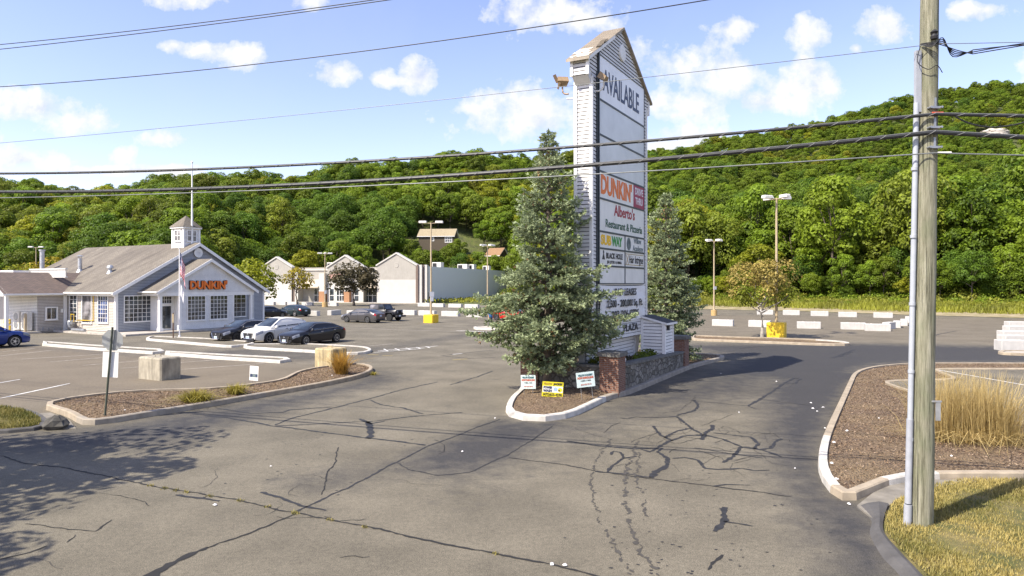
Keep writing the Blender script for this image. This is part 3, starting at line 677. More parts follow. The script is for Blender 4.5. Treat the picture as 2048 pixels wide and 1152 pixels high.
# ------------------------------------------------------------------ building helpers
def P3(p, a): return Vector((p[0], p[1], a))
def siding(mb, o, du, nrm, ext, z0, z1, board=.13, lip=.018, mi=0):
    """real lapped boards: o origin, du along the wall, nrm outward, ext(z) -> list of (u0, u1) at a height"""
    z = z0; o = Vector(o); du = Vector(du); nrm = Vector(nrm); k = Vector((0, 0, 1)); gap = board * GAP
    while z < z1 - 1e-4:
        zt = min(z1, z + board)
        for (a0, a1), (b0, b1) in zip(ext(z + 1e-4), ext(zt - 1e-4)):
            if a1 - a0 < .02: continue
            lo, hi = nrm * lip, nrm * .001
            A, B_, C_, D = o + du * a0 + lo + k * (z + gap), o + du * a1 + lo + k * (z + gap), o + du * b1 + hi + k * zt, o + du * b0 + hi + k * zt
            E_, F_ = o + du * a0 - nrm * .03 + k * (z + gap), o + du * a1 - nrm * .03 + k * (z + gap)
            mb.quad(A, B_, C_, D, mi); mb.quad(E_, F_, B_, A, mi + 1); mb.quad(D, C_, o + du * b1 - nrm * .03 + k * zt, o + du * b0 - nrm * .03 + k * zt, mi + 1)  # board undersides and slots take the painted shade colour
            mb.quad(o + du * a0 - nrm * .03 + k * z, o + du * a1 - nrm * .03 + k * z, F_, E_, mi + 1)
        z = zt
GAP = .17
M('lap_shade', (.03, .03, .032), .95)  # near-black colour standing in for shade under each siding board
def slab_roof(mb, a, b_, c, d, th=.14, mi=0, fascia=1):
    """a-b eave, d-c ridge; UV in metres along the slope"""
    a, b_, c, d = map(Vector, (a, b_, c, d)); w_ = (b_ - a).length; s = (d - a).length
    mb.quad(a, b_, c, d, mi, uv=((0, 0), (w_, 0), (w_ - (b_ - a).normalized().dot(b_ - c) , s), ((b_ - a).normalized().dot(d - a), s)))
    dn = Vector((0, 0, -th)); A, B_, C_, D = a + dn, b_ + dn, c + dn, d + dn
    for q in ((a, A, B_, b_), (b_, B_, C_, c), (c, C_, D, d), (d, D, A, a), (A, D, C_, B_)): mb.quad(*q, mi=fascia)
def window(parent, loc, rz, w_, h, nx, nz, frame, pane, name='window', bar=.035, rim=.07, proud=.05, split=None):
    """framed window lying on a wall: local x along it, -y outward, origin at the lower left corner"""
    mb = MB()
    for a, b_ in (((-rim, 0), (w_ + rim, rim)),): pass
    mb.bbox((-rim, -proud, -rim), (w_ + rim, 0, 0)); mb.bbox((-rim, -proud, h), (w_ + rim, 0, h + rim))
    mb.bbox((-rim, -proud, 0), (0, 0, h)); mb.bbox((w_, -proud, 0), (w_ + rim, 0, h))
    if rim > .04: mb.bbox((-rim - .03, -proud - .03, -rim - .04), (w_ + rim + .03, 0, -rim))
    for i in range(1, nx): mb.bbox((w_ * i / nx - bar / 2, -.032, 0), (w_ * i / nx + bar / 2, -.012, h))
    for k in range(1, nz): mb.bbox((0, -.03, h * k / nz - bar / 2), (w_, -.014, h * k / nz + bar / 2))
    o = mb.build(name, MATS[frame], parent, loc=loc, rz=rz)
    p = MB(); p.bbox((0, -.01, 0), (w_, -.004, h)); p.build('pane', MATS[pane], o)
    return o
def gutter(parent, a, b_, mat='trim_white', r=.06, name='gutter'):
    mb = MB(); mb.tube([a, b_], r, 8); return mb.build(name, MATS[mat], parent)

M('trim_white', (.82, .8, .75), .6, var=.05, vs=2); M('siding_white', (.82, .8, .75), .6, var=.06, vs=1.2, dirt=.1); M('siding_grey', (.36, .37, .385), .65, var=.05, vs=1.5)
M('siding_tan', (.5, .45, .385), .65, var=.07, vs=1.5, dirt=.12); M('sign_siding', (.7, .68, .64), .6, var=.07, vs=1.0, dirt=.18, dirtcol=(.35, .3, .24))
M('metal_grey', (.34, .35, .36), .4, .6, var=.15); M('galv', (.5, .5, .49), .45, .7, var=.15); M('dark_metal', (.03, .03, .032), .5, .3); M('black', (.012, .012, .013), .6)
M('yellow_paint', (.75, .5, .02), .55, var=.12, vs=3, dirt=.25, dirtcol=(.3, .2, .05)); M('pole_tan', (.42, .33, .2), .6, var=.1); M('pale_paint', (.66, .64, .58), .6, var=.08)
glass('glass_dark'); glass('glass_grey', (.09, .085, .085), .2); glass('glass_blue', (.02, .03, .07), .08)
shingle_mat('shingle_main', (.225, .195, .15), (.17, .147, .115), (.075, .062, .05), streak=.9); shingle_mat('shingle_wing', (.2, .145, .115), (.13, .1, .085), (.075, .06, .05), streak=.6)
shingle_mat('shingle_old', (.3, .25, .18), (.22, .18, .13), (.12, .095, .07)); M('wood_sheath', (.58, .5, .4), .9, var=.2, vs=3); M('fascia_wood', (.34, .29, .22), .85, var=.2, vs=4)
M('orange_letter', (.8, .17, .01), .45, var=.03); M('letter_dark', (.05, .012, .02), .5); M('pink_letter', (.5, .03, .16), .5)

# ------------------------------------------------------------------ the doughnut shop
C0 = Vector((-31.7, 54.6, 0)); PITCH = .56
shop = thing('coffee_shop', 'grey and white sided coffee shop with gabled porch, cupola and orange lettering', 'building', C0, ROT)
W_, D_, EV, RZ_ = 14.7, 17.3, 3.45, 3.45 + 7.35 * PITCH
gable = lambda z: [(0, W_)] if z < EV else [((z - EV) / PITCH, W_ - (z - EV) / PITCH)]
mb = MB(); siding(mb, (0, 0, 0), (1, 0, 0), (0, -1, 0), gable, .15, RZ_ - .05, .125); mb.bbox((0.04, .06, 0), (W_ - .04, .2, EV)); mb.poly([(0, .06, EV), (W_, .06, EV), (W_ / 2, .06, RZ_)])
mb.build('wall', MATS['siding_grey'], shop)['label'] = 'grey sided gable wall behind the porch'
mb = MB(); siding(mb, (0, D_, 0), (0, -1, 0), (-1, 0, 0), lambda z: [(0, D_)], .15, EV, .125); mb.bbox((.06, .21, 0), (.2, D_ - .2, EV)); mb.build('wall', MATS['siding_tan'], shop)
mb = MB(); mb.bbox((W_ - .2, .2, 0), (W_, D_ - .2, EV)); mb.bbox((0, D_ - .2, 0), (W_, D_, EV)); mb.poly([(0, D_, EV), (W_ / 2, D_, RZ_), (W_, D_, EV)]); mb.build('wall', MATS['siding_grey'], shop)
mb = MB(); oh, og = .45, .35; zo = EV - oh * PITCH + .12; rz0 = RZ_ + .12
slab_roof(mb, (-oh, D_ + .3, zo), (-oh, -og, zo), (W_ / 2, -og, rz0), (W_ / 2, D_ + .3, rz0)); slab_roof(mb, (W_ + oh, -og, zo), (W_ + oh, D_ + .3, zo), (W_ / 2, D_ + .3, rz0), (W_ / 2, -og, rz0))
roof = mb.build('roof', [MATS['shingle_main'], MATS['trim_white']], shop, fix=False)
mb = MB()
for s, x0 in ((1, -oh), (-1, W_ + oh)):
    mb.add([(x0, -og - .03, zo - .3), (x0, -og - .03, zo - .02), (W_ / 2, -og - .03, rz0 - .02), (W_ / 2, -og - .03, rz0 - .3), (x0, -og + .02, zo - .3), (x0, -og + .02, zo - .02), (W_ / 2, -og + .02, rz0 - .02), (W_ / 2, -og + .02, rz0 - .3)],
           ((0, 1, 2, 3), (4, 7, 6, 5), (0, 3, 7, 4), (1, 5, 6, 2)))
mb.bbox((-.06, -.05, 0), (.16, .14, EV - .1)); mb.bbox((W_ - .14, -.05, 0), (W_ + .06, .12, EV - .1))
mb.bbox((-.3, .1, EV - .42), (-.02, 7.2, EV - .28)); mb.build('trim', MATS['trim_white'], shop)
mb = MB(); mb.lathe((W_ / 2, -.1, RZ_ - .78), [(.42, 0), (.42, .07), (.35, .08), (.33, .03)], 28, 'Y')
for k in range(8): a = k * math.pi / 4; mb.box((W_ / 2 + .16 * math.cos(a), -.085, RZ_ - .78 + .16 * math.sin(a)), (.32, .03, .035), 0, 0, (-a, 'Y'))
mb.v = [(x, y - .06, z) for x, y, z in mb.v]; mb.build('gable_vent', MATS['trim_white'], shop)
gutter(shop, (-oh - .05, 6.7, zo - .08), (-oh - .05, -.1, zo - .08)); gutter(shop, (-oh, -.05, zo - .12), (-.02, -.1, 2.9), r=.045, name='downpipe')
# cupola
cp = MB(); cw = .78; cv, cu = 1.6, W_ / 2; z0, z1 = RZ_ - .5, 9.0
for dd, nn, oo in (((1, 0, 0), (0, -1, 0), (cu - cw, cv - cw, 0)), ((0, -1, 0), (-1, 0, 0), (cu - cw, cv + cw, 0)), ((-1, 0, 0), (0, 1, 0), (cu + cw, cv + cw, 0)), ((0, 1, 0), (1, 0, 0), (cu + cw, cv - cw, 0))):
    siding(cp, oo, dd, nn, lambda z: [(0, 2 * cw)], z0, z1, .12)
cp.bbox((cu - cw + .06, cv - cw + .06, z0), (cu + cw - .06, cv + cw - .06, z1))
for sx in (-1, 1):
    for sy in (-1, 1): cp.box((cu + sx * cw, cv + sy * cw, (z0 + z1) / 2), (.14, .14, z1 - z0))
cp.box((cu, cv, z1 + .04), (2 * cw + .34, 2 * cw + .34, .12))
cup = cp.build('cupola', MATS['trim_white'], shop)
window(cup, (cu - .42, cv - cw - .02, z1 - 1.12), 0, .84, .9, 2, 2, 'trim_white', 'glass_grey', bar=.05); window(cup, (cu - cw - .02, cv + .36, z1 - 1.12), -math.pi / 2, .72, .9, 2, 2, 'trim_white', 'glass_grey', bar=.05)
mb = MB(); e = cw + .22; zz = z1 + .1
for q in (((-e, -e), (e, -e)), ((e, -e), (e, e)), ((e, e), (-e, e)), ((-e, e), (-e, -e))):
    mb.add([(cu + q[0][0], cv + q[0][1], zz), (cu + q[1][0], cv + q[1][1], zz), (cu, cv, zz + 1.1)], ((0, 1, 2),)); mb.uv[len(mb.f) - 1] = ((0, 0), (2, 0), (1, 1.4))
mb.build('cupola_roof', MATS['shingle_main'], shop)
# porch
PU0, PU1, PP = 2.15, 11.6, 2.25; PC = (PU0 + PU1) / 2; PRZ = EV + (PC - PU0) * PITCH
mb = MB(); o2, zo = .3, EV - .3 * PITCH + .1
slab_roof(mb, (PU0 - o2, .0, zo), (PU0 - o2, -PP - .3, zo), (PC, -PP - .3, PRZ + .1), (PC, .0, PRZ + .1), .12); slab_roof(mb, (PU1 + o2, -PP - .3, zo), (PU1 + o2, 0, zo), (PC, 0, PRZ + .1), (PC, -PP - .3, PRZ + .1), .12)
mb.build('porch_roof', [MATS['shingle_main'], MATS['trim_white']], shop, fix=False)
pg = lambda z: [(PU0, PU1)] if z < EV else [(PU0 + (z - EV) / PITCH, PU1 - (z - EV) / PITCH)]
mb = MB(); siding(mb, (0, -PP, 0), (1, 0, 0), (0, -1, 0), pg, EV - .12, PRZ - .02, .1, .014); mb.poly([(PU0, -PP + .06, EV), (PC, -PP + .06, PRZ), (PU1, -PP + .06, EV)])
mb.bbox((PU0, -PP - .02, EV - .45), (PU1, -PP + .16, EV - .12)); mb.bbox((PU0, -PP + .16, EV - .42), (PU0 + .15, 0, EV - .1)); mb.bbox((PU1 - .15, -PP + .16, EV - .42), (PU1, 0, EV - .1))
siding(mb, (0, -PP, 0), (1, 0, 0), (0, -1, 0), lambda z: [(4.2, 9.35)], .15, EV - .45, .1, .014); mb.bbox((4.21, -PP + .06, .1), (9.34, -.05, EV - .45))
mb.bbox((3.95, -PP - .03, .1), (4.2, -PP + .2, EV - .45)); mb.bbox((9.3, -PP - .03, .1), (9.42, -PP + .1, EV - .45))
mb.build('porch_wall', MATS['siding_white'], shop)['label'] = 'white sided porch front'
mb = MB()
for x0, s in ((PU0 - o2, 1), (PU1 + o2, -1)):
    ya, yb = -PP - .34, -PP - .27
    mb.add([(x0, ya, zo - .26), (x0, ya, zo - .01), (PC, ya, PRZ + .09), (PC, ya, PRZ - .16), (x0, yb, zo - .26), (x0, yb, zo - .01), (PC, yb, PRZ + .09), (PC, yb, PRZ - .16)], ((0, 1, 2, 3), (4, 7, 6, 5), (0, 3, 7, 4), (1, 5, 6, 2)))
mb.build('trim', MATS['trim_white'], shop)
for x in (PU0 + .22, PU1 - .22):
    mb = MB(); mb.rbox((x, -PP + .12, 1.6), (.26, .26, 3.0), .02); mb.box((x, -PP + .12, .25), (.34, .34, .3)); mb.build('porch_column', MATS['trim_white'], shop)
gutter(shop, (PU0 - o2 - .05, -.05, zo - .06), (PU0 - o2 - .05, -PP - .3, zo - .06), r=.05); gutter(shop, (PU0 - o2 - .05, -PP - .2, zo - .1), (PU0 + .1, -PP - .05, 2.85), r=.04, name='downpipe')
for x0, x1 in ((4.76, 6.42), (6.95, 8.68)): window(shop, (x0, -PP - .02, .95), 0, x1 - x0, 2.0, 5, 6, 'trim_white', 'glass_dark', bar=.03)
window(shop, (.7, -.02, .95), 0, 2.95, 2.05, 8, 6, 'trim_white', 'glass_dark', bar=.03)
window(shop, (10.0, -.02, .95), 0, 2.5, 2.05, 5, 5, 'trim_white', 'glass_dark', bar=.03); window(shop, (12.95, -.02, .7), 0, .45, 2.3, 1, 4, 'trim_white', 'glass_dark', bar=.03)
window(shop, (3.98 - .95, -1.35, 2.4), 0, .85, .55, 4, 2, 'trim_white', 'glass_dark', bar=.03)
door = MB(); door.bbox((2.98, -1.34, .12), (3.95, -1.28, 2.3)); door.bbox((2.9, -1.33, .12), (4.2, -.02, 3.0)); dr = door.build('entrance', MATS['trim_white'], shop)
mb = MB(); mb.bbox((3.1, -1.36, .3), (3.85, -1.345, 2.15)); mb.build('pane', MATS['glass_dark'], dr); mb = MB(); mb.tube([(3.16, -1.37, 1.0), (3.16, -1.42, 1.0), (3.16, -1.42, 1.35), (3.16, -1.37, 1.35)], .015); mb.build('handle', MATS['galv'], dr)
pn = lambda p: text('sign_lettering', "DUNKIN'", .92, MATS['orange_letter'], shop, p, w=3.65, bold=.045, ext=.06)
for i, wd_ in enumerate((0,)):
    t1 = text('sign_lettering', "DUNKIN'", .95, MATS['letter_dark'], shop, (PC - .15, -PP - .09, EV + .42), w=3.74, bold=.062, ext=.05); t2 = text('sign_lettering', "DUNKIN'", .95, MATS['orange_letter'], shop, (PC - .15, -PP - .17, EV + .42), w=3.68, bold=.03, ext=.03)
# side wall windows
for v, w2, zb, h, nx, nz, pm in ((6.5, 1.05, .95, 2.1, 2, 6, 'glass_dark'), (4.65, 1.3, .8, 2.25, 1, 1, 'glass_grey'), (2.35, 1.3, .9, 2.1, 4, 6, 'glass_blue')): window(shop, (-.02, v, zb), -math.pi / 2, w2, h, nx, nz, 'trim_white', pm, bar=.03)
# drive-through wing
wu, v0, v1, wz = 4.6, 7.0, 12.2, 3.35
mb = MB(); siding(mb, (-2.3, v0, 0), (1, 0, 0), (0, -1, 0), lambda z: [(0, 2.3)], .1, wz - .1, .125); mb.bbox((-2.24, v0 + .06, 0), (-.02, v1 - .2, wz)); mb.build('wall', MATS['siding_tan'], shop)
mb = MB(); siding(mb, (-2.3, v1, 0), (0, -1, 0), (-1, 0, 0), lambda z: [(0, v1 - v0)], .1, wz - .1, .125); mb.build('wall', MATS['siding_white'], shop)
mb = MB(); mb.bbox((-wu, v0 - .12, wz - .32), (0, v0 + .12, wz)); mb.bbox((-wu, v1 - .12, wz - .32), (0, v1 + .12, wz)); mb.bbox((-wu - .1, v0 + .12, wz - .32), (-wu + .1, v1 - .12, wz)); mb.bbox((-wu, v0 + .13, wz - .06), (0, v1 - .13, wz - .02)); mb.build('canopy_beam', MATS['trim_white'], shop)
for u_, v_ in ((-wu + .05, v0), (-wu + .05, v1), (-.18, v0 - .04)): mb = MB(); mb.rbox((u_, v_, (wz - .3) / 2), (.24, .24, wz - .3), .02); mb.build('canopy_column', MATS['trim_white'], shop)
mb = MB(); vm, wzr = (v0 + v1) / 2, 4.98; we, ze = .5, wz - .12
inter = lambda z: (z - (EV - .42 * PITCH)) / PITCH - .42 + .0
slab_roof(mb, (-wu - .4, v0 - we, ze), (.1, v0 - we, ze), (inter(wzr) + .1, vm, wzr), (-wu - .4, vm, wzr), .12); slab_roof(mb, (.1, v1 + we, ze), (-wu - .4, v1 + we, ze), (-wu - .4, vm, wzr), (inter(wzr) + .1, vm, wzr), .12)
mb.build('wing_roof', [MATS['shingle_wing'], MATS['trim_white']], shop, fix=False)
mb = MB(); siding(mb, (-wu - .12, v1 + we, 0), (0, -1, 0), (-1, 0, 0), lambda z: [((z - ze) * 1.0 / ((wzr - ze) / (vm - v0 + we)), v1 - v0 + 2 * we - (z - ze) / ((wzr - ze) / (vm - v0 + we)))], ze, wzr - .1, .12); mb.build('wing_gable', MATS['siding_white'], shop)
window(shop, (-1.65, v0 - .02, 1.1), 0, .75, .9, 2, 1, 'trim_white', 'glass_dark', name='serving_window', rim=.1, proud=.14)
mb = MB(); mb.box((-.45, v0 - .06, 1.75), (.16, .1, .3)); mb.build('intercom', MATS['trim_white'], shop)
for k in range(5): mb = MB(); mb.cyl((-1.9 + .45 * k, v0 - .05, .45 - .05 * (k % 2)), (-1.9 + .45 * k, v0 - .05, .15), .03); mb.build('conduit', MATS['metal_grey'], shop)
# screens on the flat roof behind the wing
mb = MB(); mb.bbox((-.2, 12.2, 0), (10, 26, 3.6)); fr = mb.build('rear_block', MATS['siding_tan'], shop)
for (u0, u1, v_) in ((-1.1, .4, 12.6), (-2.4, -1.3, 16.5)):
    mb = MB(); mb.bbox((u0 - .4, v_, 4.0), (u1 - .6, v_ + 2.6, 5.2)); mb.build('rooftop_unit', MATS['trim_white'], shop)
mb = MB()
for k in range(26): mb.box((-.1, 12.6 - .22 * k, 4.95), (.1, .13, .7), .5)
mb.bbox((-.2, 6.9, 5.24), (0, 12.7, 5.34)); mb.bbox((-.2, 6.9, 4.55), (0, 12.7, 4.65)); mb.build('rooftop_screen', MATS['pale_paint'], shop)
def roofz(u): return EV + min(u, W_ - u) * PITCH + .12
for u_, v_, h, r, cap in ((2.6, 16.2, 2.1, .2, 0), (2.9, 10.4, 1.15, .17, 1), (2.6, 5.2, .4, .16, 2)):
    mb = MB(); z = roofz(u_); mb.cyl((u_, v_, z - .3), (u_, v_, z + h), r, n=14); mb.cyl((u_, v_, z - .15), (u_, v_, z + .12), r * 1.9, r * 1.1, n=14)
    if cap == 0: mb.cyl((u_, v_, z + h), (u_, v_, z + h + .14), r * 1.35, n=14)
    if cap == 1:
        for a in range(4): mb.cyl((u_ + r * .8 * math.cos(a * 1.57), v_ + r * .8 * math.sin(a * 1.57), z + h), (u_ + r * .8 * math.cos(a * 1.57), v_ + r * .8 * math.sin(a * 1.57), z + h + .18), .02)
        mb.cyl((u_, v_, z + h + .18), (u_, v_, z + h + .3), r * 1.9, .02, n=14)
    if cap == 2: mb.lathe((u_, v_, z + h), [(r * 1.7, -.05), (r * 1.6, .1), (r, .2), (.02, .24)], 14)
    mb.build('roof_vent', MATS['galv'], shop, smooth=True)
# concrete walk round the shop
mb = MB(); mb.prism([Vector(p) for p in ((-1.2, -3.3, 0), (15.6, -3.3, 0), (15.6, -.0, 0), (-1.2, -.0, 0))], 0, .14); mb.prism([Vector(p) for p in ((-1.2, 0, 0), (-.02, 0, 0), (-.02, 6.8, 0), (-1.2, 6.8, 0))], 0, .135); mb.prism([Vector(p) for p in ((-3.6, 6.3, 0), (-2.32, 6.3, 0), (-2.32, 12, 0), (-3.6, 12, 0))], 0, .13)
struct(mb.build('sidewalk', MATS['concrete'], loc=C0, rz=ROT))
def shop_pt(u, v, z=0): return C0 + U * u + V * v + Vector((0, 0, z))
def ac_unit(u, v, z, label):
    t = thing('condenser', label, 'air conditioner', shop_pt(u, v, z), ROT, 'air conditioners behind the drive through')
    mb = MB(); mb.rbox((0, 0, .85), (.42, .95, 1.5), .03); mb.box((0, .3, .05), (.4, .06, .1)); mb.box((0, -.3, .05), (.4, .06, .1)); mb.build('casing', MATS['pale_paint'], t)
    for k in (.5, 1.2):
        mb = MB(); mb.lathe((-.22, .0, k), [(.3, 0), (.3, -.02), (.26, -.025), (.04, -.02)], 18, 'X'); mb.build('fan_grille', MATS['metal_grey'], t)
ac_unit(-2.75, 9.0, .13, 'tall pale twin fan condenser against the white wall, left one of two'); ac_unit(-2.75, 7.75, .13, 'tall pale twin fan condenser beside the tan post, right one of two')
mb = MB(); a = -3.9; mb.tube(catmull([Vector((0, -.42, 0)), Vector((0, -.42, .95)), Vector((0, -.36, 1.08)), Vector((0, .36, 1.08)), Vector((0, .42, .95)), Vector((0, .42, 0))], 5), .075, 10)
tag(mb.build('guard_rail', MATS['yellow_paint'], loc=shop_pt(-3.7, 8.75), rz=ROT, smooth=True), 'yellow hoop guard rail in front of the air conditioners', 'guard rail')
mb = MB(); mb.cyl((0, 0, 0), (0, 0, 1.55), .11, n=14); mb.lathe((0, 0, 1.55), [(.11, 0), (.08, .06), (.01, .09)], 14); tag(mb.build('bollard', MATS['pole_tan'], loc=shop_pt(-3.2, 7.0), smooth=True), 'tan round bollard beside the drive through wall', 'bollard')
t = thing('gas_meter', 'grey gas meter with yellow pipes against the shop side wall', 'gas meter', shop_pt(-.55, 5.3, .135), ROT)
mb = MB(); mb.rbox((0, .25, .55), (.4, .5, .55), .08); mb.cyl((0, .5, 0), (0, .5, .4), .05); mb.cyl((0, 0, 0), (0, 0, .3), .05); mb.lathe((0, -.15, .65), [(.17, -.1), (.17, .1), (.05, .16)], 14, 'X'); mb.build('meter', MATS['metal_grey'], t, smooth=True)
mb = MB(); mb.tube([(0, .1, .8), (0, .1, 1.35), (.0, -.35, 1.35), (0, -.35, .75), (.25, -.4, .85), (.45, -.5, .85), (.48, -2.3, .85), (.48, -2.3, 3.2)], .035, 8); mb.build('pipe', MATS['yellow_paint'], t)
mb = MB(); mb.cyl((0, .9, 0), (0, .9, 1.05), .0, 0); 
mb = MB(); mb.cyl((0, 0, 0), (0, 0, 1), .09, n=12); mb.v = [(x, y, z) for x, y, z in mb.v]
pp = MB(); pp.tube([(0, -.9, 0), (0, .9, 0)], .12, 10); tag(pp.build('pipe', MATS['metal_grey'], loc=shop_pt(-.9, 3.6, .26), rz=ROT), 'grey pipe lying along the foot of the shop side wall', 'pipe')
mb = MB(); rp = Vector((W_ / 2, .75, RZ_)); mb.cyl((0, 0, 0), (0, 0, 7.3), .1, .045, n=12); mb.cyl((0, 0, -.1), (0, 0, .3), .17, .13, n=12); mb.lathe((0, 0, 7.3), [(.07, 0), (.1, .08), (.07, .16), (.01, .2)], 12)
tag(mb.build('roof_mast', MATS['trim_white'], loc=C0 + U * rp.x + V * rp.y + Vector((0, 0, RZ_)), smooth=True), 'tall white mast rising from the shop ridge before the cupola', 'mast')

# flagpole with flag, post beside it
fp = g(359, 677.5, .0); mb = MB(); mb.cyl((0, 0, 0), (0, 0, 6.55), .05, .035, n=12); mb.lathe((0, 0, 6.55), [(.03, 0), (.07, .05), (.07, .1), (.01, .15)], 12); mb.cyl((0, 0, 0), (0, 0, .25), .09, n=12)
tag(mb.build('flagpole', MATS['trim_white'], loc=fp, smooth=True), 'thin white flagpole standing before the shop porch', 'flagpole')
M('flag_red', (.5, .03, .05), .8); M('flag_white', (.75, .73, .72), .8); M('flag_blue', (.03, .04, .14), .8)
mb = MB(); nu, nv = 18, 26
def fl(i, j):
    s, q = i / nu, j / nv; fold = .13 * math.sin(s * 9 + q * 3.2) * s ** .6
    return Vector((.05 + s * .34 + .1 * q * s, fold + .03 * math.sin(q * 9) * s, -q * 1.55 - s * .95 - .25 * s * s))
for i in range(nu):
    for j in range(nv):
        st = int(j / nv * 13); mi = 2 if (st < 7 and i < nu * .4) else st % 2
        if mi == 2 and (i + j * 2) % 5 == 0: mi = 1
        mb.quad(fl(i, j), fl(i + 1, j), fl(i + 1, j + 1), fl(i, j + 1), (0, 1, 2)[mi])
tag(mb.build('flag', [MATS['flag_red'], MATS['flag_white'], MATS['flag_blue']], loc=fp + Vector((0, 0, 6.35)), smooth=True, angle=80), 'limp stars and stripes flag hanging from the pole', 'flag')
mb = MB()
for i in range(8):
    for j in range(10):
        f2 = lambda i, j: Vector((.05 + i / 8 * .28, .08 * math.sin(i * 1.3 + j * .3) * i / 8, -j / 10 * .85 - i / 8 * .75))
        mb.quad(f2(i, j), f2(i + 1, j), f2(i + 1, j + 1), f2(i, j + 1))
tag(mb.build('flag', MATS['flag_white'], loc=fp + Vector((.02, 0, 4.05)), smooth=True, angle=80), 'limp plain white flag hanging below the striped flag', 'flag')
pq = g(346.5, 678, 0); M('brown_post', (.12, .07, .045), .8, var=.2); t = thing('signpost', 'short brown post with a small tan plate beside the flagpole', 'signpost', pq)
mb = MB(); mb.box((0, 0, .95), (.07, .07, 1.9)); mb.build('post', MATS['brown_post'], t); mb = MB(); mb.box((0, -.05, 1.5), (.13, .02, .65)); mb.build('plate', MATS['pole_tan'], t)

# ------------------------------------------------------------------ the tall sign
LT, TT = 6.4, .63; ET, AP = 12.35, 14.5
sgnT = thing('pylon_sign', 'tall white sided roadside sign tower with gabled top and stacked tenant panels', 'sign', N0, ROT)
sg = MB(); bd = .145
face = lambda z: [(0, LT)] if z < ET - .35 else ([(-.36, LT + .36)] if z < ET else [(-.36 + (z - ET) * (LT / 2 + .36) / (AP - ET), LT + .36 - (z - ET) * (LT / 2 + .36) / (AP - ET))])
siding(sg, (0, 0, 0), (1, 0, 0), (0, -1, 0), face, 1.75, AP - .03, bd, .02); siding(sg, (LT, TT, 0), (-1, 0, 0), (0, 1, 0), lambda z: [(LT - b_, LT - a_) for a_, b_ in face(z)], 1.75, AP - .03, bd, .02)
siding(sg, (0, TT, 0), (0, -1, 0), (-1, 0, 0), lambda z: [(0, TT)], 1.75, ET - .35, bd, .02); siding(sg, (LT, 0, 0), (0, 1, 0), (1, 0, 0), lambda z: [(0, TT)], 1.75, ET - .35, bd, .02)
siding(sg, (-.36, TT, 0), (0, -1, 0), (-1, 0, 0), lambda z: [(0, TT)], ET - .62, ET + .1, bd, .02); siding(sg, (LT + .36, 0, 0), (0, 1, 0), (1, 0, 0), lambda z: [(0, TT)], ET - .62, ET + .1, bd, .02)
sg.bbox((.06, .06, 1.75), (LT - .06, TT - .06, ET - .3)); sg.bbox((-.3, .06, ET - .33), (LT + .3, TT - .06, ET))
for s, x in ((1, 0), (-1, LT)):
    a = (x - s * .36, x); sg.add([(a[0], 0, ET - .62), (a[1], 0, ET - .92), (a[1], 0, ET - .3), (a[0], 0, ET - .3), (a[0], TT, ET - .62), (a[1], TT, ET - .92), (a[1], TT, ET - .3), (a[0], TT, ET - .3)], ((0, 1, 2, 3), (4, 7, 6, 5), (0, 4, 5, 1)))
sg.poly([(-.36, .06, ET), (LT + .36, .06, ET), (LT / 2, .06, AP)]); sg.poly([(-.36, TT - .06, ET), (LT + .36, TT - .06, ET), (LT / 2, TT - .06, AP)])
sg.build('tower', MATS['sign_siding'], sgnT)
for x in (0, LT):
    for y in (0, TT): mb = MB(); mb.box((x, y, (1.7 + ET - .6) / 2), (.12, .12, ET - .6 - 1.7)); mb.build('corner_trim', MATS['trim_white'], sgnT)
for x in (-.36, LT + .36):
    for y in (0, TT): mb = MB(); mb.box((x, y, ET - .25), (.11, .11, .75)); mb.build('corner_trim', MATS['trim_white'], sgnT)
mb = MB(); slo = (AP - ET) / (LT / 2 + .36); ex = .56; ez = ET - (ex - .36) * slo + .1; y0, y1 = -.14, TT + .16
slab_roof(mb, (-ex, y1, ez), (-ex, y0, ez), (LT / 2, y0, AP + .1), (LT / 2, y1, AP + .1), .1); slab_roof(mb, (LT + ex, y0, ez), (LT + ex, y1, ez), (LT / 2, y1, AP + .1), (LT / 2, y0, AP + .1), .1)
mb.build('roof', [MATS['shingle_old'], MATS['fascia_wood']], sgnT, fix=False)
mb = MB()
for k in range(16):       # bare sheathing where shingles blew off, curled edges
    x = -ex + .03 + (k % 8) * .13 + random.uniform(-.04, .04); y = random.uniform(y0, y1 - .3); z = ez + (x + ex) * slo + .012 + k * .0006; w2, d2 = random.uniform(.12, .3), random.uniform(.2, .5)
    mb.quad((x, y, z), (x + w2, y, z + w2 * slo), (x + w2, y + d2, z + w2 * slo), (x, y + d2, z), 0)
for k in range(7):
    x = -ex + random.uniform(.7, 1.9); z = ez + (x + ex) * slo; mb.box((x, y0 + random.uniform(.0, .15), z + .05), (.25, .2, .02), 0, 1, (random.uniform(-.9, -.3), 'Y'))
for (p0, p1) in ((-ex, LT / 2),): mb.add([(p0, y0 - .02, ez - .14), (p0, y0 - .02, ez + .0), (p1 - 1.1, y0 - .02, AP - 1.1 * slo + .1), (p1 - 1.1, y0 - .02, AP - 1.1 * slo - .04)], ((0, 1, 2, 3),), 2)
mb.build('worn_sheathing', [MATS['wood_sheath'], MATS['shingle_old'], MATS['trim_white']], sgnT, fix=False)
mb = MB(); mb.lathe((LT / 2, -.06, AP - .95), [(.34, .05), (.34, -.02), (.28, -.03)], 28, 'Y'); mb.build('gable_vent', MATS['trim_white'], sgnT)
M('panel_white', (.86, .84, .79), .3, var=.05, vs=1.5, dirt=.08); M('panel_blank', (.68, .69, .66), .35, var=.1, vs=.6); M('panel_edge', (.035, .045, .05), .5); M('banner', (.8, .78, .74), .7, var=.05); M('maroon', (.33, .01, .06), .45)
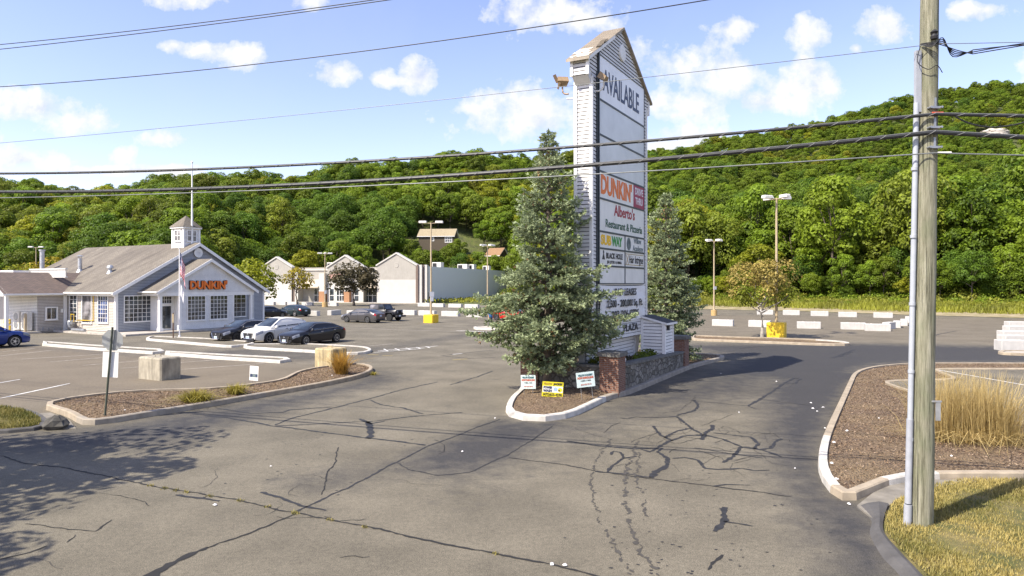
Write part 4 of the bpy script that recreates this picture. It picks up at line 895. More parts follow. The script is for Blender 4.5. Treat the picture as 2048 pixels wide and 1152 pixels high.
M('ink_navy', (.03, .045, .1), .5); M('ink_black', (.018, .018, .02), .5); M('ink_red', (.35, .015, .03), .5); M('ink_green', (.02, .09, .05), .5); M('sub_green', (.03, .28, .04), .5); M('sub_yellow', (.85, .5, .01), .5); M('ink_grey', (.16, .2, .2), .5); M('ink_gold', (.4, .25, .05), .5)
PX0, PX1 = .62, 6.02; PW = PX1 - PX0
mb = MB(); mb.bbox((PX0 - .1, -.1, 4.0), (PX0 - .02, -.02, 12.85)); mb.bbox((PX0 - .2, -.06, 1.9), (PX0 - .12, -.02, 12.0)); mb.build('panel_frame', MATS['panel_edge'], sgnT)
def panel(x0, x1, z0, z1, mat='panel_white'):
    mb = MB(); e = .035; mb.bbox((x0, -.075, z0), (x1, -.021, z0 + e)); mb.bbox((x0, -.075, z1 - e), (x1, -.021, z1)); mb.bbox((x0, -.075, z0 + e), (x0 + e, -.021, z1 - e)); mb.bbox((x1 - e, -.075, z0 + e), (x1, -.021, z1 - e))
    mb.bbox((x0 + e, -.055, z0 + e), (x1 - e, -.021, z1 - e), 1)
    return mb.build('sign_panel', [MATS['panel_edge'], MATS[mat]], sgnT)
YT = -.062
zs = [12.77, 11.05, 9.71, 8.32, 7.28, 6.02, 5.37, 4.70, 4.0]
def tx(p, s, size, mat, x, z, w_, **k): return text('lettering', s, size, MATS[mat], p, (x, YT, z), w=w_, **k)
p = panel(PX0, PX1, zs[1], zs[0]); tx(p, 'AVAILABLE', 1.2, 'ink_navy', PX0 + PW * .47, 11.85, 4.25, bold=.016)
panel(PX0, PX1, zs[2], zs[1], 'panel_blank'); panel(PX0, PX1, zs[3], zs[2], 'panel_blank')
p = panel(PX0, PX1, zs[4], zs[3]); tx(p, "DUNKIN'", .98, 'orange_letter', PX0 + PW * .36, 7.8, 3.55, bold=.04)
mb = MB(); mb.bbox((PX0 + PW * .73, -.06, zs[4] + .04), (PX1 - .04, -.056, zs[3] - .04)); mb.build('panel_patch', MATS['maroon'], p); tx(p, 'DRIVE', .42, 'flag_white', PX0 + PW * .865, 8.02, 1.08, bold=.01); tx(p, 'THRU', .42, 'flag_white', PX0 + PW * .865, 7.6, .98, bold=.01)
p = panel(PX0, PX1, zs[5], zs[4]); tx(p, "Alberto's", .62, 'ink_red', PX0 + PW * .53, 6.94, 2.5, bold=.012); tx(p, 'Restaurant & Pizzeria', .44, 'ink_green', PX0 + PW * .53, 6.36, 4.4, bold=.008)
xm = PX0 + PW * .53
p = panel(PX0, xm, zs[6], zs[5]); tx(p, 'SUB', .5, 'sub_yellow', PX0 + .72, 5.69, 1.1, bold=.025); tx(p, 'WAY', .5, 'sub_green', PX0 + 1.92, 5.69, 1.2, bold=.025)
p = panel(xm, PX1, zs[6], zs[5]); tx(p, 'Willow', .34, 'ink_grey', xm + 1.6, 5.86, 1.0, bold=.006); tx(p, 'Academy', .34, 'ink_grey', xm + 1.68, 5.53, 1.4, bold=.006)
mb = MB(); mb.lathe((xm + .48, -.058, 5.69), [(.27, 0), (.27, -.003), (.2, -.003), (.2, 0)], 22, 'Y'); mb.lathe((xm + .48, -.059, 5.62), [(.09, 0), (.09, -.003)], 10, 'Y'); mb.build('emblem', MATS['ink_grey'], p)
p = panel(PX0, xm, zs[7], zs[6]); tx(p, 'BLACK HOLE', .3, 'ink_black', PX0 + 1.65, 5.1, 1.85, bold=.012); tx(p, 'JIU JITSU & MMA', .15, 'ink_black', PX0 + 1.65, 4.86, 1.65, bold=.004)
mb = MB(); mb.poly([(PX0 + .3, -.06, 4.95), (PX0 + .62, -.06, 4.95), (PX0 + .46, -.06, 5.25)]); mb.lathe((PX0 + .46, -.058, 5.24), [(.07, 0), (.07, -.003)], 10, 'Y'); mb.build('emblem', MATS['ink_black'], p)
p = panel(xm, PX1, zs[7], zs[6]); tx(p, 'Hair Intrigue', .46, 'ink_black', xm + 1.42, 5.03, 1.85, bold=.004, shear=.2)
mb = MB(); mb.box((xm + .3, -.06, 5.03), (.5, .004, .03), 0, 0, (.9, 'Y')); mb.box((xm + .3, -.0645, 5.03), (.5, .004, .03), 0, 0, (-.9, 'Y')); mb.build('emblem', MATS['ink_gold'], p)
mb = MB(); mb.bbox((xm + .1, -.06, 4.8), (PX1 - .12, -.057, 4.825)); mb.bbox((xm + .1, -.06, 5.25), (PX1 - .12, -.057, 5.275)); mb.build('panel_rule', MATS['ink_gold'], p)
panel(PX0, xm, zs[8], zs[7]); panel(xm, PX1, zs[8], zs[7])
mb = MB(); nx_, nz_ = 26, 10
def bn(i, k):
    s, q = i / nx_, k / nz_; return Vector((PX0 + .02 + s * (PW - .02), -.06 - .05 * math.sin(q * math.pi) * (.4 + .6 * math.sin(s * 7 + q * 4) ** 2) - .05 * max(0, s - .6) * math.sin((s - q) * 16), 3.95 - q * 1.45 - .05 * math.sin(s * 3.1)))
for i in range(nx_):
    for k in range(nz_): mb.quad(bn(i, k), bn(i, k + 1), bn(i + 1, k + 1), bn(i + 1, k))
ban = tag(mb.build('banner', MATS['banner'], loc=N0, rz=ROT, smooth=True, angle=80), 'white vinyl leasing banner hung on the lower sign tower', 'banner')
for s, z, w_ in (('PAD LEASES', 3.66, 2.6), ('2,500 - 200,000 Sq. Ft.', 3.2, 4.3), ('203-206-0706', 2.76, 3.3)): text('lettering', s, .4, MATS['ink_black'], ban, (PX0 + PW * .52, -.135, z), w=w_, bold=.01)
text('lettering', 'PLAZA', .42, MATS['ink_black'], sgnT, (PX0 + PW * .68, -.04, 2.14), w=1.8, bold=.01)
mb = MB(); siding(mb, (.25, TT * .5, 0), (1, 0, 0), (0, -1, 0), lambda z: [(0, LT - .6)], .8, 1.75, bd, .02); mb.bbox((.2, TT * .5 + .06, .7), (LT - .3, TT - .02, 1.76)); mb.box((LT - .5, .28, 1.2), (.5, .06, 1.2), 0, 0, (.35, 'Y')); mb.build('base', MATS['sign_siding'], sgnT)
shx0, shx1, shd = 5.72, 7.1, 1.05
mb = MB(); tops = lambda y: 2.55 - (-y) * .22
siding(mb, (shx0, 0, 0), (0, -1, 0), (-1, 0, 0), lambda z: [(0, min(shd, max(0, (2.55 - z) / .22)))], .8, 2.5, bd, .02); siding(mb, (shx0, -shd, 0), (1, 0, 0), (0, -1, 0), lambda z: [(0, shx1 - shx0)], .8, 2.3, bd, .02)
mb.bbox((shx0 + .06, -shd + .06, .75), (shx1, -.06, 2.29)); mb.add([(shx0 + .06, -.02, 2.29), (shx0 + .06, -shd + .02, 2.29), (shx0 + .06, -.02, 2.53)], ((0, 1, 2),))
sh = thing('utility_shed', 'small white sided lean-to shed built against the sign tower', 'shed', N0, ROT); mb.build('wall', MATS['siding_white'], sh)
for c_, d_ in (((shx0, -shd, 1.55), (.14, .14, 1.5)), ((shx0, -.06, 1.6), (.1, .1, 1.7)), ((shx1 - .03, -shd, 1.55), (.08, .1, 1.5))): mb = MB(); mb.box(c_, d_); mb.build('corner_trim', MATS['trim_white'], sh)
mb = MB(); slab_roof(mb, (shx0 - .12, -shd - .18, 2.29), (shx1 + .12, -shd - .18, 2.29), (shx1 + .12, -.03, 2.6), (shx0 - .12, -.03, 2.6), .09); M('tar_shingle', (.05, .05, .052), .9, var=.2); mb.build('roof', [MATS['tar_shingle'], MATS['trim_white']], sh, fix=False)
mb = MB(); mb.bbox((shx0 + .35, -shd - .12, 1.95), (shx0 + .5, -shd - .02, 2.2)); mb.build('lamp', MATS['dark_metal'], sh)
M('lamp_bronze', (.3, .21, .12), .55, .2, var=.15)
def flood(loc, rz, label, broken=0):
    t = thing('floodlight', label, 'floodlight', loc, rz, 'floodlights on the sign tower'); t.scale = (.72, .72, .72)
    mb = MB(); mb.tube(catmull([Vector((-.0, .0, -.75)), Vector((.18, -.12, -.72)), Vector((.26, -.3, -.55)), Vector((.26, -.36, -.2))], 5), .045, 10); mb.build('arm', MATS['pale_paint'] if not broken else MATS['lamp_bronze'], t, smooth=True)
    mb = MB(); R = Matrix.Rotation(.6, 3, 'X'); P = [(-.24, -.2, -.14), (.24, -.2, -.14), (.3, .22, -.18), (-.3, .22, -.18), (-.2, -.16, .1), (.2, -.16, .1), (.28, .22, .16), (-.28, .22, .16)]
    P = [R @ Vector(p) + Vector((.26, -.36, -.02)) for p in P]; mb.add(P, ((0, 3, 2, 1), (4, 5, 6, 7), (0, 1, 5, 4), (1, 2, 6, 5), (2, 3, 7, 6), (3, 0, 4, 7)))
    if broken: mb.box((.62, -.3, .12), (.2, .02, .45), .3, 0, (.5, 'Y')); mb.box((.5, -.1, -.3), (.1, .04, .4), .3, 0, (-.3, 'Y'))
    mb.build('lamp_head', MATS['lamp_bronze'], t)
flood(N0 + U * .12 - V * .12 + Vector((0, 0, 11.75)), ROT + .0, 'tan floodlight on a bent arm over the sign face'); flood(N0 + U * .0 + V * (TT + .3) - Vector((0, 0, -11.75)), ROT + 2.2, 'broken brown floodlight sticking out left of the tower', 1)
mb = MB(); mb.tube([Vector((0, -.1, 0)), Vector((0, .4, .05))], .03); mb.build('bracket', MATS['pale_paint'], sgnT, loc=(.05, TT, 11.0))

# walled planter round the sign
brick_mat('brick_red', (.23, .095, .052), (.16, .06, .036), (.25, .2, .16)); stone_mat('stone'); M('cap_stone', (.13, .125, .11), .9, var=.25, vs=6)
def pillar(a, p, label, h=1.42):
    t = thing('brick_pillar', label, 'pillar', S(a, p), ROT, 'brick pillars of the planter')
    mb = MB(); mb.box((0, 0, h / 2), (.72, .72, h)); mb.build('shaft', MATS['brick_red'], t)
    mb = MB(); mb.rbox((0, 0, h + .08), (.86, .86, .16), .02); mb.build('cap', MATS['cap_stone'], t)
pillar(-.5, 1.02, 'brown brick pillar behind the white tilted yard sign, nearest the right lane'); pillar(-.5, -2.18, 'sunlit brick pillar left of the blue spruce trunk'); pillar(8.3, 1.02, 'brick pillar between shed and far spruce'); pillar(8.3, -2.18, 'brick pillar at the hidden back corner of the planter')
def wall(a0, p0, a1, p1, h0, h1, label):
    A, B_ = S(a0, p0), S(a1, p1); t = thing('stone_wall', label, 'wall', A, math.atan2((B_ - A).y, (B_ - A).x), 'fieldstone walls of the planter'); l = (B_ - A).length
    mb = MB(); n = 24
    for k in range(n):
        pass
    mb.add([(0, -.17, 0), (l, -.17, 0), (l, .17, 0), (0, .17, 0), (0, -.17, h0), (l, -.17, h1), (l, .17, h1), (0, .17, h0)], ((0, 3, 2, 1), (4, 5, 6, 7), (0, 1, 5, 4), (1, 2, 6, 5), (2, 3, 7, 6), (3, 0, 4, 7))); mb.build('masonry', MATS['stone'], t)
    mb = MB(); mb.add([(0, -.21, h0 + .002), (l, -.21, h1 + .002), (l, .21, h1 + .002), (0, .21, h0 + .002), (0, -.2, h0 + .09), (l, -.2, h1 + .09), (l, .2, h1 + .09), (0, .2, h0 + .09)], ((0, 3, 2, 1), (4, 5, 6, 7), (0, 1, 5, 4), (1, 2, 6, 5), (2, 3, 7, 6), (3, 0, 4, 7))); mb.build('coping', MATS['cap_stone'], t)
wall(-.14, 1.14, 7.94, 1.14, 1.02, .78, 'long dark fieldstone wall facing the right lane'); wall(-.6, -1.82, -.6, .66, 1.0, 1.0, 'short fieldstone wall behind the yard signs'); wall(7.94, -2.3, -.14, -2.3, 1.0, 1.0, 'fieldstone wall facing the coffee shop side')
bed('mulch_bed', ccw([S(-.4, .95), S(8.4, .95), S(8.4, -2.1), S(-.4, -2.1)]), 'mulch_mat', .82, .03, 0, grid=.5)
# ------------------------------------------------------------------ cars
def paint(name, c, metal=.0, rough=.3): 
    m, nt, b = nodes(name); b.inputs['Base Color'].default_value = (*c, 1); b.inputs['Metallic'].default_value = metal; b.inputs['Roughness'].default_value = rough
    b.inputs['Coat Weight'].default_value = .35; b.inputs['Specular IOR Level'].default_value = .3; b.inputs['Coat Roughness'].default_value = .03
paint('paint_black', (.012, .012, .015)); paint('paint_white', (.7, .68, .62)); paint('paint_grey', (.12, .115, .115), .5, .35); paint('paint_blue', (.008, .03, .17), .3); paint('paint_red', (.5, .012, .012)); paint('paint_teal', (.012, .025, .03), .2)
glass('car_glass', (.012, .016, .02), .04); M('tyre', (.018, .018, .018), .85); M('rim', (.52, .52, .53), .3, .8, var=.05); M('rim_dark', (.06, .06, .065), .35, .6); M('chrome', (.6, .6, .62), .15, .95, var=.02); M('plastic', (.022, .022, .024), .65)
M('lamp_clear', (.2, .21, .24), .08, var=.3, spec=.8); M('lamp_red', (.32, .01, .015), .2); M('plate', (.62, .67, .72), .5); M('plate_blue', (.1, .25, .5), .5)
def ip(t): 
    xs, ys = zip(*t); return lambda x: float(np.interp(x, xs, ys))
def sm(t, r=.12):
    f0 = ip(t); return lambda x: (f0(x - r) + 2 * f0(x) + f0(x + r)) / 4
KINDS = {
 'sedan': dict(L=4.86, W=1.83, r=.335, wf=1.42, wr=-1.38, zb=.2,
    top=[(-2.43, .86), (-2.36, .98), (-2.1, 1.04), (-1.6, 1.05), (0, .97), (1.0, .935), (1.3, .93), (1.9, .84), (2.28, .74), (2.43, .64)],
    hw=[(-2.43, .70), (-2.3, .80), (-1.9, .88), (0, .915), (1.5, .9), (2.0, .85), (2.3, .76), (2.43, .64)],
    roof=[(-1.98, 1.05), (-1.25, 1.35), (-.65, 1.425), (0, 1.44), (.4, 1.4), (1.28, .94)], pil=[-1.1, -.12, .9]),
 'suv': dict(L=4.82, W=1.9, r=.375, wf=1.42, wr=-1.4, zb=.24,
    top=[(-2.41, .98), (-2.33, 1.1), (-1.8, 1.14), (0, 1.07), (1.0, 1.04), (1.25, 1.04), (1.9, .96), (2.25, .86), (2.41, .76)],
    hw=[(-2.41, .74), (-2.25, .85), (-1.8, .92), (0, .95), (1.5, .935), (2.05, .87), (2.3, .78), (2.41, .68)],
    roof=[(-2.33, 1.13), (-1.85, 1.5), (-1.1, 1.64), (-.3, 1.69), (.25, 1.65), (1.25, 1.05)], pil=[-1.25, -.15, .85])}
def car(name, label, kind, col, loc, head, rim='rim', cat='car', group=None, front=True):
    K = KINDS[kind]; t = thing(name, label, cat, loc, head, group); Lh, r = K['L'] / 2, K['r']
    top, hw, roof = sm(K['top'], .06), sm(K['hw'], .1), sm(K['roof'], .1); zb0 = K['zb']; Ra = r + .055
    def arch(x):
        z = 0
        for xw in (K['wf'], K['wr']):
            if abs(x - xw) < Ra: z = max(z, r + math.sqrt(Ra * Ra - (x - xw) ** 2))
        return z
    def sect(x):
        e = max(0, abs(x) - (Lh - .3)) / .3; zb = zb0 + .1 * e; w_, zt, a = hw(x), top(x), arch(x)
        side = [(w_ * .93, zt - .035), (w_ * .985, zt - .11), (w_, zt - .22), (w_ * 1.005, .55 * zt + .45 * zb), (w_ * .985, zb + .12), (w_ * .94, zb), (0, zb)]
        return [(0, zt + .03), (w_ * .5, zt + .024), (w_ * .8, zt + .004)] + [(y, min(max(z, a), zt - .05) if a else z) for y, z in side]
    xs = set(np.linspace(-Lh, Lh, 46).round(3))
    for xw in (K['wf'], K['wr']): xs |= set((xw + Ra * np.cos(np.linspace(0, math.pi, 15)) * .9999).round(4))
    xs = sorted(xs); mb = MB(); n = 10; vs = []
    for x in xs:
        s_ = sect(x); vs += [(x, y, z) for y, z in s_] + [(x, -y, z) for y, z in s_[::-1][1:-1]]
    m_ = 18
    for i in range(len(xs) - 1):
        for k in range(m_): mb.f.append((i * m_ + k, i * m_ + (k + 1) % m_, (i + 1) * m_ + (k + 1) % m_, (i + 1) * m_ + k)); mb.m.append(0)
    mb.f += [tuple(range(m_)), tuple((len(xs) - 1) * m_ + k for k in range(m_ - 1, -1, -1))]; mb.m += [0, 0]; mb.v = vs
    # greenhouse
    x0, x1 = K['roof'][0][0], K['roof'][-1][0]
    gx = np.linspace(x0, x1, 34)
    def gsec(x):
        zb, zr = top(x) - .03, max(roof(x), top(x)); wb = hw(x) * .925; wr = wb - .38 * (zr - zb) - .02
        return zb, zr, wb, wr
    o = len(mb.v)
    for x in gx:
        zb, zr, wb, wr = gsec(x); h = zr - zb
        ring = [(wb, zb), (wb + (wr - wb) * .5, zb + h * .48), (wr, zb + h * .9), (wr * .86, zr - .006), (wr * .45, zr + .01), (0, zr + .014)]
        mb.v += [(x, y, z) for y, z in ring] + [(x, -y, z) for y, z in ring[::-1][1:]]
    for i in range(len(gx) - 1):
        for k in range(10): mb.f.append((o + i * 11 + k, o + i * 11 + k + 1, o + (i + 1) * 11 + k + 1, o + (i + 1) * 11 + k)); mb.m.append(0)
    body = mb.build('body', MATS[col], t, smooth=True, angle=32)
    def gp(x, s, side, off=.006):
        zb, zr, wb, wr = gsec(x); return Vector((x, side * (wb + (wr - wb) * s * 1.03 + off), zb + (zr - zb) * .9 * s))
    P_ = K['pil']
    for side in (1, -1):
        for a, c in ((P_[0], P_[1] - .035), (P_[1] + .035, P_[2]), (max(x0 + .3, P_[0] - .55), P_[0] - .06)):
            mb = MB(); q = np.linspace(a, c, 9)
            for u, v in zip(q[:-1], q[1:]):
                if gsec(u)[1] - gsec(u)[0] > .1 and gsec(v)[1] - gsec(v)[0] > .1: mb.quad(gp(u, .14, side), gp(v, .14, side), gp(v, .93, side), gp(u, .93, side))
            if mb.f: mb.build('side_window', MATS['car_glass'], t)
        mb = MB(); q = np.linspace(max(x0 + .25, P_[0] - .6), P_[2] + .1, 16)
        mb.tube([gp(x, .97, side, .008) for x in q if gsec(x)[1] - gsec(x)[0] > .12], .011, 5); mb.tube([gp(x, .1, side, .008) for x in q], .011, 5); mb.build('window_trim', MATS['chrome'], t)
        mb = MB(); sx = P_[2] + .02; mb.rbox((sx, side * (hw(sx) * .93 + .12), top(sx) + .08), (.17, .2, .13), .04); mb.build('mirror', MATS[col], t, smooth=True)
        for x in (P_[0] - .25, P_[1], P_[2] + .18):
            seam = MB()
            pts = [Vector((x, side * (y + .0035), z)) for y, z in sect(x)[3:9]]
            for u, v in zip(pts[:-1], pts[1:]): seam.quad(u + Vector((-.006, 0, 0)), u + Vector((.006, 0, 0)), v + Vector((.006, 0, 0)), v + Vector((-.006, 0, 0)))
            seam.build('door_seam', MATS['black'], t)
        for x in (P_[0] - .1, P_[1] + .12):
            mb = MB(); mb.rbox((x, side * (hw(x) * .985 + .012), top(x) - .13), (.2, .03, .035), .01); mb.build('door_handle', MATS['chrome'], t)
        for xw in (K['wf'], K['wr']):
            mb = MB(); y = side * (hw(0) - .13); mb.lathe((xw, y, r), [(r * .66, -.115), (r * .94, -.11), (r, -.07), (r, .07), (r * .94, .11), (r * .66, .115)], 26, 'Y'); wh = mb.build('wheel', MATS['tyre'], t, smooth=True)
            mb = MB(); yo = side * .1; mb.lathe((xw, y + yo, r), [(r * .66, side * -.03), (r * .66, side * .022), (r * .6, side * .022), (r * .58, side * -.03)], 24, 'Y')
            mb.lathe((xw, y + yo - side * .05, r), [(r * .6, 0), (r * .6, .004)], 20, 'Y', 1)
            for k in range(10 if kind == 'sedan' else 5):
                a = k * 2 * math.pi / (10 if kind == 'sedan' else 5); wd_ = .035 if kind == 'sedan' else .075
                mb.box((xw + r * .33 * math.cos(a), y + yo, r + r * .33 * math.sin(a)), (r * .58, .03, wd_), 0, 0, (-a, 'Y'))
            mb.lathe((xw, y + yo, r), [(r * .15, -.02), (r * .15, .03)], 12, 'Y'); mb.build('rim', [MATS[rim], MATS['black']], wh)
        # lamps lie on the body skin
        def skin(xa, xb, k0, k1, nm, mt, off=.006):
            mb = MB(); q = np.linspace(xa, xb, 6)
            for u, v in zip(q[:-1], q[1:]):
                for k in range(k0, k1):
                    a, b_, c, d = sect(u)[k], sect(v)[k], sect(v)[k + 1], sect(u)[k + 1]
                    mb.quad(*[Vector((xx + (.004 if xx > 0 else -.004), side * (yz[0] + off), yz[1] + off * .6)) for xx, yz in ((u, a), (v, b_), (v, c), (u, d))])
            mb.build(nm, MATS[mt], t)
        skin(Lh - .5, Lh - .03, 3, 5, 'headlight', 'lamp_clear'); skin(-Lh + .02, -Lh + .34, 3, 5, 'taillight', 'lamp_red')
        mb = MB(); mb.box((Lh - .02, side * .52, .36), (.06, .2, .12)); mb.build('fog_lamp', MATS['black'], t)
    def topglass(nm, a, c):
        mb = MB(); q = np.linspace(a, c, 9)
        for u, v in zip(q[:-1], q[1:]):
            for y0, y1 in zip(np.linspace(-.88, .88, 7)[:-1], np.linspace(-.88, .88, 7)[1:]):
                def f_(x, y):
                    zb, zr, wb, wr = gsec(x); return Vector((x, y * wr, zr + .02 - .02 * (abs(y) / .88) ** 3))
                mb.quad(f_(u, y0), f_(v, y0), f_(v, y1), f_(u, y1))
        mb.build(nm, MATS['car_glass'], t, smooth=True)
    rf = K['roof']; topglass('windscreen', rf[-1][0] - .1, rf[-2][0] + .02); topglass('rear_window', rf[0][0] + .12, rf[1][0] - .04 if kind == 'sedan' else rf[1][0] + .1)
    mb = MB(); wz = .3 * K['hw'][0][1]; zc = top(Lh) - .2
    gw = .42 if kind == 'sedan' else .46
    mb.extr([(-gw, zc + .17), (gw, zc + .17), (gw * .72, zc - .2), (-gw * .72, zc - .2)], -.02, .02); mb.v = [(Lh + .012 - y, x, z) for x, y, z in mb.v]; gr_ = mb.build('grille', MATS['black'], t)
    mb = MB(); mb.tube([(Lh + .03, gw, zc + .18), (Lh + .035, gw * .72, zc - .2), (Lh + .035, -gw * .72, zc - .2), (Lh + .03, -gw, zc + .18)], .022, 6); mb.lathe((Lh + .035, 0, zc + .1), [(.055, -.005), (.055, .012), (.03, .016)], 12, 'X'); mb.build('grille_trim', MATS['chrome'], gr_)
    mb = MB(); mb.box((Lh + .045, 0, zc - .1), (.012, .31, .155)); mb.box((Lh + .0515, 0, zc - .1), (.004, .22, .05), 0, 1); mb.build('number_plate', [MATS['plate'], MATS['plate_blue']], t)
    mb = MB(); mb.box((-Lh - .01, 0, .74), (.012, .31, .155)); mb.box((-Lh - .018, 0, .74), (.004, .22, .05), 0, 1); mb.build('number_plate', [MATS['plate'], MATS['plate_blue']], t)
    mb = MB(); mb.box((-.05, 0, zb0 + .06), (Lh * 1.75, 1.5, .1)); mb.box((Lh - .04, 0, .3), (.1, 1.1, .12)); mb.box((-Lh + .04, 0, .36), (.1, 1.2, .16)); mb.build('underbody', MATS['plastic'], t)
    return t
A2 = Vector((U.y, -U.x, 0))          # the grid's right-hand direction (-V)
hd = lambda d: math.atan2(d.y, d.x)
car('parked_car', 'black sedan with bright ten spoke wheels, nearest car in the row of three', 'sedan', 'paint_black', (-13.45, 46.0, 0), hd(-U), group='cars parked before the shop')
car('parked_car', 'white crossover parked between two black sedans', 'suv', 'paint_white', (-16.35, 47.4, 0), hd(-U), group='cars parked before the shop')
car('parked_car', 'black sedan nosed in beside the white crossover, closest to the porch', 'sedan', 'paint_black', (-19.1, 48.9, 0), hd(-U), 'rim_dark', group='cars parked before the shop')
car('parked_car', 'dark grey sedan seen from behind in front of the black off-roader', 'sedan', 'paint_grey', (-15.6, 71.3, 0), hd(V), group='cars out in the lot')
car('parked_car', 'dark teal sedan parked beyond the shop corner, beside the barrier blocks', 'sedan', 'paint_teal', (-27.2, 85.0, 0), hd(V * .9 + U * .1), group='cars out in the lot')
car('parked_car', 'black car half hidden by the right corner of the shop', 'sedan', 'paint_black', (-28.5, 79.6, 0), hd(U), group='cars out in the lot')
car('parked_car', 'blue crossover at the left edge beside the yellow guard rail', 'suv', 'paint_blue', (-32.95, 42.4, 0), hd(U))
car('parked_car', 'bright red car half hidden behind the blue spruce branches', 'sedan', 'paint_red', (-.1, 75.5, 0), hd(V * -1), group='cars out in the lot')
# the off-roader
def jeep(loc, head):
    t = thing('off_roader', 'black soft top off-roader with round headlights behind the grey sedan', 'car', loc, head)
    mb = MB(); mb.rbox((-.45, 0, .9), (2.5, 1.5, .7), .05); mb.rbox((1.35, 0, .93), (1.35, 1.25, .55), .07); mb.rbox((1.98, 0, .9), (.16, 1.1, .6), .03); mb.box((-.1, 0, .52), (3.9, 1.1, .2)); mb.build('body', MATS['paint_black'], t, smooth=True)
    mb = MB(); mb.add([(-1.65, -.74, 1.24), (.62, -.74, 1.24), (.62, .74, 1.24), (-1.65, .74, 1.24), (-1.58, -.64, 1.8), (.28, -.64, 1.82), (.28, .64, 1.82), (-1.58, .64, 1.8)], ((0, 3, 2, 1), (4, 5, 6, 7), (0, 1, 5, 4), (1, 2, 6, 5), (2, 3, 7, 6), (3, 0, 4, 7))); mb.build('soft_top', MATS['plastic'], t)
    def pane(nm, pts, mt='car_glass'): mb = MB(); mb.poly(pts); mb.build(nm, MATS[mt], t)
    pane('windscreen', [(.615, -.64, 1.3), (.615, .64, 1.3), (.325, .58, 1.77), (.325, -.58, 1.77)])
    for s in (1, -1):
        pane('side_window', [(-.2, s * .742, 1.3), (.5, s * .742, 1.3), (.25, s * .66, 1.74), (-.2, s * .66, 1.74)]); pane('side_window', [(-1.5, s * .742, 1.3), (-.35, s * .742, 1.3), (-.35, s * .66, 1.74), (-1.45, s * .66, 1.74)], 'glass_grey')
        for xw in (1.25, -1.2):
            mb = MB(); mb.lathe((xw, s * .72, .4), [(.24, -.13), (.37, -.12), (.4, -.08), (.4, .08), (.37, .12), (.24, .13)], 24, 'Y'); wh = mb.build('wheel', MATS['tyre'], t, smooth=True)
            mb = MB(); mb.lathe((xw, s * .8, .4), [(.24, s * -.02), (.24, s * .03), (.1, s * .0), (.05, s * .04)], 20, 'Y'); mb.build('rim', MATS['rim_dark'], wh)
            mb = MB(); P_ = [(-.62, .72), (-.45, .95), (.45, .97), (.62, .74), (.56, .72), (.4, .91), (-.42, .89), (-.54, .7)]; mb.extr([(xw + a, b_) for a, b_ in P_], s * .58, s * .9); mb.build('fender', MATS['plastic'], t)
        mb = MB(); mb.lathe((2.06, s * .38, 1.0), [(.1, 0), (.1, .02), (.06, .03)], 16, 'X'); mb.build('headlight', MATS['lamp_clear'], t)
        mb = MB(); mb.rbox((.6, s * .86, 1.3), (.1, .16, .16), .03); mb.build('mirror', MATS['black'], t)
    mb = MB()
    for k in range(7): mb.box((2.065, -.21 + .07 * k, .98), (.02, .035, .28))
    mb.build('grille', MATS['black'], t); mb = MB(); mb.rbox((2.2, 0, .55), (.22, 1.6, .2), .04); mb.build('bumper', MATS['plastic'], t); mb = MB(); mb.box((2.32, -.3, .6), (.01, .3, .15)); mb.build('number_plate', MATS['plate'], t)
jeep((-13.9, 74.6, 0), hd(A2))

# ------------------------------------------------------------------ the store behind
FX = Vector((.954, -.301, 0)); SROT = math.atan2(FX.y, FX.x); Q0 = Vector((-19.7, 140, 0))
M('stucco_dark', (.38, .355, .305), .9, var=.06, vs=.8, dirt=.15); M('stucco_pale', (.53, .505, .45), .9, var=.04, vs=.8); M('brown_trim', (.16, .115, .09), .8); M('brick_tan', (.36, .19, .095), .85, var=.12, vs=8)
m, nt, b = nodes('ribbed_metal'); tcx = nt.nodes.new('ShaderNodeTexCoord'); wv = N(nt, 'ShaderNodeTexWave', bands_direction='Y'); wv.inputs['Scale'].default_value = .9; L(nt, tcx.outputs['Object'], wv.inputs['Vector'])
L(nt, mixcol(nt, wv.outputs['Fac'], (.76, .76, .72), (.87, .86, .82)), b.inputs['Base Color']); bump(nt, b, wv.outputs['Fac'], .2, .03); b.inputs['Roughness'].default_value = .9
st = thing('store_building', 'long vacant beige store with three gabled fronts and a grey metal side', 'building', Q0, SROT)
def stucco(nm, pts, y0, y1, zsplit=4.9):
    xs = [p[0] for p in pts]; mb = MB(); mb.extr(pts, y0, y1); mb.build(nm, MATS['stucco_dark'], st)
    mb = MB(); mb.bbox((min(xs) - .01, y0 - .012, .4), (max(xs) + .01, y0 - .001, zsplit)); mb.bbox((min(xs) - .012, y0 - .03, 0), (max(xs) + .012, y0 - .001, .4)); mb.build('pale_panel', MATS['stucco_pale'], st)
    return st
def gab(x0, x1, ze, zp, y0, y1):
    xm = (x0 + x1) / 2; stucco('gable_front', [(x0, 0), (x1, 0), (x1, ze), (xm, zp), (x0, ze)], y0, y1)
    mb = MB(); 
    for a, c in (((x0 - .25, ze - .1), (xm, zp + .05)), ((xm, zp + .05), (x1 + .25, ze - .1))):
        mb.extr([a, c, (c[0], c[1] + .3), (a[0], a[1] + .3)], y0 - .2, y1)
    mb.build('coping', MATS['stucco_pale'], st)
    mb = MB(); mb.lathe((xm, y0 - .02, ze + .1), [(.55, 0), (.5, -.04), (.4, -.02)], 20, 'Y'); mb.build('medallion', MATS['stucco_dark'], st)
gab(-37.5, -29.8, 7.6, 9.7, 0, .9); gab(-21.2, -12.5, 7.5, 9.9, .6, 1.5); gab(-8.9, 0, 7.8, 10.2, 0, .9)
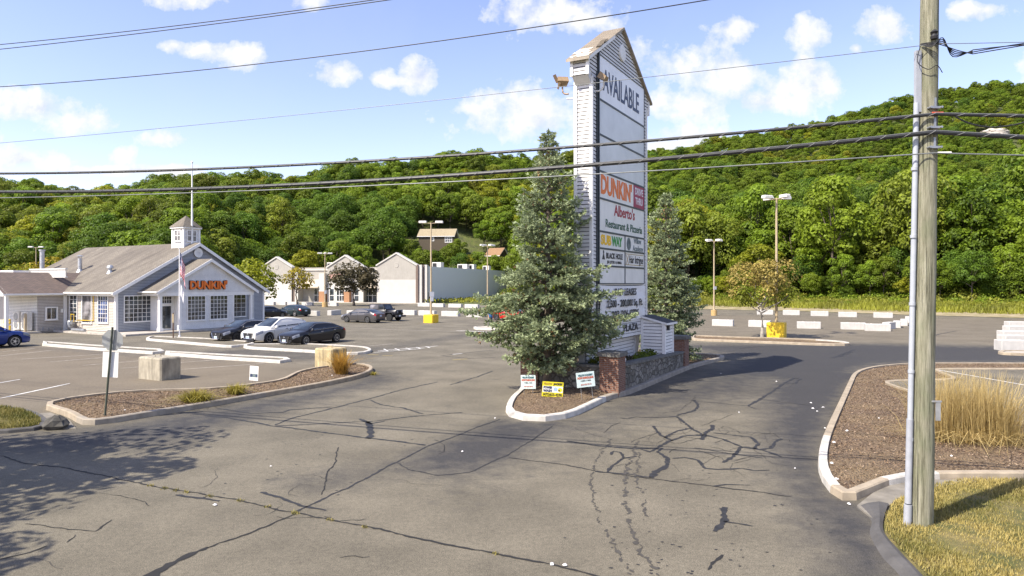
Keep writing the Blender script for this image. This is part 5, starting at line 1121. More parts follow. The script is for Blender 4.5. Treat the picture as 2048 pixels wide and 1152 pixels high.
mb = MB(); mb.bbox((-29.8, 2.2, 0), (-8.9, 6, 7.1)); mb.bbox((-37.4, .91, 0), (-29.81, 6, 7)); mb.bbox((-21.1, 1.51, 0), (-12.6, 2.19, 7)); mb.bbox((-8.89, .91, 0), (-.02, 6, 7)); mb.bbox((-37.5, 6.01, 0), (-.02, 60, 7.7)); mb.build('main_block', MATS['stucco_dark'], st)
for x0, x1 in ((-29.8, -21.2), (-12.5, -8.9)): mb = MB(); mb.bbox((x0, 2.0, 6.95), (x1, 2.4, 7.25)); mb.build('parapet', MATS['stucco_pale'], st)
mb = MB(); mb.bbox((.0, 1.6, 0.6), (.12, 60, 7.75)); mb.build('side_wall', MATS['ribbed_metal'], st)['label'] = 'grey blue ribbed metal side wall'
mb = MB(); mb.bbox((.121, 1.6, 0), (.25, 60, .6)); mb.build('plinth', MATS['metal_grey'], st)
for x0, x1, mt in ((.0, .5, 'brown_trim'), (.5, 1.2, 'stucco_pale'), (1.2, 1.5, 'brown_trim'), (1.5, 2.1, 'stucco_pale')):
    mb = MB(); mb.bbox((x0 + .002, -.1 + x0 * .6, 0), (x1, 1.6, 7.95)); mb.build('pilaster', MATS[mt], st)
for x0, x1, mt in ((-29.8, -29.2, 'brown_trim'), (-29.2, -28.4, 'stucco_pale')): mb = MB(); mb.bbox((x0, .3, 0), (x1, 2.2, 7.2)); mb.build('pilaster', MATS[mt], st)
M('awning_tan', (.5, .42, .31), .9, var=.06)
for x0, x1 in ((-27.8, -22.8), (-13, -9)):
    mb = MB(); mb.add([(x0, -.6, 3.4), (x1, -.6, 3.4), (x1, 2.1, 5.0), (x0, 2.1, 5.0), (x0, -.6, 3.15), (x1, -.6, 3.15), (x1, 2.1, 3.15), (x0, 2.1, 3.15)], ((0, 1, 2, 3), (4, 7, 6, 5), (0, 4, 5, 1), (1, 5, 6, 2), (2, 6, 7, 3), (3, 7, 4, 0))); mb.build('awning', MATS['awning_tan'], st)
for x in (-22.1, -16.0):
    mb = MB(); mb.bbox((x - .65, -.3, 0), (x + .65, 1.2, 2.4)); mb.build('pier', MATS['brick_tan'], st); mb = MB(); mb.bbox((x - .65, -.29, 2.402), (x + .65, 1.2, 6.3)); mb.build('pier', MATS['stucco_pale'], st)
for x0, w_, nx2 in ((-25.5, 2.6, 3), (-20.6, 1.0, 1), (-18.9, 1.9, 3), (-14.6, 1.0, 1), (-13.2, 4.0, 4)): window(st, (x0, 2.19 if x0 < -21.2 or x0 > -14 else .59, .15), 0, w_, 2.8, nx2, 2, 'trim_white', 'glass_dark', name='shop_window', bar=.09)
mb = MB(); mb.bbox((-20.7, .45, 5.1), (-17.6, .59, 6.2)); mb.build('sign_ghost', M('pink_panel', (.5, .3, .24), .8, var=.2, vs=2), st)
text('lettering', 'NEW MART', .5, MATS['brown_trim'], st, (-19.0, .56, 6.6), w=3.2)
for x, y, w_ in ((-27, 12, 2.2), (-22.3, 12, 1.6), (-12, 14, 1.8), (-3, 34, 2.6), (-1.2, 36, 1.2), (-3, 18, 2.2), (-2.4, 50, 1.8)):
    mb = MB(); mb.rbox((x, y, 8.3), (w_, 1.8, 1.4), .05); mb.box((x - w_ * .2, y - .92, 8.35), (w_ * .45, .04, .9), 0, 1); mb.build('rooftop_unit', [MATS['pale_paint'], MATS['dark_metal']], st)
mb = MB(); mb.bbox((.13, 5.5, .02), (.2, 6.6, 2.2)); mb.build('side_door', MATS['dark_metal'], st)
walkst = MB(); walkst.prism([Vector(p) for p in ((-38, -2.6, 0), (3, -2.6, 0), (3, 0, 0), (-38, 0, 0))], 0, .15); struct(walkst.build('sidewalk', MATS['concrete'], loc=Q0, rz=SROT))

# ------------------------------------------------------------------ lamp posts, barrier blocks
def lamp(px, py, h, base, heads, label, bh=1.15, bw=1.25, placards=(), head_rz=0.):
    P = g(px, py); P.z = 0; t = thing('lamp_post', label, 'lamp post', P, ROT, 'lamp posts in the parking lot')
    mb = MB()
    if base == 'square': mb.rbox((0, 0, bh / 2), (bw, bw, bh), .05)
    else: mb.cyl((0, 0, 0), (0, 0, bh), bw / 2, n=18)
    mb.build('base', MATS['yellow_paint' if base == 'square' else 'pole_ochre'], t)
    mb = MB(); mb.cyl((0, 0, bh), (0, 0, h), .11, .07, n=10); mb.box((0, 0, bh + .03), (.35, .35, .06)); mb.build('pole', MATS['pole_tan'], t)
    for k in range(heads):
        a = head_rz + k * 2 * math.pi / heads; d = Vector((math.cos(a), math.sin(a), 0)); mb = MB(); mb.tube([d * .05 + Vector((0, 0, h - .1)), d * .55 + Vector((0, 0, h - .05))], .04, 6); mb.build('arm', MATS['pole_tan'], t)
        mb = MB(); mb.rbox(d * .85 + Vector((0, 0, h + .05)), (.8, .42, .22), .05, a); mb.build('lamp_head', MATS['pale_paint'], t)
    for z, w_, hh in placards: mb = MB(); mb.box((-.03, -.13, z), (w_, .02, hh), -.5); mb.build('placard', MATS['trim_white'], t)
    return t
M('pole_ochre', (.45, .3, .12), .8, var=.2)
lamp(1553, 675.5, 10.4, 'square', 4, 'lamp post with four heads on a yellow block behind the autumn tree', head_rz=-ROT + .35)
lamp(862, 645.5, 10.35, 'square', 2, 'lamp post with white placards on a yellow block before the metal wall', bw=1.15, bh=.85, placards=((2.95, .5, .5), (2.45, .35, .45)), head_rz=-ROT)
lamp(1428, 631, 9.5, 'round', 4, 'lamp post on a tan round base right of the far spruce', bh=.7, bw=.75, placards=((3.5, .55, .4),), head_rz=-ROT + .4)
lamp(650, 614, 9.3, 'round', 4, 'lamp post on an ochre base between the yellow and plum trees', bh=.85, bw=1.0, placards=((2.6, .4, .6),), head_rz=-ROT + .3)
lamp(975, 622, 9.7, 'round', 4, 'lamp post left of the near spruce before the metal wall', bh=.7, bw=.7, head_rz=-ROT + .6)
lamp(72, 614, 10.4, 'round', 2, 'lamp post rising over the shop roof at far left', bh=.7, bw=.7, head_rz=-ROT + .1)
M('block_white', (.5, .48, .44), .9, var=.08, vs=2, dirt=.3, dirtcol=(.3, .28, .24), bmp=.2); M('block_grey', (.42, .4, .36), .9, var=.1, vs=2, dirt=.4, bmp=.2)
def block(x0, x1, py, label, rz=None, ln=1.83, group='barrier blocks across the lot', hgt=.6, dp=.6, mt='block_white'):
    c = g((x0 + x1) / 2, py - 1); c += Vector((c.x, c.y, 0)).normalized() * .25; c.z = 0
    t = MB(); t.rbox((0, 0, hgt / 2), (ln, dp, hgt), .03); t.box((-ln * .25, 0, hgt + .012), (.12, .04, .03)); t.box((ln * .25, 0, hgt + .012), (.12, .04, .03))
    tag(t.build('barrier_block', MATS[mt], loc=c, rz=rz if rz is not None else hd(A2)), label, 'concrete block', group)
ORD = ['first', 'second', 'third', 'fourth', 'fifth', 'sixth', 'seventh', 'eighth', 'ninth']
for i, (a, c, y) in enumerate([(1423, 1469, 653), (1496, 1543, 655), (1593, 1642, 658), (1678, 1734, 660), (1731, 1779, 663)]): block(a, c, y, 'white concrete block, %s from the far spruce in the row beside the yellow lamp base' % ORD[i], rz=hd(A2) + .22 if i > 1 else None, ln=1.95)
for i, (a, c, y) in enumerate([(1763, 1793, 659), (1782, 1806, 656), (1796, 1820, 652), (1808, 1826, 646)]): block(a, c, y, 'white concrete block, %s in the line running back towards the utility pole' % ORD[i], rz=hd(U) if i else hd(U) - .3, ln=1.7)
for i, (a, c, y) in enumerate([(1515, 1545, 630), (1566, 1599, 631), (1622, 1656, 633), (1678, 1712, 635), (1748, 1784, 636.5)]): block(a, c, y, 'white concrete block, %s from the autumn tree in the farthest row' % ORD[i], ln=2.0, rz=hd(A2) + .2)
for i, (a, c, y) in enumerate([(1999, 2044, 702), (2008, 2046, 690.5), (2008, 2042, 680), (2012, 2048, 668.5), (2016, 2048, 658)]): block(a, c, y, 'white concrete block, %s from the front in the stack of five by the right edge' % ORD[i], rz=-.15 + .1 * (i % 2), ln=1.45 + .12 * (i % 3), hgt=.62, dp=.9)
for i, (a, c, y) in enumerate([(612, 633, 632.5), (651, 686, 631), (700, 722, 632), (804, 828, 631), (838, 872, 632), (884, 919, 633.5), (936, 968, 635), (990, 1020, 637)]): block(a, c, y, 'pale concrete block, %s from the shop in the row past the grey sedan' % ORD[i], ln=2.5, rz=hd(U) + .25 if i == 1 else hd(A2), hgt=.62)
for i, (a, c, y) in enumerate([(528, 552, 611), (554, 573, 611), (577, 596, 611.5), (605, 626, 612), (657, 672, 613), (838, 860, 614), (864, 888, 615), (899, 923, 616), (932, 956, 617)]): block(a, c, y, 'pale concrete block, %s from the left in the row before the store front' % ORD[i], ln=2.6, hgt=.62)
M('old_concrete', (.36, .32, .24), .95, var=.15, vs=3, dirt=.75, dirtcol=(.09, .08, .06), bmp=.5); M('old_yellow', (.46, .37, .2), .95, var=.2, vs=3, dirt=.85, dirtcol=(.1, .08, .06), bmp=.5)
def cube(px, py, a, u, h, mt, label):
    c = g(px, py); mb = MB(); mb.rbox((-a / 2, u / 2, h / 2), (a, u, h), .06); mb.tube([(-a * .6, u * .4, h), (-a * .6, u * .4, h + .08), (-a * .45, u * .5, h + .08), (-a * .45, u * .5, h)], .025)
    tag(mb.build('concrete_block', MATS[mt], loc=c, rz=hd(A2)), label, 'concrete block')
cube(321, 762, 1.55, .95, .93, 'old_concrete', 'stained grey concrete block standing on the lot behind the stop sign'); cube(664, 739, 1.15, 1.05, .95, 'old_yellow', 'faded yellow concrete block behind the dry grass tuft')

# ------------------------------------------------------------------ utility pole and wires
m, nt, b = nodes('pole_wood'); tcx = nt.nodes.new('ShaderNodeTexCoord'); mp = N(nt, 'ShaderNodeMapping'); mp.inputs['Scale'].default_value = (14, 14, .7); L(nt, tcx.outputs['Object'], mp.inputs[0])
gr_ = noise(nt, 1.6, 8, mp.outputs[0], .7); c = ramp(nt, gr_, [(.34, (.075, .07, .042)), (.47, (.2, .19, .125)), (.66, (.36, .34, .25))])
mp2 = N(nt, 'ShaderNodeMapping'); mp2.inputs['Scale'].default_value = (30, 30, .35); L(nt, tcx.outputs['Object'], mp2.inputs[0])
ck = ramp(nt, noise(nt, 1., 5, mp2.outputs[0]), [(.31, 1.), (.37, 0.)]); c = mixcol(nt, math_(nt, 'MULTIPLY', ck, .8), c, (.025, .02, .014))
c = mixcol(nt, ramp(nt, noise(nt, 2.5, 4), [(.45, 0.), (.7, .5)]), c, (.15, .17, .09)); L(nt, c, b.inputs['Base Color']); b.inputs['Roughness'].default_value = .95; bump(nt, b, math_(nt, 'SUBTRACT', gr_, ck), 1., .03)
PB = g(1842, 1048, .08); PB.z = .05; lean = Vector((.0165, 0, 1))
up = thing('utility_pole', 'weathered green grey wooden utility pole with white conduit on the grass corner', 'utility pole', PB)
pc = lambda z, dx=0, dy=0: lean * z + Vector((dx, dy, 0))
mb = MB(); mb.tube([pc(z) + Vector((random.uniform(-.004, .004), 0, 0)) for z in np.linspace(-.1, 11.6, 26)], [.178 - .0052 * z for z in np.linspace(-.1, 11.6, 26)], 28); mb.build('shaft', MATS['pole_wood'], up, smooth=True)
mb = MB(); mb.tube([pc(1.25, -.225, -.03), pc(6.9, -.2, -.02)], .042, 14)
for z in np.arange(1.4, 6.9, 1.1): mb.tube([pc(z, -.22, -.03), pc(z + .05, -.22, -.03)], .05, 14)
mb.build('conduit', M('pvc_white', (.37, .39, .41), .4, var=.05), up, smooth=True)
mb = MB(); mb.box(pc(7.25, -.185, -.02), (.085, .07, 1.0)); mb.build('riser_guard', MATS['pole_guard'] if 'pole_guard' in MATS else M('pole_guard', (.33, .34, .36), .5, var=.1), up)
mb = MB(); mb.tube([pc(.38, -.235, -.03), pc(1.75, -.228, -.03)], .052, 14); mb.tube([pc(-.05, -.24, -.03), pc(.36, -.235, -.03)], .062, 14); mb.build('conduit_sleeve', MATS['pole_guard'], up, smooth=True)
for i, (z, colr) in enumerate(((6.74, 'tag_red'), (6.42, 'tag_orange'), (6.1, 'trim_white'))):
    M('tag_red', (.55, .1, .05), .5); M('tag_orange', (.65, .26, .02), .5)
    mb = MB(); mb.box(pc(z + .05, .02, -.17), (.15, .05, .035)); mb.box(pc(z + .14, .02, -.155), (.03, .03, .14)); mb.cyl(pc(z + .05, -.07, -.22), pc(z + .05, -.07, -.1), .018); mb.cyl(pc(z + .05, .1, -.22), pc(z + .05, .1, -.1), .018); mb.build('bracket', MATS['metal_grey'], up)
    mb = MB(); mb.tube([pc(z - .045, -.05 + (.1 if i == 2 else 0), -.2), pc(z - .04, .13 + (.14 if i == 2 else 0), -.19)], .016, 8); mb.build('cable_tag', MATS[colr], up)
mb = MB(); mb.lathe(pc(7.95, -.02, -.17), [(.05, -.06), (.06, -.02), (.035, .02), (.06, .05), (.02, .09)], 12); mb.build('insulator', MATS['dark_metal'], up)
mb = MB()
for s in range(5):
    mb.tube(catmull([pc(7.85, -.17, -.05), pc(7.82 - .02 * s, -.1, -.2 - .01 * s), pc(7.78 + .03 * s, .1, -.2), pc(7.72 - .02 * s, .35, -.15 + .02 * s), pc(7.66 + .015 * s, .62, -.14)], 5), .008, 5)
mb.tube(catmull([pc(7.8, -.2, -.1), pc(7.55, -.24, -.1), pc(7.4, -.12, -.18), pc(7.46, .02, -.19), pc(7.36, .14, -.14)], 6), .007, 5); mb.build('jumper_cable', MATS['black'], up, smooth=True)
mb = MB(); mb.box(pc(2.06, .12, -.16), (.16, .02, .025)); mb.box(pc(1.9, .15, -.155), (.08, .012, .3)); mb.build('marker', MATS['galv'], up)
WT = Vector((-.95, .31, 0)); M('cable', (.016, .017, .018), .5, .2, var=.3, vs=30); M('cable_pale', (.16, .17, .165), .5, .2); M('lash', (.2, .2, .19), .5, .3)
def wire(label, z0, zm, zl, zr, r, mt='cable', lash=0, s_end=42, right=14, dz=0):
    """z at the pole, mid way (7.15 m), at the left picture edge (21 m) and 1.45 m to the right"""
    A_ = np.polyfit([0, 7.15 if not isinstance(zm, tuple) else zm[0], 21], [z0, zm if not isinstance(zm, tuple) else zm[1], zl], 2)
    base = PB + Vector((.0165 * z0, -.21, 0)); base.z = 0; pts = []
    if zr is not None:
        sl_ = (zr - z0) / 1.45
        for s in np.linspace(right, .4, 14): pts.append(base - WT * s + Vector((0, 0, z0 + sl_ * s + .006 * s * s)))
    for s in np.linspace(0, s_end, 60): pts.append(base + WT * s + Vector((0, 0, float(np.polyval(A_, s)))))
    mb = MB(); mb.tube(pts, r, 8); o = tag(mb.build('utility_wire', MATS[mt], smooth=True), label, 'wire', 'wires along the road')
    if lash:
        lm = MB()
        for i in range(len(pts) - 1):
            seg = pts[i + 1] - pts[i]; n = max(1, int(seg.length / .33))
            for k in range(n):
                p = pts[i] + seg * (k / n); d = seg.normalized(); q = d.cross(Vector((0, 0, 1))).normalized(); w2 = q.cross(d)
                lm.tube([p + d * (t_ * .13) + (q * math.cos(a) + w2 * math.sin(a)) * (r + .002) for t_, a in ((0, 2.4), (.5, 3.5), (1, 4.6))], .0065, 4)
        lm.tube([p + Vector((0, 0, r + .004)) for p in pts], .006, 5); lm.build('lashing', MATS['lash'], o)
wire('thick lashed black cable, upper of the heavy pair crossing the sign', 6.72, 6.55, 6.82, 6.56, .024, lash=1)
wire('thickest lashed cable, lower of the heavy pair crossing the sign', 6.43, 6.17, 6.35, 6.22, .033, lash=1)
wire('thin pale cable just below the heavy pair', 6.1, 6.03, 6.2, 5.96, .011, 'cable_pale')
wire('hair thin pale service wire crossing the word on the sign', 7.85, 7.7, 7.6, 7.71, .006, 'cable_pale')
wire('single thin dark wire slanting up above the sign roof', 9.2, 8.89, 9.04, 9.1, .0105)
wire('upper one of two thin wires at the top left of the sky', 10.02, (13.2, 9.9), 10.12, 10., .0105); wire('lower one of two thin wires at the top left of the sky', 9.98, (13.2, 9.84), 10.0, 9.9, .0105)
mb = MB(); b0 = PB + Vector((.11, -.21, 0)); mb.tube(catmull([b0 - WT * s + Vector((0, 0, z - .05)) for s, z in ((.25, 6.68), (.45, 6.55), (.75, 6.46), (1.1, 6.48), (1.4, 6.57), (1.6, 6.6))], 6), .013, 6); tag(mb.build('cable_loop', MATS['cable'], smooth=True), 'slack black cable loop hanging right of the pole', 'wire')
mb = MB()
for k in range(3): mb.tube([pc(7.66, .62, -.14) + PB + Vector((i * .9, -i * .27, .14 * min(1, i) - .05 * i + .035 * k * math.sin(i * 1.3 + k))) for i in np.linspace(0, 6, 22)], .009, 5)
tag(mb.build('utility_wire', MATS['black'], smooth=True), 'twisted black service cable leaving right from the pole top', 'wire', 'wires along the road')
# far poles against the wood
far = [(1962, 588, 499, 128), (1716, 572, 470, 135), (2230, 600, 480, 118), (1440, 590, 500, 140)]
fp_ = []
for i, (px, yb, yt, Yd) in enumerate(far):
    X = (px - 1024) / F * Yd; zt = CH + (HY - yt) / F * Yd; zb = float(terrain(X, Yd)) ; fp_.append(Vector((X, Yd, zt)))
    t = thing('utility_pole', ['slim grey pole before the wood right of the big pole', 'slim pole in the wood left of the big pole', 'slim pole beyond the right edge', 'slim pole in the wood behind the far spruce'][i], 'utility pole', (X, Yd, zb), 0, 'far poles along the wood')
    mb = MB(); mb.cyl((0, 0, -1), (0, 0, zt - zb + .4), .16, .11, n=8); mb.build('shaft', MATS['pole_tan'], t)
    if i == 0: mb = MB(); mb.tube(catmull([Vector((0, 0, zt - zb + .2)), Vector((-2, -1, zt - zb + 3)), Vector((-5, -2, zt - zb + 4.4)), Vector((-6.5, -2.5, zt - zb + 4.5))], 5), .08, 6); mb.build('arm', MATS['pale_paint'], t)
fp_ = [fp_[3], fp_[1], fp_[0], fp_[2]]
for k, (dz, nm) in enumerate(((0, 'topmost thin wire before the wood'), (-3.2, 'second thin wire from the top before the wood'), (-4.5, 'third thin wire from the top before the wood'), (-5.6, 'lowest thin wire before the wood'))):
    pts = []
    for a, c in zip(fp_[:-1], fp_[1:]): pts += [a.lerp(c, s) + Vector((0, -.2, dz - 1.1 * 4 * s * (1 - s))) for s in np.linspace(0, 1, 10)[:-1]]
    pts.append(fp_[-1] + Vector((0, -.2, dz))); mb = MB(); mb.tube(pts, .028, 5); tag(mb.build('utility_wire', MATS['cable_pale']), nm, 'wire', 'wires before the wood')

# ------------------------------------------------------------------ signs by the road, litter
sgb = g(210, 832, .13); t = thing('stop_sign', 'back of a grey octagon stop sign leaning on a thin post in the mulch', 'sign', sgb)
M('sign_back', (.4, .41, .4), .45, .5, var=.06); M('post_steel', (.09, .1, .07), .7, .2, var=.3); lv = Vector((.085, 0, 1))
mb = MB(); mb.tube([lv * 0, lv * 2.6], .03, 6); mb.build('post', MATS['post_steel'], t)
mb = MB(); c = lv * 2.22; pts = [(c.x + .33 * math.cos(a), c.z + .33 * math.sin(a)) for a in [math.pi / 8 + k * math.pi / 4 for k in range(8)]]; mb.extr(pts, .05, .056); mb.build('plate', MATS['sign_back'], t)
mb = MB(); c = lv * 1.5; pts = [(c.x - .24 + .03, c.z + .38), (c.x + .22 + .03, c.z + .36), (c.x + .19 + .03, c.z - .38), (c.x - .27 + .03, c.z - .36)]; mb.extr(pts, .04, .046); mb.build('notice', MATS['trim_white'], t)
def yard(px, py, z, w_, h, lift, rz, roll, label, mats, rows, cat='sign', name='yard_sign'):
    t = thing(name, label, cat, g(px, py, z), 0, 'yard signs' if name == 'yard_sign' else None); t.rotation_euler = (0, roll, rz)
    mb = MB(); mb.tube([(-w_ * .3, .012, 0), (-w_ * .3, .012, lift + h * .8)], .006, 5); mb.tube([(w_ * .3, .012, 0), (w_ * .3, .012, lift + h * .8)], .006, 5); mb.build('stake', MATS['galv'], t)
    mb = MB(); mb.bbox((-w_ / 2, -.006, lift), (w_ / 2, .004, lift + h)); bdp = mb.build('board', MATS[mats], t)
    for r_ in rows:
        if r_[0] == 'box': _, x, zz, a, c, m_, d = r_; mb = MB(); mb.bbox((x - a / 2, -.0065 - d, lift + zz - c / 2), (x + a / 2, -.006, lift + zz + c / 2)); mb.build('print', MATS[m_], bdp)
        elif r_[0] == 'oval': _, x, zz, a, m_, d = r_; mb = MB(); mb.lathe((x, -.007 - d, lift + zz), [(a, 0), (a, .001)], 14, 'Y'); mb.build('print', MATS[m_], bdp)
        else: s, x, zz, sz, ww, m_, bo = r_; text('lettering', s, sz, MATS[m_], bdp, (x, -.012, lift + zz), w=ww, bold=bo, ext=.001)
    return t
M('sign_yellow', (.8, .68, .02), .5, var=.02); M('sign_pale', (.6, .7, .66), .5, var=.06); M('ink_teal', (.03, .12, .13), .5); M('ink_orange', (.5, .09, .03), .5); M('spray_blue', (.35, .5, .7), .5)
rowsW = [('WILLOW ACADEMY', 0, .4, .085, .5, 'ink_teal', .004), ('NOW ENROLLING', 0, .31, .095, .54, 'ink_orange', .005), ('6 WEEKS - 6 YEARS', 0, .215, .05, .34, 'ink_black', .002), ('203.424.9510', 0, .09, .07, .36, 'ink_orange', .001)]
yard(1104, 797, .14, .71, .5, .06, .05, .07, 'yellow and white power washing yard sign in the sunlit mulch', 'sign_yellow', [('box', 0, .25, .68, .21, 'trim_white', .0004), ('YELLOW', -.18, .43, .09, .3, 'ink_gold', .004), ('JACKET', .17, .43, .09, .32, 'ink_black', .006), ('POWER', -.17, .305, .105, .3, 'ink_navy', .006), ('WASH', -.17, .195, .11, .3, 'ink_navy', .006),
    ('(475)655-4590', 0, .07, .12, .64, 'ink_black', .003), ('oval', .1, .26, .07, 'spray_blue', .001), ('oval', .25, .24, .075, 'sign_yellow', .002), ('oval', .22, .22, .03, 'ink_black', .003)])
yard(1175, 799, .15, .62, .5, .42, .12, -.1, 'pale green yard sign tilted before the brown brick pillar', 'sign_pale', rowsW)
yard(1057, 789, .15, .52, .48, .2, -.15, -.02, 'shaded pale green yard sign before the sunlit brick pillar', 'sign_pale', [(r_[0], r_[1], r_[2] - .01, r_[3], r_[4] * .85, r_[5], r_[6]) for r_ in rowsW])
yard(507, 768, 0, .38, .58, .14, -.2, .05, 'small white notice standing by the island kerb', 'trim_white', [('box', 0, .2, .34, .15, 'ink_grey', .0004), ('oval', -.11, .2, .06, 'ink_navy', .001), ('oval', .12, .2, .05, 'ink_navy', .001), ('box', 0, .07, .3, .02, 'ink_grey', .0004), ('box', 0, .44, .26, .015, 'ink_grey', .0004), ('box', 0, .38, .26, .015, 'ink_grey', .0004), ('box', 0, .32, .2, .015, 'ink_grey', .0004)], name='notice_sign')
M('paper', (.75, .73, .7), .8)
def scrap(px, py, z=0, s=.07):
    c = g(px, py, z); mb = MB(); P = [Vector((s * math.cos(a) * random.uniform(.6, 1.5), s * math.sin(a) * random.uniform(.5, 1.), random.uniform(.012, .035))) for a in [k * math.pi / 3 for k in range(6)]]
    mb.add([Vector((0, 0, .05))] + P, [(0, k + 1, (k + 1) % 6 + 1) for k in range(6)])
    return mb.build('paper_scrap', MATS['paper'], loc=c)
for px, py in [(925, 905), (541, 935), (1590, 939), (1650, 858), (1658, 864), (1646, 816), (1622, 807), (1626, 818), (1634, 824), (1478, 826), (1375, 738), (1442, 748), (1553, 764), (1104, 1131), (1131, 1133), (430, 1012), (990, 838), (1698, 1010)]:
    tag(scrap(px, py, 0, random.uniform(.02, .045)), 'crumpled white paper scrap lying on the asphalt', 'litter', 'paper scraps on the asphalt')
for px, py in [(1758, 838), (1694, 863), (1903, 914), (1668, 886), (1664, 928), (1672, 960), (250, 822), (664, 752)]:
    tag(scrap(px, py, .14, random.uniform(.025, .05)), 'crumpled white paper scrap lying on the mulch', 'litter', 'paper scraps on the mulch')
mb = MB(); mb.lathe((0, 0, 0), [(.05, .0), (.15, .05), (.17, .14), (.1, .22), (.03, .25)], 9); mb.v = [(x * random.uniform(.85, 1.2), y * random.uniform(.85, 1.2), z) for x, y, z in mb.v]; tag(mb.build('plastic_bag', MATS['paper'], loc=S(.25, 1.1, 1.1), smooth=True), 'crumpled white bag on the wall top beside the brick pillar', 'litter')
rk = MB(); rk.lathe((0, 0, 0), [(.28, 0), (.34, .12), (.26, .27), (.1, .34), (.02, .35)], 10); rk.v = [(x * random.uniform(.8, 1.25), y * random.uniform(.8, 1.2), z * random.uniform(.85, 1.1)) for x, y, z in rk.v]
tag(rk.build('stone', M('rock_dark', (.07, .065, .055), .95, var=.4, vs=5), loc=g(112, 857)), 'dark lump of broken kerb in the gutter beside the grass patch', 'stone')

# ------------------------------------------------------------------ person
def person(loc, head):
    P = {'pelvis': (0, 0, .95), 'chest': (0, .0, 1.25), 'neck': (0, .0, 1.46), 'head': (.02, 0, 1.6), 'crown': (.01, 0, 1.74), 'shl': (0, .17, 1.4), 'ell': (-.02, .23, 1.13), 'wrl': (.08, .22, .9), 'hal': (.11, .22, .8),
         'shr': (0, -.17, 1.4), 'elr': (-.02, -.23, 1.13), 'wrr': (.08, -.22, .9), 'har': (.11, -.22, .8), 'hil': (0, .09, .9), 'knl': (.06, .1, .5), 'anl': (.0, .1, .1), 'tol': (.16, .11, .04), 'hir': (0, -.09, .9), 'knr': (-.02, -.1, .5), 'anr': (-.1, -.1, .1), 'tor': (.06, -.11, .04)}
    E = [('pelvis', 'chest'), ('chest', 'neck'), ('neck', 'head'), ('head', 'crown'), ('chest', 'shl'), ('shl', 'ell'), ('ell', 'wrl'), ('wrl', 'hal'), ('chest', 'shr'), ('shr', 'elr'), ('elr', 'wrr'), ('wrr', 'har'), ('pelvis', 'hil'), ('hil', 'knl'), ('knl', 'anl'), ('anl', 'tol'), ('pelvis', 'hir'), ('hir', 'knr'), ('knr', 'anr'), ('anr', 'tor')]
    Rr = dict(pelvis=.15, chest=.16, neck=.06, head=.095, crown=.07, shl=.075, ell=.048, wrl=.034, hal=.035, shr=.075, elr=.048, wrr=.034, har=.035, hil=.1, knl=.065, anl=.045, tol=.035, hir=.1, knr=.065, anr=.045, tor=.035)
    ks = list(P); me = bpy.data.meshes.new('person'); me.from_pydata([P[k] for k in ks], [(ks.index(a), ks.index(c)) for a, c in E], [])
    o = bpy.data.objects.new('tmp', me); COL.objects.link(o); sk = o.modifiers.new('s', 'SKIN')
    for k, v in zip(ks, me.skin_vertices[0].data): v.radius = (Rr[k], Rr[k] * (1.15 if k in ('chest', 'pelvis') else 1)); v.use_root = k == 'pelvis'
    o.modifiers.new('d', 'SUBSURF').levels = 2; bpy.context.view_layer.update()
    m2 = bpy.data.meshes.new_from_object(o.evaluated_get(bpy.context.evaluated_depsgraph_get())); COL.objects.unlink(o); bpy.data.objects.remove(o)
    m2.name = 'person'; m2.materials.clear()
    for x in ('skin', 'shirt_blue', 'trousers', 'hair'): m2.materials.append(MATS[x])
    for p in m2.polygons:
        c = p.center; z = c.z; p.use_smooth = True
        p.material_index = 3 if (z > 1.66 or (z > 1.56 and c.x < -.02)) else 0 if (z > 1.47 or (abs(c.y) > .17 and z < 1.2)) else 1 if z > .93 else 2
    return tag(link('person', m2, None, loc, head), 'person in a blue shirt and dark trousers standing left of the red car', 'person')
M('skin', (.5, .3, .2), .6); M('shirt_blue', (.03, .13, .3), .8); M('trousers', (.02, .03, .07), .85); M('hair', (.1, .05, .02), .7)
person(g(981, 655), math.radians(-60))

# ------------------------------------------------------------------ houses in the wood
M('house_brown', (.09, .07, .045), .85, var=.1, vs=4); shingle_mat('shingle_tan', (.4, .33, .2), (.33, .27, .17), (.22, .18, .11)); shingle_mat('shingle_rust', (.33, .2, .1), (.28, .16, .08), (.2, .12, .08))
def house(px, py, Yd, w_, dpt, hw_, rise, rz, roofm, label, wins):
    X = (px - 1024) / F * Yd; z = CH + (HY - py) / F * Yd; t = thing('hillside_house', label, 'house', (X, Yd, z), rz)
    mb = MB(); mb.bbox((-w_ / 2, 0, -2.5), (w_ / 2, dpt, hw_)); mb.extr([(0, hw_), (dpt, hw_), (dpt / 2, hw_ + rise)], -w_ / 2, -w_ / 2 + .05); n_ = 6
    mb.v[-n_:] = [(y, x, zz) for x, y, zz in mb.v[-n_:]]; mb.extr([(0, hw_), (dpt, hw_), (dpt / 2, hw_ + rise)], w_ / 2 - .05, w_ / 2); mb.v[-n_:] = [(y, x, zz) for x, y, zz in mb.v[-n_:]]; mb.build('wall', MATS['house_brown'], t)
    mb = MB(); slab_roof(mb, (-w_ / 2 - .5, -.5, hw_ - .1), (w_ / 2 + .5, -.5, hw_ - .1), (w_ / 2 + .5, dpt / 2, hw_ + rise), (-w_ / 2 - .5, dpt / 2, hw_ + rise), .2); slab_roof(mb, (w_ / 2 + .5, dpt + .5, hw_ - .1), (-w_ / 2 - .5, dpt + .5, hw_ - .1), (-w_ / 2 - .5, dpt / 2, hw_ + rise), (w_ / 2 + .5, dpt / 2, hw_ + rise), .2)
    mb.build('roof', [MATS[roofm], MATS['trim_white']], t, fix=False)
    for x, zz, a, h, nx3 in wins: window(t, (x, -.02, zz), 0, a, h, nx3, 2, 'trim_white', 'glass_dark', bar=.1, rim=.15)
    return t
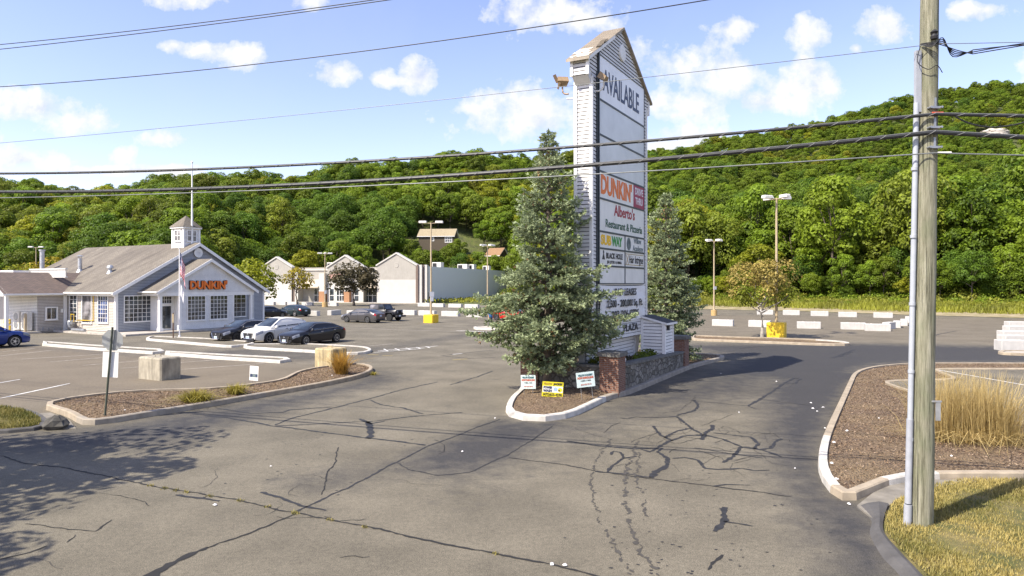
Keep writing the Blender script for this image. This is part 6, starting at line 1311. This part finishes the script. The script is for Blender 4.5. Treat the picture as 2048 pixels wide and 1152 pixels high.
house(872, 487, 232, 12, 8, 2.6, 2.7, -.1, 'shingle_tan', 'dark brown house with tan roof among the hillside trees', [(-1.6, 1.0, .8, 1.2, 1), (3.2, .5, 2.2, 1.6, 3)])
house(985, 518, 225, 5, 6, 1.2, 2.6, -.5, 'shingle_rust', 'small house with rusty orange roof half hidden by trees', [])
# ------------------------------------------------------------------ vegetation
M('bark', (.12, .095, .07), .95, var=.35, vs=5, bmp=.5, bs=12); M('bark_pale', (.3, .27, .22), .95, var=.3, vs=5)
leaf_mat('leaf_green', (.034, .068, .006), (.24, .35, .025), (.3, .34, .03), .35, trans=.45)
leaf_mat('leaf_dark', (.022, .055, .008), (.155, .265, .025), (.22, .28, .03), .35, trans=.45)
leaf_mat('leaf_yellow', (.08, .095, .008), (.37, .4, .025), (.4, .34, .03), .25, trans=.45)
leaf_mat('leaf_olive', (.04, .068, .008), (.25, .32, .028), (.32, .3, .04), .3, trans=.45)
leaf_mat('leaf_amber', (.1, .09, .01), (.55, .45, .025), (.4, .25, .02), .2)
leaf_mat('leaf_plum', (.035, .03, .018), (.16, .12, .06), (.12, .15, .03), .2)
leaf_mat('leaf_rust', (.08, .08, .014), (.46, .36, .09), (.42, .28, .08), .2)
leaf_mat('leaf_scrub', (.06, .075, .01), (.27, .29, .03), (.35, .3, .05), .3)
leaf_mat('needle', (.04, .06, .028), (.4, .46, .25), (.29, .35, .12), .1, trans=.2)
leaf_mat('needle_brown', (.08, .045, .02), (.26, .16, .07), (.2, .12, .06), .1, trans=.1)
leaf_mat('straw', (.36, .26, .09), (.74, .58, .26), (.6, .5, .28), .1, trans=.35)
leaf_mat('straw_orange', (.22, .12, .02), (.6, .36, .07), (.5, .3, .1), .15, trans=.3)
leaf_mat('tuft_green', (.14, .12, .015), (.5, .42, .07), (.5, .4, .1), .1, trans=.3)

def crown_pts(h, r, z0, lobes, n, seed, flat=.8, top=.5):
    rg = np.random.default_rng(seed); P, Nn, Vv = [], [], []
    zc, rz = (z0 + h) / 2, (h - z0) / 2
    L_ = []
    for k in range(lobes):
        a = k * 2.4 + rg.uniform(-.4, .4); q = (k + .5) / lobes; zz = -0.75 + 1.6 * q + rg.uniform(-.1, .1)
        rad = math.sqrt(max(.05, 1 - min(.95, abs(zz)) ** 2)) * (.68 if k < lobes - 1 else .1) * rg.uniform(.75, 1.1)
        L_.append((np.array([rad * r * math.cos(a), rad * r * math.sin(a), zc + zz * rz * .72]), r * rg.uniform(.24, .54)))
    for c, lr in L_:
        m_ = int(n / lobes); d = rg.normal(size=(m_, 3)); d /= np.linalg.norm(d, axis=1, keepdims=True); d[:, 2] = np.where(d[:, 2] < -.45, -d[:, 2], d[:, 2])
        rad = lr * rg.uniform(.62, 1.12, m_) ** .6; p = c + d * rad[:, None] * np.array([1, 1, flat])
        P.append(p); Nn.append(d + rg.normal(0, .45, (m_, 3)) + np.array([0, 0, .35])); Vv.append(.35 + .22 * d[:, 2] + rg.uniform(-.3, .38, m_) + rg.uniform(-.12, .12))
    return np.vstack(P), np.vstack(Nn), np.concatenate(Vv), L_
def trunk_mesh(h, r0, L_, seed, limbs=9, low=.25):
    rg = random.Random(seed); mb = MB(); w_ = [Vector((rg.uniform(-.1, .1) * k, rg.uniform(-.1, .1) * k, h * .8 * k / 6)) for k in range(7)]
    mb.tube(w_, [r0 * (1.25 if k == 0 else 1) * (1 - .13 * k) for k in range(7)], 9)
    for k in range(min(limbs, len(L_))):
        c = Vector(L_[k * len(L_) // limbs][0]); b_ = Vector((0, 0, h * low + (c.z - h * low) * .35)); m_ = b_.lerp(c, .5) + Vector((rg.uniform(-.2, .2), rg.uniform(-.2, .2), -.05 * h * .1)); mb.tube([b_, m_, c], [r0 * .45, r0 * .28, r0 * .1], 6)
    return mb
def tree_parts(name, h, r, z0, lobes, n, ls, seed, mat, r0=.2, bark='bark', flat=.8):
    P, Nn, v, L_ = crown_pts(h, r, z0, lobes, n, seed, flat)
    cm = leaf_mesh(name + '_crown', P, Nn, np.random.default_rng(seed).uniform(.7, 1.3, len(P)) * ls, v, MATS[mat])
    mb = trunk_mesh(h, r0, L_, seed); o = mb.build('tmp', MATS[bark], smooth=True); tm = o.data; bpy.data.objects.remove(o); tm.name = name + '_trunk'
    return tm, cm
def tree_thing(name, label, tm, cm, loc, rz, sc, group=None, cat='tree'):
    t = thing(name, label, cat, loc, rz, group); t.scale = (sc, sc, sc) if isinstance(sc, (int, float)) else sc
    link('trunk', tm, t); link('crown', cm, t); return t

# the wood on the hills
PROTO = []
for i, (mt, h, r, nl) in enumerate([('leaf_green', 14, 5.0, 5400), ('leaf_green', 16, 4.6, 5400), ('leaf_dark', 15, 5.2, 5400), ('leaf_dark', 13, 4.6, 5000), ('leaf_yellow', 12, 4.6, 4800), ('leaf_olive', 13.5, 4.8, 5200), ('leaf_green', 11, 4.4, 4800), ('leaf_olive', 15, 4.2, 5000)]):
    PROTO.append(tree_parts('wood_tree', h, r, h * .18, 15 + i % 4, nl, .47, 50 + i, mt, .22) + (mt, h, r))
LAB = {'leaf_green': 'full green leafy tree', 'leaf_dark': 'deep green shady tree', 'leaf_yellow': 'yellow green leafy tree', 'leaf_olive': 'olive brown tinged leafy tree'}
pts = []; rg = np.random.default_rng(11)
yq = 92.
while yq < 690:
    sp = 6.4 + (yq - 90) * .0078; xq = -1.0 * yq - 20
    while xq < .98 * yq + 20:
        x, y = xq + rg.uniform(-.4, .4) * sp, yq + rg.uniform(-.4, .4) * sp
        px = 1024 + F * x / y; y0 = max(float(TREE0(px)), F * CH / (EDGE(px) - HY) + 6); zr = float(RDIST(px))
        if y > y0 and y < zr + 25:
            pts.append((x, y))
        xq += sp
    yq += sp * .9
for px in np.arange(-420, 2520, 9.):
    zr = float(RDIST(px)); y = zr + rg.uniform(-14, 6); pts.append(((px + rg.uniform(-6, 6) - 1024) / F * y, y))
main_n = len(pts)
for px in np.arange(960, 2600, 11.):
    y = max(float(TREE0(px)), F * CH / (EDGE(px) - HY) + 9) + rg.uniform(-2.5, 4); pts.append(((px + rg.uniform(-6, 6) - 1024) / F * y, y))
pts = np.array(pts); under = np.arange(len(pts)) >= main_n; zz = terrain(pts[:, 0], pts[:, 1]); pxs = 1024 + F * pts[:, 0] / pts[:, 1]
sc_ = rg.uniform(.72, 1.18, len(pts)); sc_ *= np.where(pts[:, 1] > 300, .82, 1.) * np.interp(pxs, [0, 1000, 1290, 2048], [1.12, 1.18, 1.2, 1.22])
crest = (RDIST(pxs) - pts[:, 1]) < 45; sc_ = np.where(crest, rg.uniform(.93, 1.07, len(pts)), sc_)
patch = np.sin(pts[:, 0] * .035 + 1) + np.sin(pts[:, 1] * .05 + pts[:, 0] * .021) + rg.normal(0, .7, len(pts))
ix = np.where(patch > 1.7, 4, np.where(patch > 1.3, 5, np.where(patch > -.3, rg.integers(0, 2, len(pts)), np.where(patch > -1., 6, rg.integers(2, 4, len(pts))))))
ix = np.where((pts[:, 1] > 300) & (ix == 2), 1, ix)
sc_ = np.where(under, rg.uniform(.28, .55, len(pts)), sc_); ix = np.where(under, rg.choice([0, 0, 2, 6, 6, 4], len(pts)), ix)
sc_ = np.where(crest & ~under, sc_ * 13.5 / np.array([PROTO[k][3] for k in ix]), sc_)
lf = (pxs < 620) & (rg.random(len(pts)) < .35); ix = np.where(lf, rg.choice([4, 5, 7], len(pts)), ix)
tops = np.array([PROTO[k][3] for k in ix]) * sc_ + zz; ytop = HY - (tops - CH) / pts[:, 1] * F; ybot = HY - (zz - CH) / pts[:, 1] * F; wpx = np.array([PROTO[k][4] for k in ix]) * sc_ / pts[:, 1] * F
keep = np.ones(len(pts), bool)
for hx0, hx1, hy, Yd in ((826, 915, 488, 241), (962, 1012, 517, 233), (1962, 2012, 262, 480)):
    keep &= ~((pxs + wpx * .8 > hx0) & (pxs - wpx * .8 < hx1) & (pts[:, 1] < Yd) & (ytop < hy) & (ytop > hy - 260))
    keep &= ~((np.abs(pxs - (hx0 + hx1) / 2) < (hx1 - hx0) / 2 + 12) & (np.abs(pts[:, 1] - Yd) < 9))
ex_ = [(px_, Yd, top_) for px_, Yd, top_ in ((838, 222, 492), (852, 218, 496), (868, 220, 493), (884, 219, 497), (900, 221, 492), (915, 223, 480), (826, 224, 478), (958, 216, 500), (972, 214, 512), (988, 213, 514), (1004, 215, 508), (940, 218, 492), (922, 216, 500))]
keep &= ~((pxs > 815) & (pxs < 1015) & (pts[:, 1] < 226))
pts, zz, pxs, sc_, ix, ytop, ybot, wpx = [a[keep] for a in (pts, zz, pxs, sc_, ix, ytop, ybot, wpx)]
xp = np.array([[(a - 1024) / F * Yd, Yd] for a, Yd, _ in ex_]); xz = terrain(xp[:, 0], xp[:, 1]); xk = np.array([0, 6, 3, 1, 6, 0, 7, 1, 4, 6, 5, 4, 2]); xt = np.array([t_ for _, _, t_ in ex_])
xs_ = np.clip((CH + (HY - xt) / F * xp[:, 1] - xz) / np.array([PROTO[k][3] for k in xk]), .3, 1.2)
pts = np.vstack([pts, xp]); zz = np.append(zz, xz); pxs = np.append(pxs, [a for a, _, _ in ex_]); sc_ = np.append(sc_, xs_); ix = np.append(ix, xk); ytop = np.append(ytop, xt); ybot = HY - (zz - CH) / pts[:, 1] * F; wpx = np.array([PROTO[k][4] for k in ix]) * sc_ / pts[:, 1] * F
order = np.argsort(pts[:, 1]); hor = np.full(700, 575.); vis = np.zeros(len(pts))
hor[((np.arange(700) * 4 - 300) > 0) & ((np.arange(700) * 4 - 300) < 525)] = 500; hor[((np.arange(700) * 4 - 300) > 525) & ((np.arange(700) * 4 - 300) < 1000)] = 540
for i in order:
    a, c = int((pxs[i] - wpx[i] + 300) / 4), int((pxs[i] + wpx[i] + 300) / 4)
    if c < 75 or a > 587: continue
    a, c = max(0, a), min(699, c + 1); hh = hor[a:c]
    vis[i] = np.clip(hh - ytop[i], 0, None).sum() * 4 * (1 if 0 < pxs[i] < 2048 else .3); hor[a:c] = np.minimum(hh, ytop[i] + (ybot[i] - ytop[i]) * .25)
best = set(np.argsort(-vis)[:296].tolist())
rot_ = rg.uniform(0, 6.28, len(pts)); asp = rg.uniform(.88, 1.3, len(pts))
ncnt = {}
for i in sorted(best):
    tm, cm, mt, h, r = PROTO[ix[i]]; side = 'left of the tall sign' if pxs[i] < 1220 else 'right of the tall sign'
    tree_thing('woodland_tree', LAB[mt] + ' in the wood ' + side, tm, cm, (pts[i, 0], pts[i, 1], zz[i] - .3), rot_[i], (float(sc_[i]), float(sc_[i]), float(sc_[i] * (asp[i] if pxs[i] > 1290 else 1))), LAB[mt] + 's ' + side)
rest = np.array([i for i in range(len(pts)) if i not in best])
pc_ = bpy.data.collections.new('wood_kinds')
for k, (tm, cm, mt, h, r) in enumerate(PROTO):
    bm = bmesh.new(); bm.from_mesh(cm); bm.to_mesh(m2 := bpy.data.meshes.new('wood_kind')); bm.free(); m2.materials.append(MATS[mt])
    o = bpy.data.objects.new('wood_kind_%d' % k, m2); pc_.objects.link(o)
pm = bpy.data.meshes.new('forest'); pm.from_pydata(np.column_stack([pts[rest], zz[rest] - .3]).tolist(), [], [])
for nm, tp, arr in (('idx', 'INT', ix[rest].astype(np.int32)), ('rot', 'FLOAT', rot_[rest]), ('scl', 'FLOAT', sc_[rest]), ('sclz', 'FLOAT', sc_[rest] * rg.uniform(.8, 1.15, len(rest)))):
    pm.attributes.new(nm, tp, 'POINT').data.foreach_set('value', arr)
fo = struct(link('forest', pm), 'stuff')
ng = bpy.data.node_groups.new('forest_nodes', 'GeometryNodeTree'); ng.interface.new_socket('Geometry', in_out='INPUT', socket_type='NodeSocketGeometry'); ng.interface.new_socket('Geometry', in_out='OUTPUT', socket_type='NodeSocketGeometry')
gi, go = ng.nodes.new('NodeGroupInput'), ng.nodes.new('NodeGroupOutput'); ii = ng.nodes.new('GeometryNodeInstanceOnPoints'); ci = ng.nodes.new('GeometryNodeCollectionInfo')
ci.inputs['Collection'].default_value = pc_; ci.inputs['Separate Children'].default_value = True; ci.inputs['Reset Children'].default_value = True
def na(nm, tp): n = ng.nodes.new('GeometryNodeInputNamedAttribute'); n.data_type = tp; n.inputs['Name'].default_value = nm; return [o for o in n.outputs if o.enabled and o.name == 'Attribute'][0]
cx = ng.nodes.new('ShaderNodeCombineXYZ'); ng.links.new(na('rot', 'FLOAT'), cx.inputs[2])
ng.links.new(gi.outputs[0], ii.inputs['Points']); ng.links.new(ci.outputs[0], ii.inputs['Instance']); ii.inputs['Pick Instance'].default_value = True
ng.links.new(na('idx', 'INT'), ii.inputs['Instance Index']); ng.links.new(cx.outputs[0], ii.inputs['Rotation']); cs = ng.nodes.new('ShaderNodeCombineXYZ'); a_s = na('scl', 'FLOAT'); ng.links.new(a_s, cs.inputs[0]); ng.links.new(a_s, cs.inputs[1]); ng.links.new(na('sclz', 'FLOAT'), cs.inputs[2]); ng.links.new(cs.outputs[0], ii.inputs['Scale']); ng.links.new(ii.outputs[0], go.inputs[0])
fo.modifiers.new('forest', 'NODES').node_group = ng
print('trees', len(pts), 'individual', len(best))
# scrub along the foot of the wood
sx, sm_, sz, sn, sv = [], [], [], [], []
for k in range(760):
    px = rg.uniform(1000, 2600); yb = F * CH / (EDGE(px) - HY); y0 = float(TREE0(px)); y = rg.uniform(yb + 7.5, max(y0, yb + 11) + 5); x = (px - 1024) / F * y; z = float(terrain(x, y)); q = np.clip((y - yb - 7) / 11, 0, 1)
    tall = .5 + .5 * math.sin(x * .22 + 2 * math.sin(x * .07)); r = rg.uniform(.6, 1.7) * (.5 + .9 * q); hgt = rg.uniform(.2, .6) + rg.uniform(.2, 2.8) * q * q * (.35 + tall); n = int(70 * r * (1 + hgt * .4)); sm_.append(np.full(n, rg.choice([0, 1, 2], p=[.75 - .5 * q, .15 + .4 * q, .1 + .1 * q])))
    d = rg.normal(size=(n, 3)); d /= np.linalg.norm(d, axis=1, keepdims=True); d[:, 2] = abs(d[:, 2]); sx.append(np.array([x, y, z]) + d * np.array([r, r, hgt]) * rg.uniform(.7, 1.08, (n, 1))); sn.append(d + rg.normal(0, .5, (n, 3))); sv.append(rg.uniform(.0, .8, n) + rg.uniform(-.25, .3))
struct(link('undergrowth', leaf_mesh('undergrowth', np.vstack(sx), np.vstack(sn), rg.uniform(.2, .42, sum(len(a) for a in sx)), np.concatenate(sv), [MATS['leaf_scrub'], MATS['leaf_green'], MATS['leaf_olive']], np.concatenate(sm_))), 'stuff')
gp_ = []
while len(gp_) < 30000:
    px = rg.uniform(1180, 2250); yb = F * CH / (EDGE(px) - HY); y = yb + 2.5 + 11 * rg.random() ** .8; gp_.append(((px - 1024) / F * y, y))
gp_ = np.array(gp_); gz = terrain(gp_[:, 0], gp_[:, 1]); zmap = {(a, c_): z_ for (a, c_), z_ in zip(gp_.tolist(), gz)}
struct(link('grass', blades('grass', gp_, 0, .25, .8, lambda a, c_: zmap[(a, c_)], 'leaf_scrub', .05, .8, lambda a, c_: .25 + .3 * math.sin(a * .5 + 2 * math.sin(c_ * .4)))), 'stuff')
q = [Vector((x, y, 0)) for x, y in ((-18.8, 141.8), (-18.2, 139), (4, 145), (6, 185), (0, 200))]; gsc = scatter(ccw(q), 3000); struct(link('undergrowth', leaf_mesh('undergrowth', np.column_stack([gsc, rg.uniform(.05, .9, len(gsc))]), rg.normal(0, 1, (len(gsc), 3)) + np.array([0, -.5, .6]), rg.uniform(.3, .6, len(gsc)), rg.uniform(.3, 1, len(gsc)), MATS['leaf_scrub'])), 'stuff')
# rock on the hill
Yr = 478; Xr = (1987 - 1024) / F * Yr; rk = bmesh.new(); bmesh.ops.create_icosphere(rk, subdivisions=4, radius=1)
for v in rk.verts: v.co = Vector((v.co.x * 10, v.co.y * 8, v.co.z * 4.5)) * (1 + .12 * math.sin(v.co.x * 7 + v.co.z * 9) * math.sin(v.co.y * 8 + 1) + .06 * math.sin(v.co.z * 23))
m2 = bpy.data.meshes.new('rock_outcrop'); rk.to_mesh(m2); rk.free(); m2.materials.append(M('rock_pale', (.4, .36, .31), .95, var=.3, vs=.4, bmp=.6, bs=1.5)); struct(link('rock_outcrop', m2, None, (Xr, Yr, float(terrain(Xr, Yr)) + 3)))

# planted trees of the lots
def lot_tree(name, label, px, py, h, r, z0, mat, n, ls, seed, r0=.13, lobes=13, bark='bark', flat=.8, group=None, depth=None):
    P = g(px, py) if depth is None else Vector(((px - 1024) / F * depth, depth, 0)); P.z = 0
    tm, cm = tree_parts(name, h, r, z0, lobes, n, ls, seed, mat, r0, bark, flat); return tree_thing(name, label, tm, cm, P, 0, 1)
mpl = lot_tree('maple_tree', 'small round tree turning rust and green beside the yellow lamp base', 1524, 676.5, 5.75, 2.75, 1.5, 'leaf_rust', 5600, .19, 5, .12, 17, 'bark_pale', .9)
cm = [c for c in mpl.children if c.name.startswith('crown')][0].data; cm.materials.append(MATS['leaf_olive']); pz = np.empty(len(cm.polygons) * 3); cm.polygons.foreach_get('center', pz); pz = pz.reshape(-1, 3)
cm.polygons.foreach_set('material_index', (pz[:, 2] + .7 * np.sin(pz[:, 0] * 2 + 1) + RNG.normal(0, .5, len(pz)) < 3.5).astype(np.int32))
lot_tree('plum_tree', 'dark plum leaved tree before the store entrance', 708, 611.5, 7.7, 5.0, 1.5, 'leaf_plum', 3400, .5, 8, .22, 20)
lot_tree('honey_locust', 'slender yellow leaved tree left of the store entrance', 594, 612, 7.4, 3.1, 1.8, 'leaf_amber', 1100, .42, 12, .16, 13)
lot_tree('honey_locust', 'yellow green tree rising behind the right corner of the shop', 508, 620, 7.4, 3.4, 1.2, 'leaf_yellow', 2300, .42, 14, .2, 16, depth=92)
lot_tree('broadleaf_tree', 'low yellow green tree behind the rooftop screens of the shop', 110, 620, 7.8, 4.6, 1.0, 'leaf_amber', 2600, .45, 21, .2, 16, depth=104)
lot_tree('broadleaf_tree', 'yellow green bushy tree at the left end of the shop roof', 60, 620, 7.0, 4.0, 1.0, 'leaf_yellow', 2400, .45, 22, .2, 14, depth=112)
# off frame trees that shade the left foreground
for i, (x, y, h, r) in enumerate(((-16.4, 11.2, 9.5, 4.1), (-14.9, 5.6, 8.5, 3.2))):
    tm, cm = tree_parts('shade_tree', h, r, 3., 16, 5200, .32, 90 + i, 'leaf_green', .25); tree_thing('roadside_tree', ['leafy roadside tree beyond the left edge shading the asphalt', 'smaller roadside tree behind the viewer at left shading the asphalt'][i], tm, cm, (x, y, 0), 0, 1)

# ------------------------------------------------------------------ blue spruces
def spruce(name, label, loc, h, prof, seed, dens=1., brown=.0, zlow=.5, lean=(0, 0)):
    rg = np.random.default_rng(seed); R = tab(prof); tw, dirs, ln, vv, mi = [], [], [], [], []; wood = MB(); sil = []
    t = thing(name, label, 'tree', loc); z = zlow
    axis = lambda z: np.array([lean[0] * z / h, lean[1] * z / h, z])
    wood.tube([Vector(axis(q)) for q in np.linspace(-.2, h, 14)], list(np.linspace(.17, .015, 14)), 9)
    while z < h - .05:
        q = z / h; nb = int(rg.integers(5, 8) * (1 if q < .8 else .8)) if q < .93 else 4; ph = rg.uniform(0, 6.28)
        for k in range(nb):
            a = ph + k * 2 * math.pi / nb + rg.normal(0, .22); Lb = float(R(z)) * min(1.12, rg.uniform(.74, 1.1) * (.86 + .26 * math.sin(a * 2 + z * 1.7 + seed) + .16 * math.sin(a * 5 - z * 3.1))) * (1 if rg.random() > .1 else .5); d = np.array([math.cos(a), math.sin(a), 0.]); n = np.array([-d[1], d[0], 0.])
            if Lb < .12: Lb = .12
            up0, dr = (.45 + .55 * q) * (1 - .35 * rg.random()), 0; b0 = axis(z)
            f = lambda s: b0 + d * Lb * s + np.array([0, 0, Lb * (up0 * s * (1 - s * .75) - .72 * (1 - q) * s * s * (.75 if z < 2 else 1) + .42 * s ** 4)]) + n * .05 * Lb * math.sin(s * 4 + k)
            if Lb > .4: wood.tube([Vector(f(s)) for s in (0, .3, .6, .92)], [.028 * Lb ** .5 + .006, .02 * Lb ** .5, .012, .005], 5, caps=False)
            m_ = max(3, int(Lb * 10.5 * dens))
            for j in range(m_):
                s = .22 + .8 * (j + rg.random()) / m_; s = min(s, 1.0); p = f(s); tang = f(min(1, s + .03)) - f(s - .03); tang /= np.linalg.norm(tang) + 1e-9
                for sd in (-1, 1):
                    l2 = (.42 * (1 - s) * Lb + .24) * rg.uniform(.6, 1.15); l2 = min(l2, .72); td = tang * .75 + n * sd * .8 + np.array([0, 0, rg.uniform(-.45, .4)]); td /= np.linalg.norm(td); m2_ = max(2, int(l2 / .085))
                    for u in range(m2_):
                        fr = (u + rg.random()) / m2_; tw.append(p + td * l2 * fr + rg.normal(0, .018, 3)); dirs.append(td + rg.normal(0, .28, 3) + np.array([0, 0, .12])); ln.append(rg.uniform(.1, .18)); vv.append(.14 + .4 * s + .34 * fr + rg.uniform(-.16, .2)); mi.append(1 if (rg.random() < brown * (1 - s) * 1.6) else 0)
        z += (.2 + .16 * rg.random()) * (1 if q < .85 else .62)
    for _ in range(10): tw.append(axis(h) + np.array([0, 0, rg.uniform(-.25, .08)])); dirs.append(np.array([rg.normal(0, .3), rg.normal(0, .3), 1])); ln.append(.16); vv.append(.5); mi.append(0)
    tw, dirs, ln, vv, mi = np.array(tw), np.array(dirs), np.array(ln), np.array(vv), np.array(mi); dirs /= np.linalg.norm(dirs, axis=1, keepdims=True); V4, vals, mats = [], [], []
    for k in range(4):           # each tuft: four spiky blades round the twig
        rd = rg.normal(size=tw.shape); sdv = np.cross(dirs, rd); sdv /= np.linalg.norm(sdv, axis=1, keepdims=True) + 1e-9; dd = dirs + sdv * .75 * (k > 0); dd /= np.linalg.norm(dd, axis=1, keepdims=True); w2 = np.cross(dd, rg.normal(size=tw.shape)); w2 /= np.linalg.norm(w2, axis=1, keepdims=True) + 1e-9
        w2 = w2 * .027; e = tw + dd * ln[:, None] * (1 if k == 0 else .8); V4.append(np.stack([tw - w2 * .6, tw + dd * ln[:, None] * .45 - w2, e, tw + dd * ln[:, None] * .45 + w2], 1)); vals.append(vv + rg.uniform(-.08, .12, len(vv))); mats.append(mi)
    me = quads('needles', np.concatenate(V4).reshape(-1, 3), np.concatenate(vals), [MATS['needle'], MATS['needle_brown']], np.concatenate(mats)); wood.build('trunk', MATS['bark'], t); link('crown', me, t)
    return t, len(tw)
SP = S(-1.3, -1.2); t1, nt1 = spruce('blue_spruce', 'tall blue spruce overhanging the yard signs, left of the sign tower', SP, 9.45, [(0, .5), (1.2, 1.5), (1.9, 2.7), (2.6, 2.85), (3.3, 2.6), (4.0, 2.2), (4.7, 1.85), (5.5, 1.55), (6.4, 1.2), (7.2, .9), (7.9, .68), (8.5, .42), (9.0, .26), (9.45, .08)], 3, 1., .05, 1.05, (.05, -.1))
mb = MB(); cn = []
for k in range(60):
    zq = random.uniform(7.9, 9.1); a = random.uniform(0, 6.28); rq = .1 + .32 * (9.3 - zq) / 1.6; p = Vector((rq * math.cos(a), rq * math.sin(a), zq)); mb.lathe(p, [(.012, -.11), (.03, -.07), (.032, -.03), (.012, 0)], 7)
mb.build('cones', M('cone_tan', (.33, .19, .08), .8, var=.2), t1)['kind'] = 'stuff'
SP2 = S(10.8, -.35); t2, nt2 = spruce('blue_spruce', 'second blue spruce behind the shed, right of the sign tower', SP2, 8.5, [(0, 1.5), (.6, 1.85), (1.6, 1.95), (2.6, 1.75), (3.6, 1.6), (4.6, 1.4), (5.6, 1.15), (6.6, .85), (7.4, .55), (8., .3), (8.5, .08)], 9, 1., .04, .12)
mb = MB()
for k in range(26):
    zq = random.uniform(7.2, 8.1); a = random.uniform(0, 6.28); rq = .12 + .3 * (8.4 - zq); p = Vector((rq * math.cos(a), rq * math.sin(a), zq)); mb.lathe(p, [(.012, -.11), (.03, -.07), (.032, -.03), (.012, 0)], 7)
mb.build('cones', MATS['cone_tan'], t2)['kind'] = 'stuff'
print('spruce tufts', nt1, nt2)

# ------------------------------------------------------------------ grasses and shrubs
def clump(name, label, loc, n, h, spread, mat, width=.012, lean=.45, basal=.25, curve=.5, group=None, seedheads=False):
    """a grass clump: each blade two bent pieces rising from one crown"""
    q = RNG.normal(0, basal * .5, (n, 2)); out = q / (basal + 1e-6); an = np.arctan2(out[:, 1], out[:, 0]) + RNG.normal(0, .7, n); L_ = h * RNG.uniform(.45, 1.08, n); le = np.abs(RNG.normal(0, lean, n)); d = np.column_stack([np.cos(an), np.sin(an), np.zeros(n)]); s = np.column_stack([-np.sin(an + RNG.normal(0, .8, n)), np.cos(an), np.zeros(n)]) * width
    p0 = np.column_stack([q, np.zeros(n)]); k = np.array([0, 0, 1.]); p1 = p0 + d * (L_ * le * .4 * spread)[:, None] + k * (L_ * .55)[:, None]; p2 = p1 + d * (L_ * le * (.4 + curve) * spread)[:, None] + k * (L_ * .47 * np.cos(np.clip(le * curve * 2.2, 0, 2.2)))[:, None]; p2[:, 2] = np.maximum(p2[:, 2], .03)
    vs = np.concatenate([np.stack([p0 - s, p0 + s, p1 + s * .8, p1 - s * .8], 1), np.stack([p1 - s * .8, p1 + s * .8, p2 + s * .2, p2 - s * .2], 1)]).reshape(-1, 3); v = RNG.random(n) * .7 + .1
    return tag(link(name, quads(name, vs, np.concatenate([v * .8, v * 1.1 + .1]), MATS[mat]), None, loc), label, 'grass', group)
for i, (px, py, lb) in enumerate(((1895, 880, 'tall straw coloured grass clump right beside the utility pole'), (1948, 884, 'tall straw coloured grass clump, middle of the three'), (2002, 888, 'tall straw coloured grass clump nearest the right edge'))):
    clump('ornamental_grass', lb, g(px, py, .13) + Vector((0, .25, 0)), 1100, 1.6, 1.0, 'straw', .0052, .33, .5, .35, 'dry ornamental grasses in the right bed')
    clump('ornamental_grass', 'low bent straw at the foot of the grass clump, ' + ['beside the pole', 'in the middle', 'at the right'][i], g(px, py, .13) + Vector((0, .1, 0)), 500, .6, 1.3, 'straw', .007, .7, .55, .9, 'dry ornamental grasses in the right bed')
clump('ornamental_grass', 'rusty orange grass tuft in the island before the yellow block', g(682, 748, .14), 420, 1.0, 1., 'straw_orange', .012, .5, .2, .5); clump('grass_tuft', 'yellow green grass tuft in the left island, the bigger one', g(391, 802, .14), 420, .42, 1.2, 'tuft_green', .012, .8, .34, .9); clump('grass_tuft', 'yellow green grass tuft in the left island, the smaller one', g(472, 787, .14), 280, .38, 1.1, 'tuft_green', .012, .7, .24, .8)
clump('weed_tuft', 'bright green weed growing at the tip of the left island kerb', g(747, 750), 90, .16, 1.2, 'tuft_green', .012, .8, .08, .6)
def shrub(label, loc, r, h, mat, n, ls):
    d = RNG.normal(size=(n, 3)); d /= np.linalg.norm(d, axis=1, keepdims=True); d[:, 2] = abs(d[:, 2]); P = d * np.array([r[0], r[1], h]) * RNG.uniform(.55, 1.1, (n, 1)); tag(link('shrub', leaf_mesh('shrub', P, d + RNG.normal(0, .5, (n, 3)), RNG.uniform(.6, 1.3, n) * ls, RNG.uniform(0, .8, n), MATS[mat]), None, loc, ROT), label, 'shrub', 'shrubs in the planter')
shrub('dark red leaved shrub behind the stone wall near the sign base', S(1.6, .6, .82), (.9, .35, 0), .5, 'leaf_plum', 900, .09); shrub('low olive green shrub behind the stone wall before the shed', S(4.0, .72, .82), (1.5, .3, 0), .42, 'leaf_olive', 1700, .08); shrub('yellow green shrub under the sign tower by the near pillar', S(.6, .1, .82), (.6, .5, 0), .5, 'leaf_scrub', 700, .1)
print('scene built', len(bpy.data.objects))
